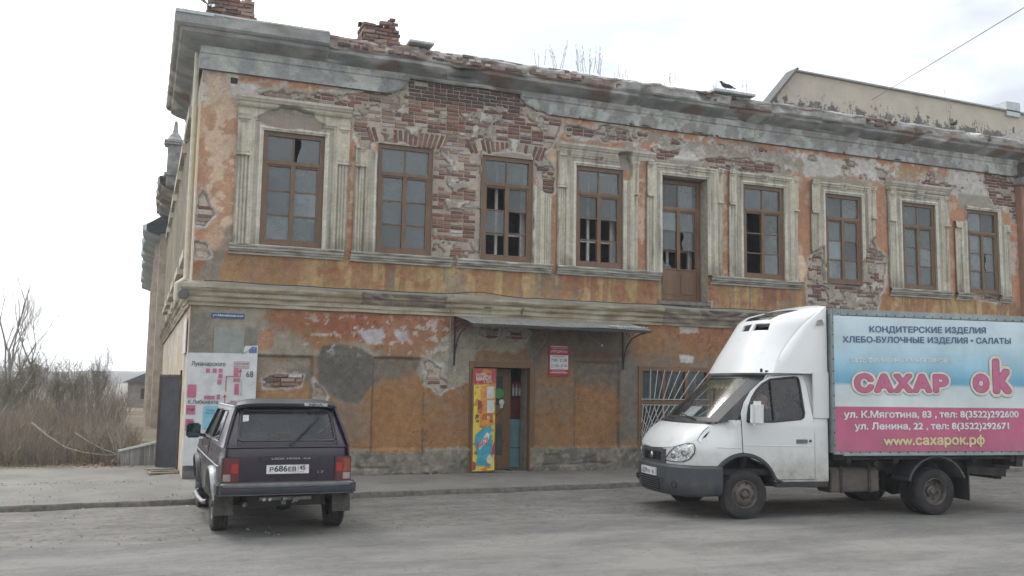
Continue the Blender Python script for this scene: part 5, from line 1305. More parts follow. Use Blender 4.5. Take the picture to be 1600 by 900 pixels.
def tree(name, x, y, z, H, seed, label, spread=.5, depth=5, r0=.12, cat='tree', lean=(0, 0), nst=1, bud=0, mt=None, group=None):
    rs = random.Random(seed); e = empty(name, (x, y, z), 0, label, cat, group)
    tr, cr = MB(), MB(); bd_ = MB(); tot = [0]
    def grow(p, d, L, r, lev):
        pts = [Vector(p)]; q = Vector(p); dd = Vector(d); n = 4 if lev < 2 else 3
        for k in range(n):
            dd = (dd+Vector((rs.uniform(-.14, .14), rs.uniform(-.14, .14), .05))).normalized(); q = q+dd*L/n; pts.append(q.copy())
        (tr if lev < 2 else cr).tube([tuple(v) for v in pts], [r*(1-.45*k/n) for k in range(n+1)], 7 if lev < 2 else 4 if lev < 3 else 3, caps=False); tot[0] += 1
        if lev >= depth:
            if bud:
                for v in pts[1:]:
                    for _ in range(bud):
                        c = v+Vector((rs.uniform(-.06, .06), rs.uniform(-.06, .06), rs.uniform(-.06, .06))); s = rs.uniform(.008, .02)
                        bd_.add([c+Vector((rs.uniform(-s, s), rs.uniform(-s, s), rs.uniform(-s, s))) for _ in range(3)], [(0, 1, 2)])
            return
        nb_ = (3 if depth > 5 else rs.choice([3, 4, 5])) if lev < depth-1 else rs.choice([4, 5])
        for k in range(nb_):
            t = .35+.65*(k+1)/nb_; b = pts[0].lerp(pts[-1], t) if False else pts[min(n, int(t*n+.5))]
            a = rs.uniform(0, 2*math.pi); side = Vector((math.cos(a), math.sin(a), 0)); sp = rs.uniform(spread*.5, spread*1.2)
            nd = (dd*(1-sp*.4)+side*sp+Vector((0, 0, .22))).normalized(); grow(b, nd, L*rs.uniform(.48, .72), r*rs.uniform(.38, .55), lev+1)
    for s in range(nst):
        a = rs.uniform(0, 6.28); d0 = Vector((lean[0]+(math.cos(a)*.35 if nst > 1 else 0), lean[1]+(math.sin(a)*.35 if nst > 1 else 0), 1)).normalized()
        grow((math.cos(a)*.05*nst, math.sin(a)*.05*nst, 0), d0, H*.42*rs.uniform(.85, 1.1), r0, 0)
    tr.build('trunk', M_BARK if mt is None else mt, e, smooth=60, recalc=False); cr.build('crown', M_TWIG if mt is None else mt, e, recalc=False)
    if bd_.v: tag(bd_.build('buds', M_BUDS, e, recalc=False), kind='stuff')
    return e
tree('bare_tree', -5.3, 20, -.1, 7.0, 3, 'bare many branched tree standing tallest at the left edge of the scrub', .55, 6, .075, lean=(.10, 0), nst=3)
tree('bare_tree', -7.0, 22, -.1, 6.6, 14, 'second bare tree, partly cut by the left edge behind the tallest one', .6, 6, .11, lean=(.05, 0), nst=1)
tree('bushy_tree', -3.9, 15.5, -.1, 3.4, 8, 'rounded twiggy small tree right below the tall bare tree', .7, 4, .05, nst=4, bud=3, cat='tree')
tree('bushy_tree', -4.9, 13.5, -.1, 3.0, 18, 'dense twiggy small tree at the left edge in front of the tall bare tree', .7, 4, .05, nst=4, bud=3, cat='tree')
tree('bushy_tree', -2.9, 17.5, -.1, 3.0, 28, 'lower twiggy tree sloping down to the right of the rounded one', .7, 4, .045, nst=4, bud=3, cat='tree')
tree('sapling', -1.5, 9.0, 0, 3.0, 31, 'thin upright sapling poking above the scrub left of the flank wall', .45, 3, .018, nst=1)
tree('dark_bush', -2.3, 14, 0, 2.9, 33, 'dark bushy shrub rising to a point in the middle of the scrub', .35, 4, .03, nst=4, bud=2, cat='shrub')
tree('pale_shrub', -.95, 3.7, .1, 1.35, 41, 'pale bare shrub spreading its branches beside the grey plank screen', .6, 3, .018, nst=3, mt=M_PALEB, cat='shrub')
tree('pale_shrub', -1.45, 4.3, .05, 1.35, 42, 'pale bare shrub left of the one by the plank screen', .55, 3, .015, nst=3, mt=M_PALEB, cat='shrub')
for P, r, lb in (([(-2.75, 3.6, .95), (-2.45, 3.5, .70), (-2.10, 3.45, .46), (-1.75, 3.4, .36), (-1.35, 3.4, .30), (-1.05, 3.45, .30)], .022, 'long pale fallen branch arching down over the front of the scrub'), ([(-1.95, 3.6, .75), (-1.65, 3.5, .55), (-1.4, 3.45, .42), (-1.15, 3.4, .33)], .014, 'shorter pale fallen branch lying above the rubble heap'), ([(-1.35, 3.7, .95), (-1.32, 3.7, .72), (-1.24, 3.65, .58), (-1.2, 3.6, .38)], .014, 'crooked upright pale stick standing in the scrub')):
    rs = random.Random(len(lb)); m = MB(); m.tube(P, [r*(1-.1*k) for k in range(len(P))], 6)
    for k in range(7):
        i = rs.randrange(1, len(P)-1); twig(m, P[i], (rs.uniform(-.6, .6), rs.uniform(-.5, .2), .8), rs.uniform(.15, .4), r*.4, rs)
    tag(m.build('fallen_branch', M_PALEB, None, smooth=60, recalc=False), lb, 'branch')
def thicket(name, N, area, hf, r, seed, mats, side=2, dens=None):
    rs = random.Random(seed); m = MB()
    for i in range(N):
        x, y = area(rs); h = hf(x, y)*rs.uniform(.45, 1.08); m.cur = rs.choice([0, 0, 0, 1])
        d = (rs.uniform(-.35, .35), rs.uniform(-.35, .35), 1); pts, dd = twig(m, (x, y, -.05), d, h, r*rs.uniform(.6, 1.3), rs, 4, .2)
        for k in range(side):
            j = rs.randrange(1, 4); a = rs.uniform(0, 6.28); twig(m, pts[j], (math.cos(a)*.7, math.sin(a)*.7, .7), h*rs.uniform(.2, .42), r*.55, rs, 2, .2)
    return tag(m.build(name, mats, recalc=False), kind='stuff')
def area1(rs):
    y = 3.35+rs.random()**1.4*9; return -.75-rs.random()*(3.2+(y-3)*.62), y
thicket('scrub', 7000, area1, lambda x, y: (.95+.35*min(1, (y-3.3)/2))*(.72+.5*abs(n3(x*.8, y*.5, 2)))*(.65 if x > -1.5 else 1)*(1.2 if x < -3 else 1), .0065, 51, [M_TWIG, M_TWIG2])
def area2(rs):
    y = 12+rs.random()**1.3*50; return -1.2-rs.random()*(5+y*.42), y
thicket('scrub_behind', 5200, area2, lambda x, y: 1.6*(.7+.7*abs(n3(x*.25, y*.15, 7))), .013, 52, [M_TWIG, M_TWIG])
def area3(rs): return -.3-rs.random()**1.2*7, 2.75+rs.random()**1.5*1.6
thicket('dry_grass', 5200, area3, lambda x, y: .10+.22*abs(n3(x*1.5, y*2, 2)), .004, 53, [M_TWIG2, M_TWIG], side=0)
def area4(rs): y = 70+rs.random()*180; return -4-rs.random()*y*.75, y
thicket('distant_woods', 3600, area4, lambda x, y: 2.6+2.6*abs(n3(x*.04, y*.02, 7)), .05, 54, [M_TWIG, M_TWIG])
# leaf litter and twigs lying at the edge of the scrub
rs = random.Random(61); m = MB()
for i in range(1500):
    x = -.5-rs.random()*6; y = 2.55+rs.random()**1.5*1.6; a = rs.uniform(0, 6.28); l = rs.uniform(.03, .14); z = .10+rs.random()*.05
    m.bar((x, y, z), (x+l*math.cos(a), y+l*math.sin(a), z+rs.uniform(-.01, .03)), .006, .006)
tag(m.build('leaf_litter', M_TWIG2, recalc=False), kind='stuff')
# weeds rooted on the cornice
def weed(x, y, z, h, n, seed, label, sp=.25):
    rs = random.Random(seed); m = MB()
    for k in range(n):
        a = rs.uniform(0, 6.28); pts, d = twig(m, (x+rs.uniform(-sp, sp)*.6, y+rs.uniform(-.08, .08), z), (rs.uniform(-.25, .25), rs.uniform(-.2, .2), 1), h*rs.uniform(.4, 1.05), .0065, rs, 4, .10)
        for j in (2, 3, 3, 4):
            for q in range(2): twig(m, pts[j], (rs.uniform(-.5, .5), rs.uniform(-.5, .5), .9), h*rs.uniform(.06, .16), .0045, rs, 1)
    tag(m.build('dry_weed', M_TWIG, None, recalc=False), label, 'weed', 'dry weeds rooted on the cornice')
for i, (x, z, h, n, sp, lb) in enumerate(((7.05, 8.48, .62, 5, .2, 'tall dry weed stalks on the cornice left of the thickest clump'), (7.75, 8.48, .55, 16, .5, 'thickest clump of dry weed stalks on the cornice near the middle'), (6.6, 8.48, .40, 3, .15, 'sparse low weed stalks left of the tall stalks on the cornice'), (9.75, 8.48, .42, 5, .25, 'small weed tuft on the cornice above the balcony door'), (8.6, 8.48, .22, 6, .4, 'very short weed tuft just right of the thickest clump'), (10.9, 8.5, .30, 4, .1, 'single weed stem left of the dark bird on the cornice'), (11.7, 8.5, .42, 4, .15, 'weed stalks just right of the dark bird on the cornice'), (1.0, 8.52, .30, 3, .15, 'thin weeds right of the corner chimney stump'), (1.75, 8.48, .30, 5, .2, 'little weed tuft between the two chimney stumps'), (2.5, 8.48, .2, 3, .1, 'lowest weed tuft left of the second chimney stump'), (17.9, 8.5, .95, 3, .1, 'forked tall weed on the cornice in front of the gable wall'), (16.0, 8.5, .3, 5, .5, 'weed tuft on the cornice over the eighth window'), (18.9, 8.5, .3, 9, .5, 'dark tangled weeds on the cornice near its right end'), (-.4, 8.45, .25, 3, .15, 'weed wisps at the very corner of the cornice'))):
    weed(x, -.3, z, h, n, 70+i, lb, sp)
def bird(x, y, z, rz, label, c, s=1.):
    e = empty('bird', (x, y, z), rz, label, 'bird'); m_ = mat('plumage_%s' % c[0], c[1], .8, var=.3, scale=20)
    V = [(-.14, 0, .06), (-.07, 0, .085), (0, 0, .10), (.055, 0, .125), (.085, 0, .165), (.10, 0, .185), (.135, 0, .18)]; V = [tuple(Vector(v)*s) for v in V]
    skin_mesh('body', V, [(i, i+1) for i in range(6)], [tuple(q*s for q in r) for r in ((.012, .006), (.03, .022), (.05, .045), (.042, .042), (.026, .026), (.028, .028), (.007, .006))], [m_], e, root=2)
    MB().grid([[(-.10*s, -.025*s, .085*s), (-.10*s, .025*s, .085*s)], [(-.21*s, -.035*s, .05*s), (-.21*s, .035*s, .05*s)]]).build('tail', m_, e, recalc=False)
    for k in (-1, 1): MB().grid([[(.04*s, k*.045*s, .13*s), (.03*s, k*.05*s, .08*s)], [(-.06*s, k*.052*s, .12*s), (-.05*s, k*.05*s, .07*s)], [(-.16*s, k*.03*s, .075*s), (-.14*s, k*.03*s, .055*s)]]).build('wing', m_, e, recalc=False); MB().tube([(0, k*.018*s, .07*s), (.01*s, k*.02*s, .0)], .004*s, 5).build('leg', mat('bird_leg', (.2, .1, .08), .8), e)
BIRDS = ((11.12, -.42, 8.545, 2.9, 'dark pigeon sitting on the pale capping in the middle of the cornice', ('a', (.03, .03, .035)), 1.1), (17.95, -.42, 8.46, .3, 'dark pigeon perched on the cornice in front of the gable wall', ('b', (.035, .035, .04)), 1.2))

# ================================================================ DARK THREE-DOOR OFF-ROADER
def arc(cy, cz, r, a0, a1, n): return [(cy+r*math.cos(R(a0+(a1-a0)*k/n)), cz+r*math.sin(R(a0+(a1-a0)*k/n))) for k in range(n+1)]
def interp(tab, v):
    for (a, b), (c, d) in zip(tab, tab[1:]):
        if v <= c: t = (v-a)/(c-a) if c > a else 0; return b+(d-b)*max(0, min(1, t))
    return tab[-1][1]
def paint(name, col, rough=.28, dirt=(.12, .105, .09), da=.35, dscale=3, low=None, coat=.6):
    q = NT(name); q.set(Roughness=rough); q.b.inputs['Coat Weight'].default_value = coat; q.b.inputs['Coat Roughness'].default_value = .08
    n = q.noise(dscale, 6, .7); c = q.mix(q.ramp(n, (.75-.4*da, 0), (1.0-.1*da, .6)), col, dirt)
    if low:      # road dust that settles on the lower panels
        t = q.n('ShaderNodeTexCoord'); sp = q.n('ShaderNodeSeparateXYZ'); q.l(t.outputs['Object'], sp.inputs[0])
        mr_ = q.n('ShaderNodeMapRange'); mr_.inputs[1].default_value = low[0]; mr_.inputs[2].default_value = low[1]; mr_.inputs[3].default_value = 1; mr_.inputs[4].default_value = 0; q.l(sp.outputs['Z'], mr_.inputs[0])
        m_ = q.n('ShaderNodeMath', operation='MULTIPLY'); q.l(mr_.outputs[0], m_.inputs[0]); q.l(q.ramp(q.noise(2.2, 5, .7), (.35, .15), (.65, low[2])), m_.inputs[1])
        c = q.mix(m_.outputs[0], c, dirt)
    q.base(c); q.l(q.ramp(n, (.3, rough*.8), (.8, min(1, rough*1.6))), q.b.inputs['Roughness']); return q.m
M_CARP = paint('aubergine_paint', (.012, .006, .018), .30, (.06, .055, .05), .12, 4, (.2, .75, .35), .35)
M_BLKP = mat('black_plastic', (.022, .023, .025), .5, var=.2, dirt=(.08, .075, .07), dirt_amt=.35, scale=6)
M_RUB = mat('tyre_rubber', (.020, .019, .019), .85, var=.3, scale=8, bump=.003, bscale=60, dirt=(.07, .062, .052), dirt_amt=.45)
M_RIMG = mat('dusty_rim', (.14, .125, .11), .6, .3, var=.4, scale=8, dirt=(.05, .042, .035), dirt_amt=.8)
M_CHR = mat('dull_chrome', (.5, .5, .5), .28, 1., var=.2)
M_ALU = mat('aluminium_bumper', (.26, .27, .28), .42, .8, var=.2, dirt=(.16, .15, .14), dirt_amt=.5, scale=5)
M_CGL = glass_mat('tinted_car_glass', (.028, .032, .036), .62, .03)
M_UND = mat('underbody', (.02, .019, .018), .9, var=.4)
M_SEAT = mat('seat_cloth', (.045, .045, .05), .9, var=.3)
M_LRED = mat('lens_red', (.36, .015, .012), .18, var=.2, spec=.8); M_LDRED = mat('lens_dark_red', (.11, .01, .012), .2, spec=.8); M_LORG = mat('lens_orange', (.45, .12, .02), .2, spec=.8); M_LWHT = mat('lens_clear', (.5, .5, .48), .15, spec=.8); M_LCLR = mat('lens_greyed', (.30, .24, .22), .15, spec=.8); M_LDRED2 = mat('lens_amber_red', (.22, .045, .015), .2, spec=.8)

def arch_well(cy, cz, r, x0, x1):
    A = arc(cy, cz, r, 172, 8, 16); m = MB().grid([[(x, p[0], p[1]) for p in A] for x in (x0, x1)])
    m.add([(x1, p[0], p[1]) for p in A], [tuple(range(len(A)))]); return m
def wheel(name, parent, c, r, w, side, dual=0, rimr=.21, hub='flat', tread=True):
    """tyre with grooved tread, dished rim with slots and hub; side=-1: outer face towards -x"""
    tyr = MB(); h = w/2; N = 48
    prof = [(rimr-.005, -h*.80), (rimr+.015, -h*.92), (rimr+(r-rimr)*.45, -h*1.0), (r-.022, -h*.90), (r-.006, -h*.72), (r, -h*.6), (r, -h*.30), (r-.009, -h*.28), (r-.009, -h*.20), (r, -h*.18), (r, h*.18), (r-.009, h*.2), (r-.009, h*.28), (r, h*.3), (r, h*.6), (r-.006, h*.72), (r-.022, h*.9), (rimr+(r-rimr)*.45, h), (rimr+.015, h*.92), (rimr-.005, h*.8)]
    tyr.lathe(prof, N, c, 'x')
    for k in range(N*1):                      # shoulder lugs
        a = 2*math.pi*k/N
        for s in (-1, 1):
            p0 = Vector((c[0]+s*h*.55, c[1]+math.cos(a)*(r+.001), c[2]+math.sin(a)*(r+.001))); p1 = Vector((c[0]+s*h*.93, c[1]+math.cos(a+.03)*(r-.014), c[2]+math.sin(a+.03)*(r-.014)))
            tyr.bar(p0, p1, .018, .010, (0, math.cos(a), math.sin(a)))
    wh = tyr.build(name, M_RUB, parent, smooth=40)
    rm = MB(); o = side
    X = lambda t: o*t
    if hub == 'dish': pr = [(rimr-.004, X(h*.82)), (rimr-.012, X(h*.86)), (rimr-.022, X(h*.70)), (rimr-.03, X(-.01)), (rimr-.06, X(-.03)), (.085, X(-.03)), (.08, X(.0)), (.045, X(.01)), (.04, X(.03)), (0, X(.03))]
    else: pr = [(rimr-.004, X(h*.82)), (rimr-.012, X(h*.86)), (rimr-.025, X(h*.6)), (rimr-.035, X(h*.45)), (rimr-.05, X(h*.55)), (.11, X(h*.80)), (.085, X(h*.80)), (.07, X(h*.62)), (.05, X(h*.62)), (.045, X(h*.98)), (.03, X(h*1.05)), (0, X(h*1.05))]
    rm.lathe(pr, 32, c, 'x'); rm.build('rim', M_RIMG, wh, smooth=35)
    sl = MB(); n = 6 if hub == 'dish' else 8
    for k in range(n):
        a = 2*math.pi*k/n+.2; rr_ = .135 if hub == 'dish' else .148; q = (c[1]+rr_*math.cos(a), c[2]+rr_*math.sin(a)); t = X(-.026) if hub == 'dish' else X(h*.70)
        rad = .022 if hub == 'dish' else .018
        sl.lathe([(0, -.004), (rad, -.003), (rad, .003), (0, .004)], 10, (c[0]+t, q[0], q[1]), 'x')
    sl.build('slots', M_DARK, wh)
    nb_ = MB()
    for k in range(5):
        a = 2*math.pi*k/5; t = X(h*.66) if hub != 'dish' else X(-.015)
        nb_.lathe([(0, -.012), (.011, -.012), (.011, .012), (0, .012)], 6, (c[0]+t, c[1]+.066*math.cos(a), c[2]+.066*math.sin(a)), 'x')
    nb_.build('wheel_nuts', M_DARK, wh)
    return wh

car = empty('off_roader', (.93, -5.219, 0), R(1.2), 'small dark purple off-roader parked with its back to the street by the house corner', 'car')
SW = [(.3, .755), (.36, .775), (.5, .80), (.7, .815), (.88, .815), (.915, .800), (.96, .795), (1.06, .785)]
def csx(y, z):
    x = interp(SW, z) if z < 1.06 else .785-(z-1.06)*.345
    if y > 2.3: x -= .07*((y-2.3)/.6)**2
    if y < -.45: x -= .055*((-.45-y)/.27)**2*(1 if z < 1.06 else .5)
    if .05 < y < 2.2: x += .006*math.sin((y)/2.2*3.14)
    return x
lower = [(-.71, .50), (-.46, .46)]+arc(0, .36, .405, 165, 15, 14)+[(.44, .345), (1.76, .345)]+arc(2.2, .36, .405, 165, 15, 14)+[(2.70, .46), (2.90, .50), (2.90, .94), (2.6, .975), (1.76, 1.015), (1.74, 1.06), (-.70, 1.06)]
upper = [(-.695, 1.061), (1.76, 1.061), (1.27, 1.535), (-.42, 1.535)]
qw = [(-.14, 1.125), (.64, 1.115), (.64, 1.46), (.55, 1.475), (.10, 1.475), (.02, 1.455), (-.12, 1.19)]
dw = [(.74, 1.115), (1.60, 1.105), (1.26, 1.46), (1.20, 1.475), (.80, 1.475), (.74, 1.46)]
for s in (-1, 1):
    f = lambda y, z, s=s: (s*csx(y, z), y, z)
    panel(lower, [], .07, f, 'side_panel', M_CARP, car, thick=(-s*.02, 0, 0))
    panel(upper, [qw, dw], .06, f, 'window_frame', M_CARP, car, thick=(-s*.03, 0, 0))
    for w_ in (qw, dw):
        g = panel(w_, [], .08, lambda y, z, s=s: (s*(csx(y, z)-.012), y, z), 'side_window', M_CGL, car)
        cyc = [(s*(csx(y, z)+.002), y, z) for y, z in w_]; MB().tube(cyc+cyc[:1], .011, 6).build('seal', M_BLKP, g, smooth=50)
        cyc = [(s*(csx(y, z+.0)+.006), y, z-.016 if z < 1.2 else z+.0) for y, z in w_ if z < 1.2]; MB().tube(cyc, .008, 6).build('trim', M_CHR, g, smooth=50)
    for cy in (0, 2.2):
        A = arc(cy, .36, .405, 172, 8, 18)
        m = MB().grid([[(s*(csx(p[0], p[1])+d), cy+(p[0]-cy)*k_, .36+(p[1]-.36)*k_) for p in A] for d, k_ in ((-.03, .99), (.035, .985), (.05, 1.02), (.042, 1.075), (.0, 1.10))])
        m.build('wheel_arch', M_BLKP if cy else M_ALU, car, smooth=50)
        well = arch_well(cy, .36, .39, s*.80, s*.50); well.build('wheel_well', M_UND, car, recalc=False)
    m = MB(); m.tube([(s*(csx(y, .885)+.004), y, .845+.01*y) for y in np.linspace(-.6, 2.75, 24)], .007, 6); m.build('side_moulding', M_CHR, car, smooth=50)
    for P in ([(.70, .36), (.695, .6), (.70, .9), (.70, 1.06), (.69, 1.49)], [(1.62, .40), (1.66, .7), (1.69, 1.02)]):
        MB().tube([(s*(csx(*p)+.0005), p[0], p[1]) for p in P], .0055, 4).build('door_gap', M_UND, car)
    MB().bar((s*(csx(.85, .98)+.018), .80, .975), (s*(csx(.98, .98)+.018), .95, .975), .022, .02).build('door_handle', M_CHR, car, bevel=.004)
    MB().tube([(s*.815, .46, .31), (s*.86, .56, .29), (s*.87, 1.1, .285), (s*.86, 1.68, .29), (s*.815, 1.78, .31)], .03, 10).build('side_step', M_ALU, car, smooth=50)
    MB().tube([(s*(csx(y, 1.535)+.004), y, 1.54) for y in np.linspace(-.41, 1.24, 10)], .011, 6).build('roof_gutter', M_CHR if s < 0 else M_BLKP, car, smooth=50)
    # mirror
    mr2 = MB(); mr2.box(-.095, .095, -.045, .045, -.10, .10); o = mr2.build('door_mirror', M_BLKP, car, bevel=.025, smooth=50); o.location = (s*.955, 1.40, 1.165); o.rotation_euler = (0, 0, -s*.15)
    MB().bar((s*.79, 1.46, 1.09), (s*.90, 1.42, 1.11), .04, .04).build('mirror_arm', M_BLKP, o).matrix_parent_inverse = o.matrix_basis.inverted()
    MB().box(-.08, .08, -.049, -.046, -.085, .085).build('mirror_glass', mat('mirror_glass', (.10, .16, .18), .08, .9), o)
    # mud flap
    m = MB(); m.grid([[(s*(.60+.22*u), -.46-.05*(1-v)+.01*math.sin(u*5), .25+.30*v) for u in np.linspace(0, 1, 5)] for v in np.linspace(0, 1, 5)]); m.build('mud_flap', mat('mud_flap', (.05, .048, .045), .9, var=.3, dirt=(.13, .12, .10), dirt_amt=.7), car)
    for cy in (0, 2.2): wheel('wheel', car, (s*.715, cy, .342), .342, .185, s, rimr=.205)
# rear face with rear window
def ry(x, z):
    y = -.70+.012*((z-.8)/.3)**2 if z < 1.06 else -.688+(z-1.06)*.565
    hw = .79 if z < 1.06 else .79-(z-1.06)*.35
    return y+.065*min(1, abs(x)/hw)**7
rear = [(-.765, .50), (.765, .50), (.765, .9), (.752, 1.06), (.615, 1.535), (-.615, 1.535), (-.752, 1.06), (-.765, .9)]
rwin = [(-.585, 1.155), (-.555, 1.135), (.555, 1.135), (.585, 1.155), (.54, 1.47), (.505, 1.495), (-.505, 1.495), (-.54, 1.47)]
panel(rear, [rwin], .07, lambda x, z: (x, ry(x, z), z), 'tailgate', M_CARP, car, thick=(0, .03, 0))
g = panel(rwin, [], .08, lambda x, z: (x, ry(x, z)+.012, z), 'rear_window', M_CGL, car)
cyc = [(x, ry(x, z)-.002, z) for x, z in rwin]; MB().tube(cyc+cyc[:1], .016, 6).build('seal', M_BLKP, g, smooth=50)
for P in ([(-.60, .56), (-.60, 1.08), (-.585, 1.10), (.585, 1.10), (.60, 1.08), (.60, .56)], [(-.60, 1.10), (-.56, 1.52)], [(.60, 1.10), (.56, 1.52)]):
    MB().tube([(x, ry(x, z)-.0005, z) for x, z in P], .005, 4).build('tailgate_gap', M_UND, car)
# swage line across the tailgate
MB().tube([(x, ry(x, 1.055)-.002, 1.062) for x in np.linspace(-.72, .72, 16)], .012, 6).build('crease', M_CARP, car, smooth=50)
# roof, windscreen, bonnet, nose
rows = []
for i in range(14):
    y = -.42+1.70*i/13; r = []
    for k in range(13):
        u = -1+2*k/12; e = 1-abs(u)**3.2; fr_ = min(1, i/2., (13-i)/2.)**.5 if i not in (0, 13) else 0
        r.append((.622*u, y, 1.533+.072*e*(.35+.65*fr_)))
    rows.append(r)
MB().grid(rows).build('roof', M_CARP, car, smooth=40)
ws = lambda u, v: (u*(.765-.165*v), 1.76-.49*v+.05*(1-u*u), 1.06+.475*v)
panel([(-1, 0), (1, 0), (1, 1), (-1, 1)], [[(-.92, .08), (.92, .08), (.92, .93), (-.92, .93)]], .12, ws, 'windscreen_frame', M_CARP, car, thick=(0, -.03, 0))
panel([(-.93, .07), (.93, .07), (.93, .94), (-.93, .94)], [], .15, lambda u, v: tuple(Vector(ws(u, v))+Vector((0, -.012, 0))), 'windscreen', M_CGL, car)
rows = []
for i in range(12):
    t = i/11.; y = 1.74+(2.9-1.74)*t; rows.append([(u*(csx(y, 1.0)-.005), y+(.02*(1-u*u) if i == 11 else 0), 1.03-.075*t+.03*(1-u**4)-(.06*max(0, t-.85)/.15)) for u in np.linspace(-1, 1, 13)])
MB().grid(rows).build('bonnet', M_CARP, car, smooth=40)
MB().box(-.72, .72, 2.88, 2.93, .50, .94).build('grille', M_BLKP, car, bevel=.01)
for s in (-1, 1): MB().lathe([(0, .05), (.085, .04), (.09, .0)], 20, (s*.55, 2.92, .76), 'y').build('headlight', M_LWHT, car)
MB().box(-.80, .80, 2.92, 3.02, .48, .60).build('front_bumper', M_ALU, car, bevel=.02)
# underbody, seats
m = MB(); m.box(-.47, .47, -.66, 2.85, .36, .52); m.build('floor_pan', M_UND, car)
for y, z0 in ((.35, .55), (1.15, .5)):
    for x in ((-.35, .35)):
        st = MB().box(x-.24, x+.24, y-.22, y+.25, z0, z0+.16).build('seat', M_SEAT, car, bevel=.04); MB().box(x-.24, x+.24, y-.32, y-.18, z0+.15, z0+.62).build('seat_back', M_SEAT, st, bevel=.05); MB().box(x-.13, x+.13, y-.31, y-.22, z0+.65, z0+.83).build('headrest', M_SEAT, st, bevel=.04)
MB().box(-.62, .62, 1.50, 1.72, .6, .98).build('dashboard', M_SEAT, car, bevel=.03)
MB().tube([(-.35+.17*math.cos(a), 1.40-.05*math.sin(a), .98+.16*math.sin(a)) for a in np.linspace(0, 2*math.pi, 20)], .014, 6).build('steering_wheel', M_BLKP, car)
MB().tube([(-.58, 0, .34), (.58, 0, .34)], .04, 8).build('rear_axle', M_UND, car); MB().lathe([(0, -.10), (.10, -.08), (.125, 0), (.10, .08), (0, .10)], 12, (.08, 0, .34), 'x').build('differential', M_UND, car, smooth=50)
MB().tube([(-.35, .3, .36), (-.43, -.3, .36), (-.47, -.66, .395), (-.50, -.73, .39)], .024, 10).build('exhaust_pipe', mat('exhaust', (.16, .13, .11), .6, .7), car, smooth=50)
m = MB(); m.bar((-.05, -.5, .44), (-.05, -.80, .42), .05, .05); m.lathe([(0, -.03), (.022, -.02), (.026, 0), (.022, .02), (0, .03)], 12, (-.05, -.83, .455), 'z'); m.bar((-.32, -.66, .45), (.30, -.66, .45), .05, .04); m.bar((.06, -.70, .40), (.16, -.70, .46), .02, .02); m.box(.07, .13, -.72, -.66, .41, .46); m.build('tow_bar', mat('tow_steel', (.16, .15, .14), .5, .6, var=.4), car)
for k, x in enumerate((-.27, -.20, -.02, .12)): MB().lathe([(0, -.01), (.02, -.01), (.024, .01), (0, .012)], 8, (x, -.70, .445), 'y').build('tow_fitting', M_CHR, car)
# rear bumper
m = MB(); prof = [(-.70, .515), (-.79, .505), (-.80, .545), (-.80, .575), (-.79, .585), (-.795, .592), (-.80, .60), (-.80, .635), (-.775, .65), (-.70, .65)]
rows = [[(x, y+.05*min(1, abs(x)/.80)**8, z) for y, z in prof] for x in np.linspace(-.79, .79, 25)]; m.grid(rows); rb_ = m.build('rear_bumper', M_ALU, car, smooth=35)
m = MB()
rows = [[(x, y-.004+.05*min(1, abs(x)/.80)**8, z) for y, z in ((-.78, .510), (-.797, .520), (-.806, .55), (-.803, .592))] for x in np.linspace(-.785, .785, 25)]; m.grid(rows).build('bumper_strip', mat('bumper_dark', (.035, .042, .055), .4, .2, var=.2), rb_, smooth=40)
for s in (-1, 1): MB().box(min(s*.74, s*.83), max(s*.74, s*.83), -.77, -.44, .49, .65).build('bumper_end', M_BLKP, rb_, bevel=.025, smooth=40)
# lamps
for s in (-1, 1):
    a, b = sorted((s*.575, s*.765)); L_ = MB().box(a, b, -.715, -.60, .655, .935).build('tail_lamp', M_LDRED, car, bevel=.008)
    MB().box(a-.008, b+.004, -.706, -.62, .648, .943).build('lamp_gasket', M_BLKP, L_)
    i0, i1 = sorted((s*.585, s*.665)); o0, o1 = sorted((s*.67, s*.757))
    MB().box(i0, i1, -.723, -.71, .76, .87).build('brake_lens', M_LRED, L_, bevel=.004)
    MB().box(i0, i1, -.721, -.71, .668, .75).build('reversing_lens', M_LDRED, L_, bevel=.004)
    MB().box(o0, o1, -.722, -.71, .76, .925).build('turn_lens', M_LDRED2 if s > 0 else M_LDRED, L_, bevel=.004)
    MB().box(o0, o1, -.720, -.71, .668, .75).build('lower_lens', M_LCLR, L_, bevel=.004)
MB().box(-.33, .33, -.728, -.695, .905, .95).build('handle_strip', M_BLKP, car, bevel=.006)
text('LADA  НИВА  4x4', .46, .022, (-.2, -.7295, .918), FX, FU, M_CHR, car, off=.012)
text('1.7', .07, .028, (.36, -.712, .745), FX, FU, M_CHR, car)
pt = MB().box(-.265, .255, -.722, -.698, .742, .858).build('number_plate', M_BLKP, car, bevel=.004)
MB().box(-.258, .248, -.7245, -.7215, .748, .852).build('plate_face', mat('plate_white', (.62, .63, .63), .4), pt)
MB().box(-.262, .252, -.7240, -.7210, .745, .855).build('plate_border', M_INK, pt)
for s_, x, w, h in (('Р', -.22, .045, .052), ('686', -.165, .155, .07), ('ЕВ', .0, .095, .052), ('45', .135, .07, .055)): text(s_, w, h, (x, -.7262, .775 if s_ != '45' else .79), FX, FU, M_INK, pt, off=.03, cap=True)
text('RUS', .05, .016, (.14, -.7262, .758), FX, FU, M_INK, pt); MB().box(.118, .121, -.7262, -.7246, .752, .848).build('plate_line', M_INK, pt)
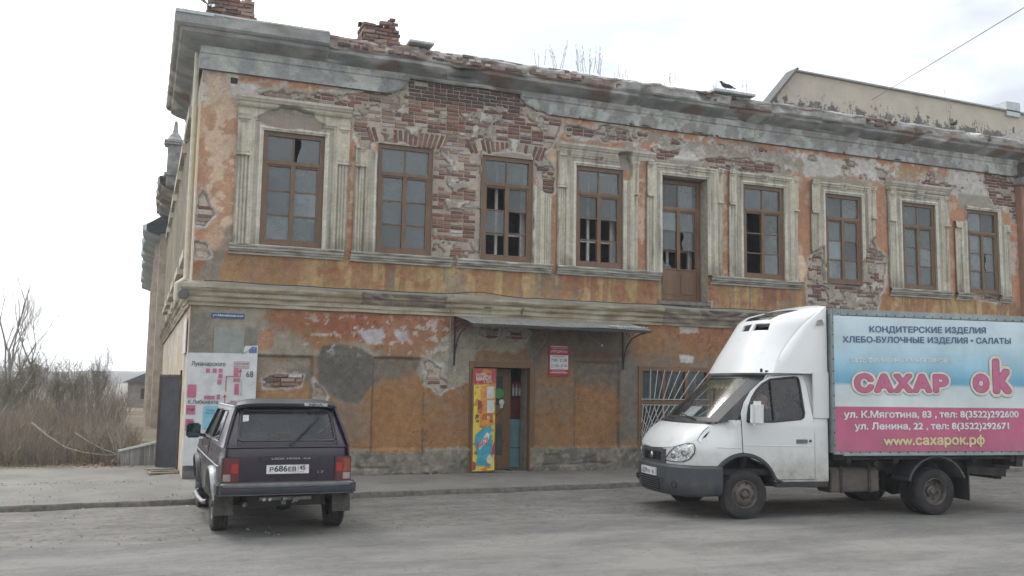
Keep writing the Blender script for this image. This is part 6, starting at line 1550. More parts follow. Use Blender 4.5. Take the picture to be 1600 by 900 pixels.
# roof spoiler
m = MB(); rows = []
for x in np.linspace(-.60, .60, 21):
    e = (abs(x)/.60)**6; rows.append([(x, -.40, 1.530-.02*e), (x, -.52+.05*e, 1.548-.03*e), (x, -.53+.05*e, 1.585-.03*e), (x, -.46+.03*e, 1.628-.045*e), (x, -.30, 1.640-.045*e), (x, -.16, 1.612-.03*e)])
m.grid(rows).build('roof_spoiler', M_BLKP, car, smooth=40)
st = MB().add([(.20, -.5335, 1.556), (.49, -.5335+.012, 1.549), (.49, -.5225, 1.587), (.20, -.5345, 1.592)], [(0, 1, 2, 3)]).build('sticker', mat('sticker_silver', (.45, .46, .46), .4), car, recalc=False)
text('NIVA', .17, .028, (.26, -.5385, 1.558), (1, .03, -.02), FU, M_INK, st, off=.03)
# wiper
m = MB(); m.lathe([(0, -.02), (.02, -.02), (.022, .01), (0, .012)], 10, (.03, ry(.03, 1.10)-.02, 1.085), 'y'); a = Vector((.03, ry(.03, 1.09)-.035, 1.085)); b = Vector((.26, ry(.26, 1.30)-.035, 1.30)); m.bar(a, b, .016, .010)
m.build('wiper_arm', M_BLKP, car); c1 = Vector((.12, ry(.12, 1.17)-.018, 1.175)); c2 = Vector((.40, ry(.40, 1.42)-.018, 1.42)); MB().bar(c1, c2, .014, .016, (0, 1, 0)).build('wiper_blade', M_BLKP, car)
MB().box(-.53, -.46, ry(-.5, 1.4)-.008, ry(-.5, 1.4)+.0, 1.36, 1.44).build('window_sticker', mat('white_sticker', (.65, .7, .7), .5), car)

# ================================================================ WHITE BOX TRUCK
tk = empty('box_truck', (7.33, -6.255, 0), R(82.755), 'white cab box truck with pink and blue confectionery advert parked at the right', 'truck')
M_WP = paint('white_van_paint', (.60, .62, .61), .30, (.17, .14, .105), .42, 2.6, (.42, 1.10, 1.0))
M_WP2 = paint('white_fairing_paint', (.61, .63, .63), .36, (.33, .30, .26), .34, 3)
M_BMP = mat('grey_bumper_plastic', (.042, .048, .055), .55, var=.15, scale=6, dirt=(.11, .10, .09), dirt_amt=.35)
M_TGL = glass_mat('van_glass', (.05, .06, .065), .16, .14)
M_SGL = glass_mat('van_side_glass', (.035, .045, .055), .16, .02)
M_BOXF = mat('grey_box_frame', (.27, .32, .33), .5, .2, var=.25, scale=4, dirt=(.17, .17, .15), dirt_amt=.4)
M_CHAS = mat('chassis_black', (.02, .019, .018), .8, var=.5, dirt=(.07, .06, .05), dirt_amt=.6)
CX = 1.0
PLAN = [(.97, -1.4), (.97, -.2), (.97, .2), (.965, .40), (.945, .58), (.90, .72), (.82, .85), (.70, .95), (.52, 1.02), (.30, 1.06), (.12, 1.078), (0, 1.082)]
PLAN = [(w_, y_ if y_ < .2 else .2+(y_-.2)*.905) for w_, y_ in PLAN]; _acc = [0.]
for p, q_ in zip(PLAN, PLAN[1:]): _acc.append(_acc[-1]+math.dist(p, q_))
LTOT = _acc[-1]
def plan(l):        # l = length measured from the middle of the nose; returns half width, y, normal
    s = max(0, min(LTOT, LTOT-l))
    for i in range(len(PLAN)-1):
        if s <= _acc[i+1] or i == len(PLAN)-2:
            t = (s-_acc[i])/(_acc[i+1]-_acc[i]); a, b = PLAN[i], PLAN[i+1]
            p0 = PLAN[max(0, i-1)]; p3 = PLAN[min(len(PLAN)-1, i+2)]
            def cr(a0, a1, a2, a3): return .5*((2*a1)+(-a0+a2)*t+(2*a0-5*a1+4*a2-a3)*t*t+(-a0+3*a1-3*a2+a3)*t**3)
            w = a[0]+(b[0]-a[0])*t if i < 2 else cr(p0[0], a[0], b[0], p3[0]); y = a[1]+(b[1]-a[1])*t if i < 2 else cr(p0[1], a[1], b[1], p3[1])
            dx, dy = b[0]-a[0], b[1]-a[1]; n = math.hypot(dx, dy); return w, y, (-dy/n*-1, dx/n*-1)
def nose(l, z, off=0., s=-1):
    """point on the nose contour; s=-1 near side, 1 far side; off pushes outwards"""
    w, y, (nx, ny) = plan(abs(l)); nx, ny = abs(nx), abs(ny)
    tuck = .30*max(0, z-1.0)*min(1, max(0, (y+.3)/.6)) + (.10*max(0, .5-z))
    w2 = w+nx*off-tuck*nx; y2 = y+ny*off-tuck*ny*1.3
    return (CX+s*w2, y2, z)
def lof(y):  # length for given y
    lo, hi = 0., LTOT
    for _ in range(40):
        m_ = (lo+hi)/2
        if plan(m_)[1] > y: lo = m_
        else: hi = m_
    return lo
ZH = [(0, .955), (.3, .965), (.6, 1.0), (.80, 1.05), (1.0, 1.13), (1.2, 1.23), (1.36, 1.33), (1.5, 1.375), (9, 1.375)]
# cab sides: fender back to the rear of the cab
def cabx(y, z, off=0):
    if z > 1.37: return CX-(.97-(z-1.37)*.17)-off
    if y > .2: return nose(lof(y), z, off, -1)[0]
    return CX-.97-off+.006*math.cos((z-.9)*3)*0
side_out = [(-1.37, .52), (-.52, .52)]+arc(0, .39, .51, 165, 42, 14)[:]+[(.36, .752), (.54, .752)]+[(.56, 1.145), (.42, 1.33), (.20, 1.40), (.04, 1.40), (-.20, 1.74), (-.45, 2.06), (-.52, 2.10), (-1.37, 2.10)]
DOORO = [(0.038,1.497),(0.034,1.359),(0.014,0.949),(-0.107,0.858),(-0.25,0.803),(-0.392,0.72),(-0.484,0.628),(-0.534,0.554),(-1.13,0.557),(-1.14,0.816),(-1.142,1.169),(-1.132,1.43),(-1.083,1.889),(-1.034,2.077),(-0.475,2.039),(-0.317,1.953),(-0.15,1.821),(-0.025,1.653)]
WINO = [(-0.053,1.378),(-0.064,1.461),(-0.096,1.59),(-0.159,1.719),(-0.243,1.831),(-0.348,1.925),(-0.484,1.993),(-0.895,2.037),(-0.948,2.028),(-0.968,1.972),(-0.996,1.514),(-0.979,1.448),(-0.925,1.42),(-0.485,1.38)]
for s in (-1, 1):
    f = lambda y, z, s=s: (CX+s*(CX-cabx(y, z)), y, z)
    fo = lambda y, z, s=s: (CX+s*(CX-cabx(y, z, .010)), y, z)
    hole = [(y*.97-.02, z) for y, z in WINO]
    panel(side_out, [WINO], .09, f, 'cab_side', M_WP, tk, thick=(-s*.03, 0, 0))
    dr = panel(DOORO, [WINO], .07, fo, 'door', M_WP, tk, thick=(-s*.012, 0, 0))
    cyc = [fo(*p) for p in DOORO]; MB().tube([tuple(Vector(p)-Vector((s*.009, 0, 0))) for p in cyc+cyc[:1]], .0085, 5).build('door_gap', M_UND, tk)
    panel(WINO, [], .1, lambda y, z, s=s: (CX+s*(CX-cabx(y, z, -.006)), y, z), 'door_window', M_SGL, dr)
    cyc = [fo(*p) for p in WINO]; MB().tube(cyc+cyc[:1], .014, 6).build('window_seal', M_BLKP, dr, smooth=50)
    yd = -.49; MB().bar(fo(yd, 1.39), fo(yd, 2.0), .035, .02, (0, 1, 0)).build('window_divider', M_BLKP, dr)
    hd = MB().box(-.008, .018, -.09, .09, -.028, .028).build('door_handle', mat('handle_grey', (.12, .13, .14), .5), dr, bevel=.006); hd.location = fo(-.93, 1.10); 
    if s < 0: hd.location.x -= .012
    MB().lathe([(0, -.012), (.018, -.012), (.02, .006), (0, .008)], 12, tuple(Vector(fo(-1.07, 1.105))), 'x').build('door_lock', M_BLKP, dr)
    MB().tube([tuple(Vector(fo(y, 1.045+.02*y))) for y in np.linspace(0.0, -1.12, 14)], .007, 5).build('door_crease', M_WP, dr, smooth=60)
    MB().tube([tuple(Vector(f(y, 1.0+.03*y))) for y in np.linspace(.42, .04, 8)], .006, 5).build('wing_crease', M_WP, tk, smooth=60)
    # lower trim and black arch lip
    A = arc(0, .39, .50, 160, 40, 20); L2 = [(-.60, .50)]+A
    m = MB().grid([[(CX+s*(CX-cabx(p[0], p[1])+d), p[0]*k_, .39+(p[1]-.39)*k_) for p in L2] for d, k_ in ((-.02, .97), (.022, .975), (.034, 1.0), (.028, 1.07), (.002, 1.10))]); m.build('wheel_arch', M_BLKP, tk, smooth=50)
    well = arch_well(0, .39, .49, CX+s*.96, CX+s*.60); well.build('wheel_well', M_UND, tk, recalc=False)
    xo = CX+s*.975; m = MB(); m.box(min(xo, xo-s*.10), max(xo, xo-s*.10), -1.37, -.50, .44, .53); m.build('sill', M_BLKP, tk, bevel=.015)
    m = MB(); m.box(min(xo, xo-s*.02)-.002, max(xo, xo-s*.02)+.002, -1.36, -1.15, .54, .70); m.build('sill_panel', M_WP, tk, bevel=.004)
    # mirror
    o = MB().box(-.07, .07, -.10, .10, -.18, .18).build('mirror', M_WP2, tk, bevel=.05, smooth=60); o.location = (CX+s*1.13, -.13, 1.50); o.rotation_euler = (0, .03*s, 0)
    mg = MB().box(-.04, .04, -.102, -.098, -.12, .12).build('mirror_glass', M_BLKP, o); m = MB().bar((-s*.05, .04, -.08), (-s*.17, .05, -.10), .05, .03); m.build('mirror_arm', M_BLKP, o)
# nose band: wings round to the headlights
for s in (-1, 1):
    rows = []
    for l in np.linspace(.34, lof(.53), 22):
        zh = interp(ZH, l) if l < 1.2 else 1.2; z0 = .752
        zt_ = interp([(0, .955), (.34, .97), (.6, 1.0), (.85, 1.08), (lof(.53), 1.165)], l)
        rows.append([nose(l, z0+(zt_-z0)*k/8., 0, s) for k in range(9)])
    MB().grid(rows).build('wing', M_WP, tk, smooth=50)
    # headlight: almond lens from the grille corner up to the wing
    c0, c1 = .40, lof(.60)
    hl = [(.42, .80), (.62, .79), (.78, .80), (.88, .845), (.94, .92), (.955, 1.0), (.93, 1.055), (.86, 1.06), (.74, 1.035), (.62, .99), (.52, .92), (.45, .85)]
    H = panel(hl, [], .05, lambda l, z, s=s: nose(l, z, .012, s), 'headlight', None, tk) if False else None
    def lamp_mat():
        if 'lamp_glass' in MATS: return MATS['lamp_glass']
        q = NT('lamp_glass'); q.set(Roughness=.12, Metallic=.35); n = q.noise(26, 4, .7, (1, 1, 2.2)); q.base(q.mix(q.ramp(n, (.42, 0), (.6, 1)), (.20, .22, .24), (.80, .82, .82))); q.b.inputs['Coat Weight'].default_value = 1; q.bump(n, .5, .01); MATS['lamp_glass'] = q.m; return q.m
    H = panel(hl, [], .05, lambda l, z, s=s: nose(l, z, .012, s), 'headlight', lamp_mat(), tk, thick=None)
    cyc = [nose(l, z, .010, s) for l, z in hl]; MB().tube(cyc+cyc[:1], .008, 6).build('lamp_seal', M_BLKP, H, smooth=50)
    for l, z, r in ((.60, .88, .05), (.80, .93, .055)):
        p = nose(l, z, .016, s); w, y, (nx, ny) = plan(l)
        mm = MB(); mm.lathe([(0, .0), (r*.5, .006), (r, .0), (r*1.05, -.006)], 16, (0, 0, 0), 'y'); o = mm.build('reflector', M_CHR, H, smooth=50); o.location = p; o.rotation_euler = (0, 0, -s*math.atan2(abs(nx), abs(ny)) if False else s*-math.atan2(abs(nx), abs(ny)))
# grille block, bumper
LS = np.linspace(-.40, .40, 17)
sg_ = lambda l: 1 if l > 0 else -1
def npt(l, z, off=0): return nose(abs(l), z, off, sg_(l))
MB().grid([[npt(l, z, o_) for l in np.linspace(-.42, .42, 19)] for z, o_ in ((.74, .0), (.745, .018), (.775, .018), (.775, -.035), (.905, -.045), (.905, .016), (.95, .014), (.965, -.01))]).build('grille', M_BMP, tk, smooth=40)
for k in range(4): MB().grid([[npt(l, z, o_) for l in np.linspace(-.34, .34, 15)] for z, o_ in ((.795+.028*k, -.03), (.797+.028*k, .004), (.807+.028*k, .006), (.809+.028*k, -.03))]).build('grille_slat', mat('slat_dark', (.03, .033, .038), .5), tk)
for s in (-1, 1): MB().grid([[nose(l, z, o_, s) for z, o_ in ((.775, -.02), (.775, .014), (.905, .014), (.905, -.02))] for l in (.30, .42)]).build('grille_side', M_BMP, tk)
em = MB(); em.lathe([(0, .012), (.03, .010), (.042, .0), (.045, -.01)], 14, (0, 0, 0), 'y'); o = em.build('emblem', M_CHR, tk, smooth=50); o.location = (CX, 1.016, .85); o.scale = (.75, 1, 1.15)
bl_ = lof(.36); ls = np.concatenate([-np.linspace(bl_, .0, 40), np.linspace(.02, bl_, 39)])
BP = [(.30, -.02), (.31, .02), (.36, .05), (.44, .062), (.52, .062), (.60, .055), (.66, .06), (.715, .058), (.735, .035), (.755, -.005)]
def bz_(l, z): return z-(.0 if abs(l) < .8 else .0)+.04*max(0, (abs(l)-.7))*(z < .4)
MB().grid([[npt(l, bz_(l, z), o_) for l in ls] for z, o_ in BP]).build('bumper', M_BMP, tk, smooth=45)
MB().grid([[npt(l, z, o_) for l in np.linspace(-.33, .33, 15)] for z, o_ in ((.36, .052), (.365, .066), (.54, .068), (.545, .06))]).build('lower_grille', mat('grille_void', (.008, .008, .009), .8), tk)
for k in range(5): MB().grid([[npt(l, z, o_) for l in np.linspace(-.32, .32, 13)] for z, o_ in ((.385+.032*k, .066), (.387+.032*k, .078), (.397+.032*k, .078), (.399+.032*k, .066))]).build('grille_slat', M_BMP, tk)
for s in (-1, 1):
    p = nose(.66, .47, .063, s); w, y, (nx, ny) = plan(.66); o = MB().lathe([(.055, -.01), (.055, .006), (.045, .008), (.04, -.006), (0, -.012)], 18, (0, 0, 0), 'y').build('fog_lamp', M_UND, tk, smooth=40); o.location = p; o.rotation_euler = (0, 0, -s*math.atan2(abs(nx), abs(ny)))
    p = nose(.42, .50, .066, s); o = MB().tube([(0, -.01, -.02), (0, .05, -.02), (.0, .05, .03), (0, -.01, .03)], .012, 6).build('tow_eye', M_CHAS, tk); o.location = p
pl_ = MB().add([(CX+.26, 1.071, .56), (CX-.26, 1.071, .56), (CX-.26, 1.071, .672), (CX+.26, 1.071, .672), (CX+.26, 1.045, .56), (CX-.26, 1.045, .56), (CX-.26, 1.045, .672), (CX+.26, 1.045, .672)], [(0, 1, 2, 3), (4, 7, 6, 5), (0, 4, 5, 1), (2, 6, 7, 3), (1, 5, 6, 2), (0, 3, 7, 4)]).build('number_plate', mat('plate_white', (.62, .63, .63), .4), tk)
for s_, x, w, h in (('А', .24, .045, .05), ('239', .185, .155, .07), ('УХ', .02, .10, .05), ('45', -.14, .07, .055)): text(s_, w, h, (CX+x, 1.073, .58), (-1, 0, 0), FU, M_INK, pl_, off=.016)
# bonnet
rows = []
for i in range(15):
    t = i/14.; r = []
    for u in np.linspace(-1, 1, 25):
        l = abs(u)*.98; s = -1 if u < 0 else 1
        zf = interp([(0, .962), (.34, .975), (.6, 1.003), (.85, 1.08), (1.1, 1.15)], l); f = Vector(nose(l, zf, .004, s))
        bk = Vector((CX+u*.86, .62-.22*abs(u)**2.4, 1.352-.0*abs(u)))
        p = f.lerp(bk, t); p.z += .075*math.sin(math.pi*t**.8)*(1-.35*abs(u)**3); r.append(tuple(p))
    rows.append(r)
MB().grid(rows).build('bonnet', M_WP, tk, smooth=50)
for s in (-1, 1):    # crease down the bonnet edge
    MB().tube([tuple(Vector(rows[i][12+s*12])+Vector((0, 0, -.004))) for i in range(10)], .006, 5).build('bonnet_gap', M_UND, tk)
    # filler between bonnet edge and cab side
    m = MB(); R2 = []
    for i in range(15):
        p = Vector(rows[i][12+s*12]); y = min(.60, p.y); z = p.z-.02
        R2.append([tuple(p), (CX+s*.5*(abs(p.x-CX)+CX-cabx(min(y, .6), min(1.36, z))), p.y-.005, p.z-.012), (CX+s*(CX-cabx(min(y, .6), min(1.36, z-.05))), min(p.y, .62), z-.05)])
    m.grid(R2); m.build('wing_top', M_WP, tk, smooth=60)
# cowl and windscreen
wsf = lambda u, v: (CX+u*(.90-.10*v), (.62-.23*abs(u)**2.4)*(1-v)+(-.14-.34*abs(u)**2.6)*v, 1.355+.70*v+.02*math.sin(v*3.1))
MB().grid([[tuple(Vector(wsf(u, 0))+Vector(d)) for u in np.linspace(-1, 1, 21)] for d in ((0, .04, -.02), (0, .02, .012), (0, -.04, .02), (0, -.10, .0))]).build('cowl', M_BLKP, tk, smooth=50)
panel([(-1.0, 0), (1.0, 0), (1.0, 1), (-1.0, 1)], [[(-.80, .10), (.80, .10), (.80, .90), (.70, .93), (-.70, .93), (-.80, .90)]], .08, wsf, 'windscreen_surround', M_BLKP, tk, thick=(0, -.012, 0))
panel([(-.82, .08), (.82, .08), (.82, .92), (.71, .95), (-.71, .95), (-.82, .92)], [], .045, lambda u, v: tuple(Vector(wsf(u, v))+Vector((0, -.006, 0))), 'windscreen', M_TGL, tk)
for s in (-1, 1):   # pillars between windscreen and door
    R3 = [[wsf(s*1.0, v), (CX+s*(CX-cabx(-.0-.47*v, 1.40+.66*v)+.004), .12-.60*v, 1.385+.69*v)] for v in np.linspace(0, 1, 10)]
    MB().grid(R3).build('pillar', M_BLKP, tk, smooth=50)
for u0, u1 in ((-.62, -.05), (.1, .66)):
    a = Vector(wsf(u0, .03))+Vector((0, .03, .02)); b = Vector(wsf(u1, .12))+Vector((0, .03, .02)); wm = MB().bar(a, b, .018, .012); wm.build('wiper', M_BLKP, tk)
rows = [[(CX+u*.86, -.10-.36*abs(u)**2.4 if i == 0 else -.5-.29*(i-1)*1.0, 2.065+.06*(1-abs(u)**3)*(min(1, i/1.5)) if i else 2.055) for u in np.linspace(-1, 1, 17)] for i in range(5)]
MB().grid(rows).build('roof', M_WP, tk, smooth=50)
MB().box(.06, 1.94, -1.38, -1.35, .55, 2.1).build('cab_back', M_WP, tk)
# roof rail line and clips beneath the fairing
MB().tube([(CX-.86, y, 2.115) for y in np.linspace(-.42, -1.12, 6)], .014, 6).build('roof_rail', M_BLKP, tk)
for y in (-.35, -1.05): MB().lathe([(0, -.03), (.018, -.03), (.022, .02), (0, .03)], 8, (CX-.87, y, 2.125), 'z').build('rail_clip', M_CHAS, tk)
# cab interior
MB().grid([[(CX+u*.84, y, z) for u in np.linspace(-1, 1, 5)] for y, z in ((.50, 1.36), (.25, 1.39), (.05, 1.36), (.0, 1.1))]).build('dashboard', mat('dash_grey', (.07, .072, .075), .8), tk, smooth=40)
MB().add([(1.28, .42, 1.392), (1.02, .36, 1.392), (1.02, .16, 1.57), (1.28, .22, 1.57)], [(0, 1, 2, 3)]).build('paper_notice', mat('paper', (.66, .67, .66), .7), tk, recalc=False)
MB().add([(.98, .42, 1.402), (.60, .38, 1.402), (.62, .15, 1.41), (1.0, .20, 1.41)], [(0, 1, 2, 3)]).build('paper_sheet', mat('paper', (.66, .67, .66), .7), tk, recalc=False)
rows = []; 
for i in range(50):
    u = -.74+1.5*i/49; w = .5+.5*math.sin(i*1.25); b = wsf(u, .86); d = .09+.035*w
    rows.append([(b[0], b[1]-.07-.02*w, b[2]+.01), (b[0], b[1]-.09-.03*w, b[2]-d*.5), (b[0], b[1]-.07-.03*(1-w), b[2]-d)])
MB().grid(rows).build('curtain_fringe', mat('yellow_fringe', (.40, .36, .16), .9, var=.3, scale=12), tk, smooth=60)
for x in (.46, 1.1, 1.6):
    se = MB().box(x-.24, x+.24, -.95, -.45, .85, 1.02).build('seat', M_SEAT, tk, bevel=.04); MB().box(x-.24, x+.24, -1.12, -.95, 1.0, 1.62).build('seat_back', M_SEAT, se, bevel=.05); MB().box(x-.13, x+.13, -1.10, -.99, 1.65, 1.84).build('headrest', M_SEAT, se, bevel=.04)
MB().box(.08, 1.92, -1.3, .45, .62, .70).build('cab_floor', M_UND, tk)
swc = Vector((.50, -.12, 1.36)); sw = MB(); tilt = R(38)
sw.tube([swc+Vector((.20*math.cos(a), -.20*math.sin(a)*math.sin(tilt)*1, .20*math.sin(a)*math.cos(tilt))) for a in np.linspace(0, 2*math.pi, 25)], .015, 8); sw.bar(swc+Vector((-.19, 0, 0)), swc+Vector((.19, 0, 0)), .04, .02); sw.bar(swc, swc+Vector((0, .25, -.2)), .05, .05); sw.build('steering_wheel', M_BLKP, tk, smooth=50)

# roof fairing with refrigeration vents
def fair(u, v):
    """u -1 (near) .. 1 (far), v 0 base .. 1 crest"""
    a = abs(u); cy = interp([(0, -.14), (.28, -.28), (.55, -.45), (.82, -.64), (.90, -.78), (1, -1.38)], v); cz_ = interp([(0, 2.09), (.28, 2.36), (.55, 2.62), (.82, 2.90), (.90, 3.0), (1, 3.145)], v)
    ey = interp([(0, -.52), (.28, -.66), (.55, -.84), (.82, -1.06), (.90, -1.16), (1, -1.38)], v); ez = interp([(0, 2.09), (.28, 2.34), (.55, 2.58), (.82, 2.84), (.90, 2.93), (1, 3.10)], v)
    k = a**3.2; hw = .94-.20*math.sin(math.pi*min(1, v*1.0))*.5
    return (CX+u*hw, cy+(ey-cy)*k, cz_+(ez-cz_)*k)
v1 = [(-.20, .67), (.08, .67), (.10, .765), (-.17, .775)]; v2 = [(-.66, .68), (-.30, .67), (-.27, .775), (-.61, .785)]; v3 = [(-.56, .83), (.30, .83), (.40, .955), (-.66, .955)]
panel([(-1, 0), (1, 0), (1, 1), (-1, 1)], [v1, v2, v3], .055, fair, 'roof_fairing', M_WP2, tk, thick=(0, -.03, -.01), smooth=60)
MB().add([(.25, -.95, 2.4), (1.75, -.95, 2.4), (1.75, -1.15, 3.0), (.25, -1.15, 3.0)], [(0, 1, 2, 3)]).build('fairing_void', mat('grille_void', (.008, .008, .009), .8), tk)
MB().box(.45, 1.45, -1.35, -1.0, 2.85, 2.99).build('refrigeration_unit', mat('fridge_unit', (.30, .31, .31), .6), tk, bevel=.03)
for s in (-1, 1):
    e = [fair(s*1.0, v) for v in np.linspace(0, 1, 14)]
    rows = [[p, (CX+s*.955, max(-1.36, p[1]-.12) if False else p[1]-.10*(1-(k/13.)**4), p[2]-.02*0), (CX+s*.965, -1.385, p[2]-.0)] for k, p in enumerate(e)]
    MB().grid(rows).build('fairing_side', M_WP2, tk, smooth=60)
    MB().box(min(CX+s*.955, CX+s*.985), max(CX+s*.955, CX+s*.985), -1.40, -1.13, 1.43, 2.12).build('side_deflector', M_WP2, tk, bevel=.012, smooth=50)
MB().add([(.015, -1.22, 2.88), (.013, -1.30, 2.90), (.013, -1.33, 2.82), (.015, -1.20, 2.80)], [(0, 1, 2, 3)]).build('worn_sticker', mat('worn_sticker', (.3, .3, .28), .8, var=.5, scale=40), tk)

# cargo box
BX0, BX1, BY0, BY1, BZ0, BZ1 = -.08, 2.08, -1.42, -5.15, .915, 3.05
bx_ = MB().box(BX0+.02, BX1-.02, BY1+.02, BY0-.0, BZ0+.02, BZ1-.02).build('cargo_box', M_BOXF, tk)
for a, b, c, d, e, g in ((BX0-.005, BX0+.05, BY0-.13, BY0+.01, BZ0, BZ1), (BX0-.005, BX0+.05, BY1, BY0-.13, BZ1-.085, BZ1+.005), (BX0-.008, BX0+.05, BY1, BY0-.13, BZ0-.02, BZ0+.035), (BX1-.05, BX1+.005, BY0-.13, BY0+.01, BZ0, BZ1), (BX0+.05, BX1-.05, BY0-.05, BY0+.012, BZ1-.08, BZ1), (BX0-.005, BX1+.005, BY1-.012, BY1+.06, BZ0, BZ0+.06)):
    MB().box(a, b, min(c, d), max(c, d), e, g).build('edge_rail', M_BOXF, bx_, bevel=.006)
def advert_mat():
    q = NT('advert_print'); q.set(Roughness=.42); t = q.n('ShaderNodeTexCoord'); sp = q.n('ShaderNodeSeparateXYZ'); q.l(t.outputs['Object'], sp.inputs[0])
    mr_ = q.n('ShaderNodeMapRange'); mr_.inputs[1].default_value = .93; mr_.inputs[2].default_value = 2.98; q.l(sp.outputs['Z'], mr_.inputs[0])
    z = lambda v: (v-.93)/2.05
    c = q.ramp(mr_.outputs[0], (0, (.46, .11, .20)), (z(1.614), (.44, .105, .19)), (z(1.618), (.58, .64, .64)), (z(1.92), (.52, .60, .62)), (z(1.97), (.14, .36, .52)), (z(2.03), (.14, .38, .54)), (z(2.25), (.30, .52, .63)), (z(2.55), (.44, .58, .64)), (1, (.52, .63, .67)))
    n = q.noise(1.4, 4, .6); c = q.mix(1., c, q.ramp(n, (.35, .86), (.65, 1.08)), 'MULTIPLY'); gm = q.n('ShaderNodeMath', operation='MULTIPLY'); q.l(q.ramp(mr_.outputs[0], (0, .75), (.16, 0)), gm.inputs[0]); q.l(q.ramp(q.noise(3, 6, .7, (1, 1, .35)), (.4, 0), (.65, 1)), gm.inputs[1]); c = q.mix(gm.outputs[0], c, (.20, .13, .12)); c = q.mix(q.ramp(q.noise(5, 6, .75, (1, 1, .12)), (.60, 0), (.75, .25)), c, (.30, .28, .25)); q.base(c); q.bump(q.noise(2.5, 3, .5), .25, .02); return q.m
rows = []
for z in np.linspace(.955, 2.955, 26):
    r = []
    for y in np.linspace(-1.425, -5.06, 40):
        w = .004*n3(y*1.5, z*1.5, 0); 
        if z < 1.2: w += .012*math.exp(-((y+3.10)/.16)**2)*(1.2-z)*4*abs(math.sin((y+3.1)*18+z*9))
        r.append((BX0-.004-w-.004, y, z))
    rows.append(r)
ad = MB().grid(rows).build('advert_sheet', advert_mat(), bx_, smooth=60, recalc=False)
TX, TU = (0, -1, 0), (0, 0, 1)
def tt_(body, pb, ptop, pr, m_, off=.012, lift=0, cap=True, **k):
    """left baseline, left cap top, right end: (y, z) on the side of the box"""
    up = Vector((0, 0, 1)); h = abs(ptop[1]-pb[1]); w = abs(pr[0]-pb[0])
    return text(body, w, h, (BX0-.016-lift, pb[0], pb[1]), (0, -w, pr[1]-pb[1]), TU, m_, bx_, off=off, cap=cap, words=True, **k)
M_TB = mat('print_slate', (.07, .12, .22), .5); M_TW = mat('print_white', (.68, .69, .70), .5); M_TC = mat('print_cream', (.60, .52, .30), .5)
tt_('КОНДИТЕРСКИЕ ИЗДЕЛИЯ', *[(-2.03,2.725),(-2.033,2.814),(-4.106,2.766)], M_TB, .03); tt_('ХЛЕБО-БУЛОЧНЫЕ ИЗДЕЛИЯ • САЛАТЫ', *[(-1.568,2.562),(-1.571,2.649),(-4.563,2.617)], M_TB, .03)
tt_('СЕТЬ ФИРМЕННЫХ МАГАЗИНОВ', *[(-1.702,2.271),(-1.703,2.334),(-3.375,2.297)], M_TW, .02)
tt_('ул. К.Мяготина, 83 , тел: 8(3522)292600', *[(-1.562,1.452),(-1.565,1.551),(-4.651,1.477)], M_TW, .03); tt_('ул. Ленина, 22 , тел: 8(3522)292671', *[(-1.74,1.281),(-1.743,1.378),(-4.463,1.297)], M_TW, .03)
tt_('www.сахарок.рф', *[(-2.222,1.053),(-2.226,1.188),(-4.006,1.065)], M_TC, .035)
M_LP = mat('logo_pink', (.46, .12, .23), .35, var=.15); M_LD = mat('logo_rim', (.16, .06, .08), .5); M_LC = mat('logo_cream', (.62, .58, .50), .5); M_LG = mat('logo_grey_rim', (.25, .25, .26), .5); M_LH = mat('logo_shine', (.66, .42, .50), .4)
for i, (body, P3, cp) in enumerate((('САХАР', [(-1.777,1.844),(-1.783,2.08),(-3.358,1.86)], True), ('o', [(-3.855,1.871),(-3.865,2.106),(-4.101,1.874)], False), ('k', [(-4.23,1.876),(-4.252,2.331),(-4.503,1.88)], False))):
    sc_ = 1 if i == 0 else .95
    for k, (m_, of) in enumerate(((M_LG, .185), (M_LC, .172), (M_LD, .085), (M_LP, .066))):
        tt_(body, *P3, m_, of*(1 if i == 0 else .82), .0015*k+(.0003*i), cap=cp, spacing=1.16, pad=0.)
def rivets():
    m = MB()
    for y in np.arange(-1.50, -5.0, -.165):
        for z in (2.985, .945): m.lathe([(0, -.005), (.009, -.004), (.011, 0)], 6, (BX0-.010, y+.01*math.sin(y*9), z), 'x')
    for z in np.arange(1.05, 2.95, .18):
        m.lathe([(0, -.005), (.009, -.004), (.011, 0)], 6, (BX0-.010, -1.405, z), 'x')
    return tag(m.build('fixing_screws', M_UND, bx_), kind='stuff')
rivets()
# chassis
for x in (.55, 1.45): MB().box(x-.04, x+.04, -5.0, .6, .62, .78).build('chassis_rail', M_CHAS, tk)
for y in (-1.7, -2.5, -3.9, -4.6): MB().box(.0, 2.0, y-.04, y+.04, .79, .91).build('cross_member', M_CHAS, tk)
for x in (.02, 1.9): MB().box(x, x+.08, -5.05, -1.45, .83, .905).build('sub_rail', M_CHAS, tk)
MB().box(.0, 2.0, -4.78, -4.66, .71, .905).build('rear_beam', M_CHAS, tk); MB().box(.25, 1.75, -4.60, -4.50, .50, .66).build('underrun_bar', M_CHAS, tk)
MB().bar((.2, -3.9, .66), (.2, -4.62, .60), .05, .12).build('bar_bracket', M_CHAS, tk)
tkm = MB(); tkm.prism([(-.0, .36), (.06, .34), (.34, .34), (.40, .38), (.40, .66), (.34, .71), (.06, .71), (.0, .66)], lambda u, v: (.10+u, -1.45, v), lambda u, v: (.10+u, -2.27, v))
ft = tkm.build('fuel_tank', mat('rusty_tank', (.075, .062, .052), .7, .2, var=.5, scale=6, dirt=(.13, .11, .09), dirt_amt=.6), tk, bevel=.012)
for y in (-1.62, -2.1): MB().box(.085, .10, y-.02, y+.02, .34, .74).build('tank_strap', M_CHAS, ft)
MB().lathe([(0, -.02), (.045, -.02), (.05, .03), (0, .03)], 12, (.08, -2.2, .76), 'x').build('filler_cap', M_CHAS, ft)
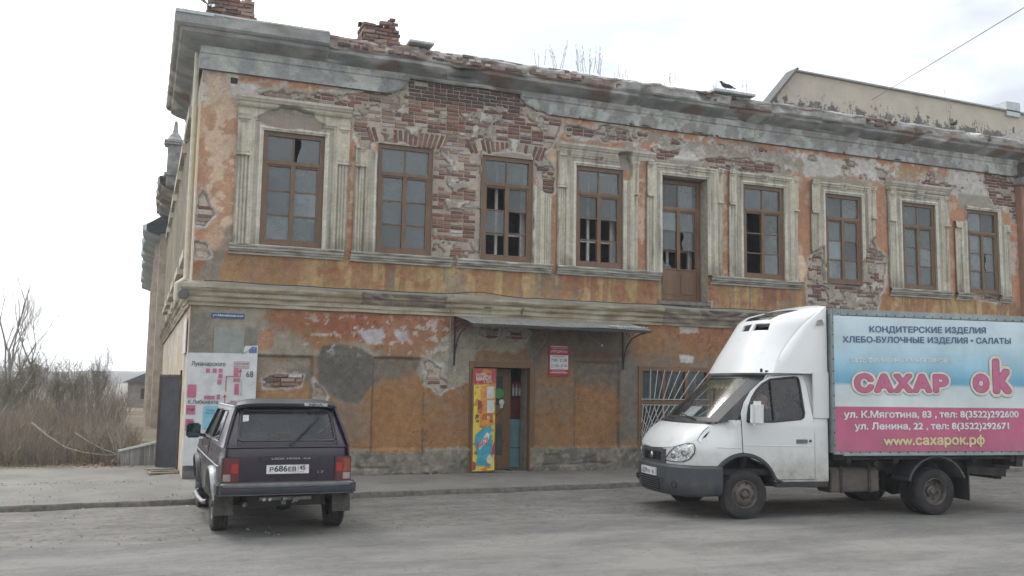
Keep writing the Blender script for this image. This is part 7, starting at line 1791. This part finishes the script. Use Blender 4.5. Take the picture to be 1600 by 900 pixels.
MB().box(.25, 1.75, -1.40, -.55, .50, .62).build('gearbox', M_CHAS, tk, bevel=.03); MB().tube([(.3, .0, .36), (1.7, .0, .36)], .045, 8).build('front_axle', M_CHAS, tk); MB().tube([(.3, -3.18, .35), (1.7, -3.18, .35)], .06, 8).build('rear_axle', M_CHAS, tk)
MB().lathe([(0, -.15), (.14, -.12), (.17, 0), (.14, .12), (0, .15)], 14, (1., -3.18, .36), 'x').build('differential', M_CHAS, tk, smooth=50)
MB().tube([(.75, -1.3, .5), (.8, -2.6, .45)], .03, 8).build('propshaft', M_CHAS, tk)
MB().bar((.35, -1.35, .42), (.5, -.45, .44), .03, .05).build('track_rod', M_CHAS, tk)
for s in (-1, 1):
    A = arc(-3.20, .36, .50, 158, 18, 20); xo = CX+s*1.0
    MB().grid([[(xo+d*s, -3.20+(p[0]+3.20)*k_, .36+(p[1]-.36)*k_) for p in A] for d, k_ in ((-.44, 1.0), (.02, 1.0), (.03, 1.01), (.03, 1.06), (.0, 1.07))]).build('rear_mudguard', mat('mudguard_grey', (.055, .06, .068), .6, var=.2, dirt=(.09, .08, .07), dirt_amt=.5), tk, smooth=50)
    y = -3.78; m = MB().box(min(xo-s*.42, xo-s*.0), max(xo-s*.42, xo), y-.008, y+.008, .21, .62); m.build('mud_flap', M_BLKP, tk)
    m = MB(); m.box(min(xo-s*.42, xo), max(xo-s*.42, xo), -2.76, -2.745, .50, .60); m.build('mudguard_lip', M_BLKP, tk)
    wheel('wheel', tk, (CX+s*.905, 0, .347), .347, .19, s, rimr=.205)
    wheel('wheel', tk, (CX+s*.905, -3.18, .347), .347, .185, s, rimr=.205, hub='dish')
    wheel('wheel', tk, (CX+s*.68, -3.18, .347), .347, .185, s, rimr=.205, hub='dish')

# ================================================================ DRIVER
def skin_mesh(name, V, E, rad, mats, parent, root=0, sub=2, matf=None):
    me = bpy.data.meshes.new(name); me.from_pydata(V, E, []); o = bpy.data.objects.new(name, me); link(o)
    md = o.modifiers.new('s', 'SKIN'); md.use_smooth_shade = True
    for i, v in enumerate(me.skin_vertices[0].data): v.radius = rad[i] if isinstance(rad[i], tuple) else (rad[i], rad[i]); v.use_root = (i == root)
    sd = o.modifiers.new('d', 'SUBSURF'); sd.levels = sub; sd.render_levels = sub
    bpy.context.view_layer.update(); m2 = bpy.data.meshes.new_from_object(o.evaluated_get(bpy.context.evaluated_depsgraph_get())); bpy.data.objects.remove(o)
    m2.name = name; m2.materials.clear()
    for m_ in mats: m2.materials.append(m_)
    if matf:
        for p in m2.polygons: p.material_index = matf(p.center)
    o2 = bpy.data.objects.new(name, m2); link(o2, parent); return o2
M_SKIN = mat('skin', (.42, .24, .17), .6, var=.1); M_JKT = mat('blue_jacket', (.035, .075, .17), .85, var=.3, scale=8); M_HAIR = mat('dark_hair', (.03, .022, .018), .8); M_TRS = mat('dark_trousers', (.03, .03, .035), .9)
V = [(0, 0, 0), (0, .02, .22), (0, .05, .42), (0, .08, .53), (0, .115, .60), (0, .13, .68), (0, .12, .76)]; Rd = [.15, .145, (.17, .12), .065, (.062, .075), (.078, .095), (.06, .07)]
E = [(i, i+1) for i in range(6)]
V.append((0, .235, .665)); Rd.append(.014); E.append((5, 7))                                     # nose
for s in (-1, 1):
    b = len(V); V += [(s*.085, .11, .67)]; Rd.append(.02); E.append((5, b))                        # ear
    b = len(V); V += [(s*.19, .05, .44), (s*.26, .17, .24), (s*.20, .40, .30), (s*.185, .47, .335)]; Rd += [.07, .052, .038, .034]; E += [(2, b), (b, b+1), (b+1, b+2), (b+2, b+3)]
    h = b+3
    for k in range(4):
        c = len(V); V += [(s*(.165+.018*k), .52, .36+.004*k), (s*(.165+.018*k), .535, .335), (s*(.165+.018*k), .515, .31+.003*k)]; Rd += [.011, .010, .009]; E += [(h, c), (c, c+1), (c+1, c+2)]
    c = len(V); V += [(s*.150, .49, .345), (s*.140, .52, .33)]; Rd += [.012, .010]; E += [(h, c), (c, c+1)]
    b = len(V); V += [(s*.11, .10, -.03), (s*.14, .48, -.02), (s*.14, .58, -.38), (s*.14, .70, -.40)]; Rd += [.10, .075, .055, .04]; E += [(0, b), (b, b+1), (b+1, b+2), (b+2, b+3)]
dv = empty('person', (.50, -.78, 1.02), 0, 'driver in a blue jacket sitting at the wheel of the white box truck', 'person'); dv.parent = None
dv.location = tk.matrix_basis @ Vector((.42, -.66, 1.04)); dv.rotation_euler = (0, 0, R(82.755))
skin_mesh('body', V, E, Rd, [M_SKIN, M_TRS, M_JKT], dv, matf=lambda c: 0 if (c.z > .53 or (c.y > .44 and c.z > .2)) else (1 if c.z < .10 and c.y > .08 or c.z < -.05 else 2))
skin_mesh('hair', [(0, .09, .70), (0, .10, .775), (0, .05, .66)], [(0, 1), (0, 2)], [(.088, .095), (.07, .075), (.07, .06)], [M_HAIR], dv)
skin_mesh('jacket', [(0, 0, 0), (0, .02, .22), (0, .05, .42), (-.19, .05, .44), (-.26, .17, .24), (-.205, .36, .29), (.19, .05, .44), (.26, .17, .24), (.205, .36, .29)], [(0, 1), (1, 2), (2, 3), (3, 4), (4, 5), (2, 6), (6, 7), (7, 8)], [.168, .160, (.185, .135), .080, .062, .050, .080, .062, .050], [M_JKT], dv)
for s in (-1, 1): MB().lathe([(0, -.012), (.010, -.006), (.010, .006), (0, .012)], 8, (s*.032, .208, .70), 'y').build('eye', M_INK, dv, smooth=60)
MB().bar((-.025, .212, .628), (.025, .212, .628), .01, .008).build('mouth', mat('lips', (.25, .10, .08), .7), dv)

for b in BIRDS: bird(b[0], b[1], b[2]-(.03 if b[0] < 12 else 0), *b[3:])


# ================================================================ HAZE
q = NT('thin_haze'); q.t.nodes.remove(q.b); pv = q.n('ShaderNodeVolumePrincipled', i_Density=.0012, i_Anisotropy=.3); pv.inputs['Color'].default_value = (.93, .96, 1, 1); q.l(pv.outputs[0], q.out.inputs['Volume'])
tag(MB().box(-710, 710, -710, 710, -1.4, 15).build('haze', q.m), kind='stuff')
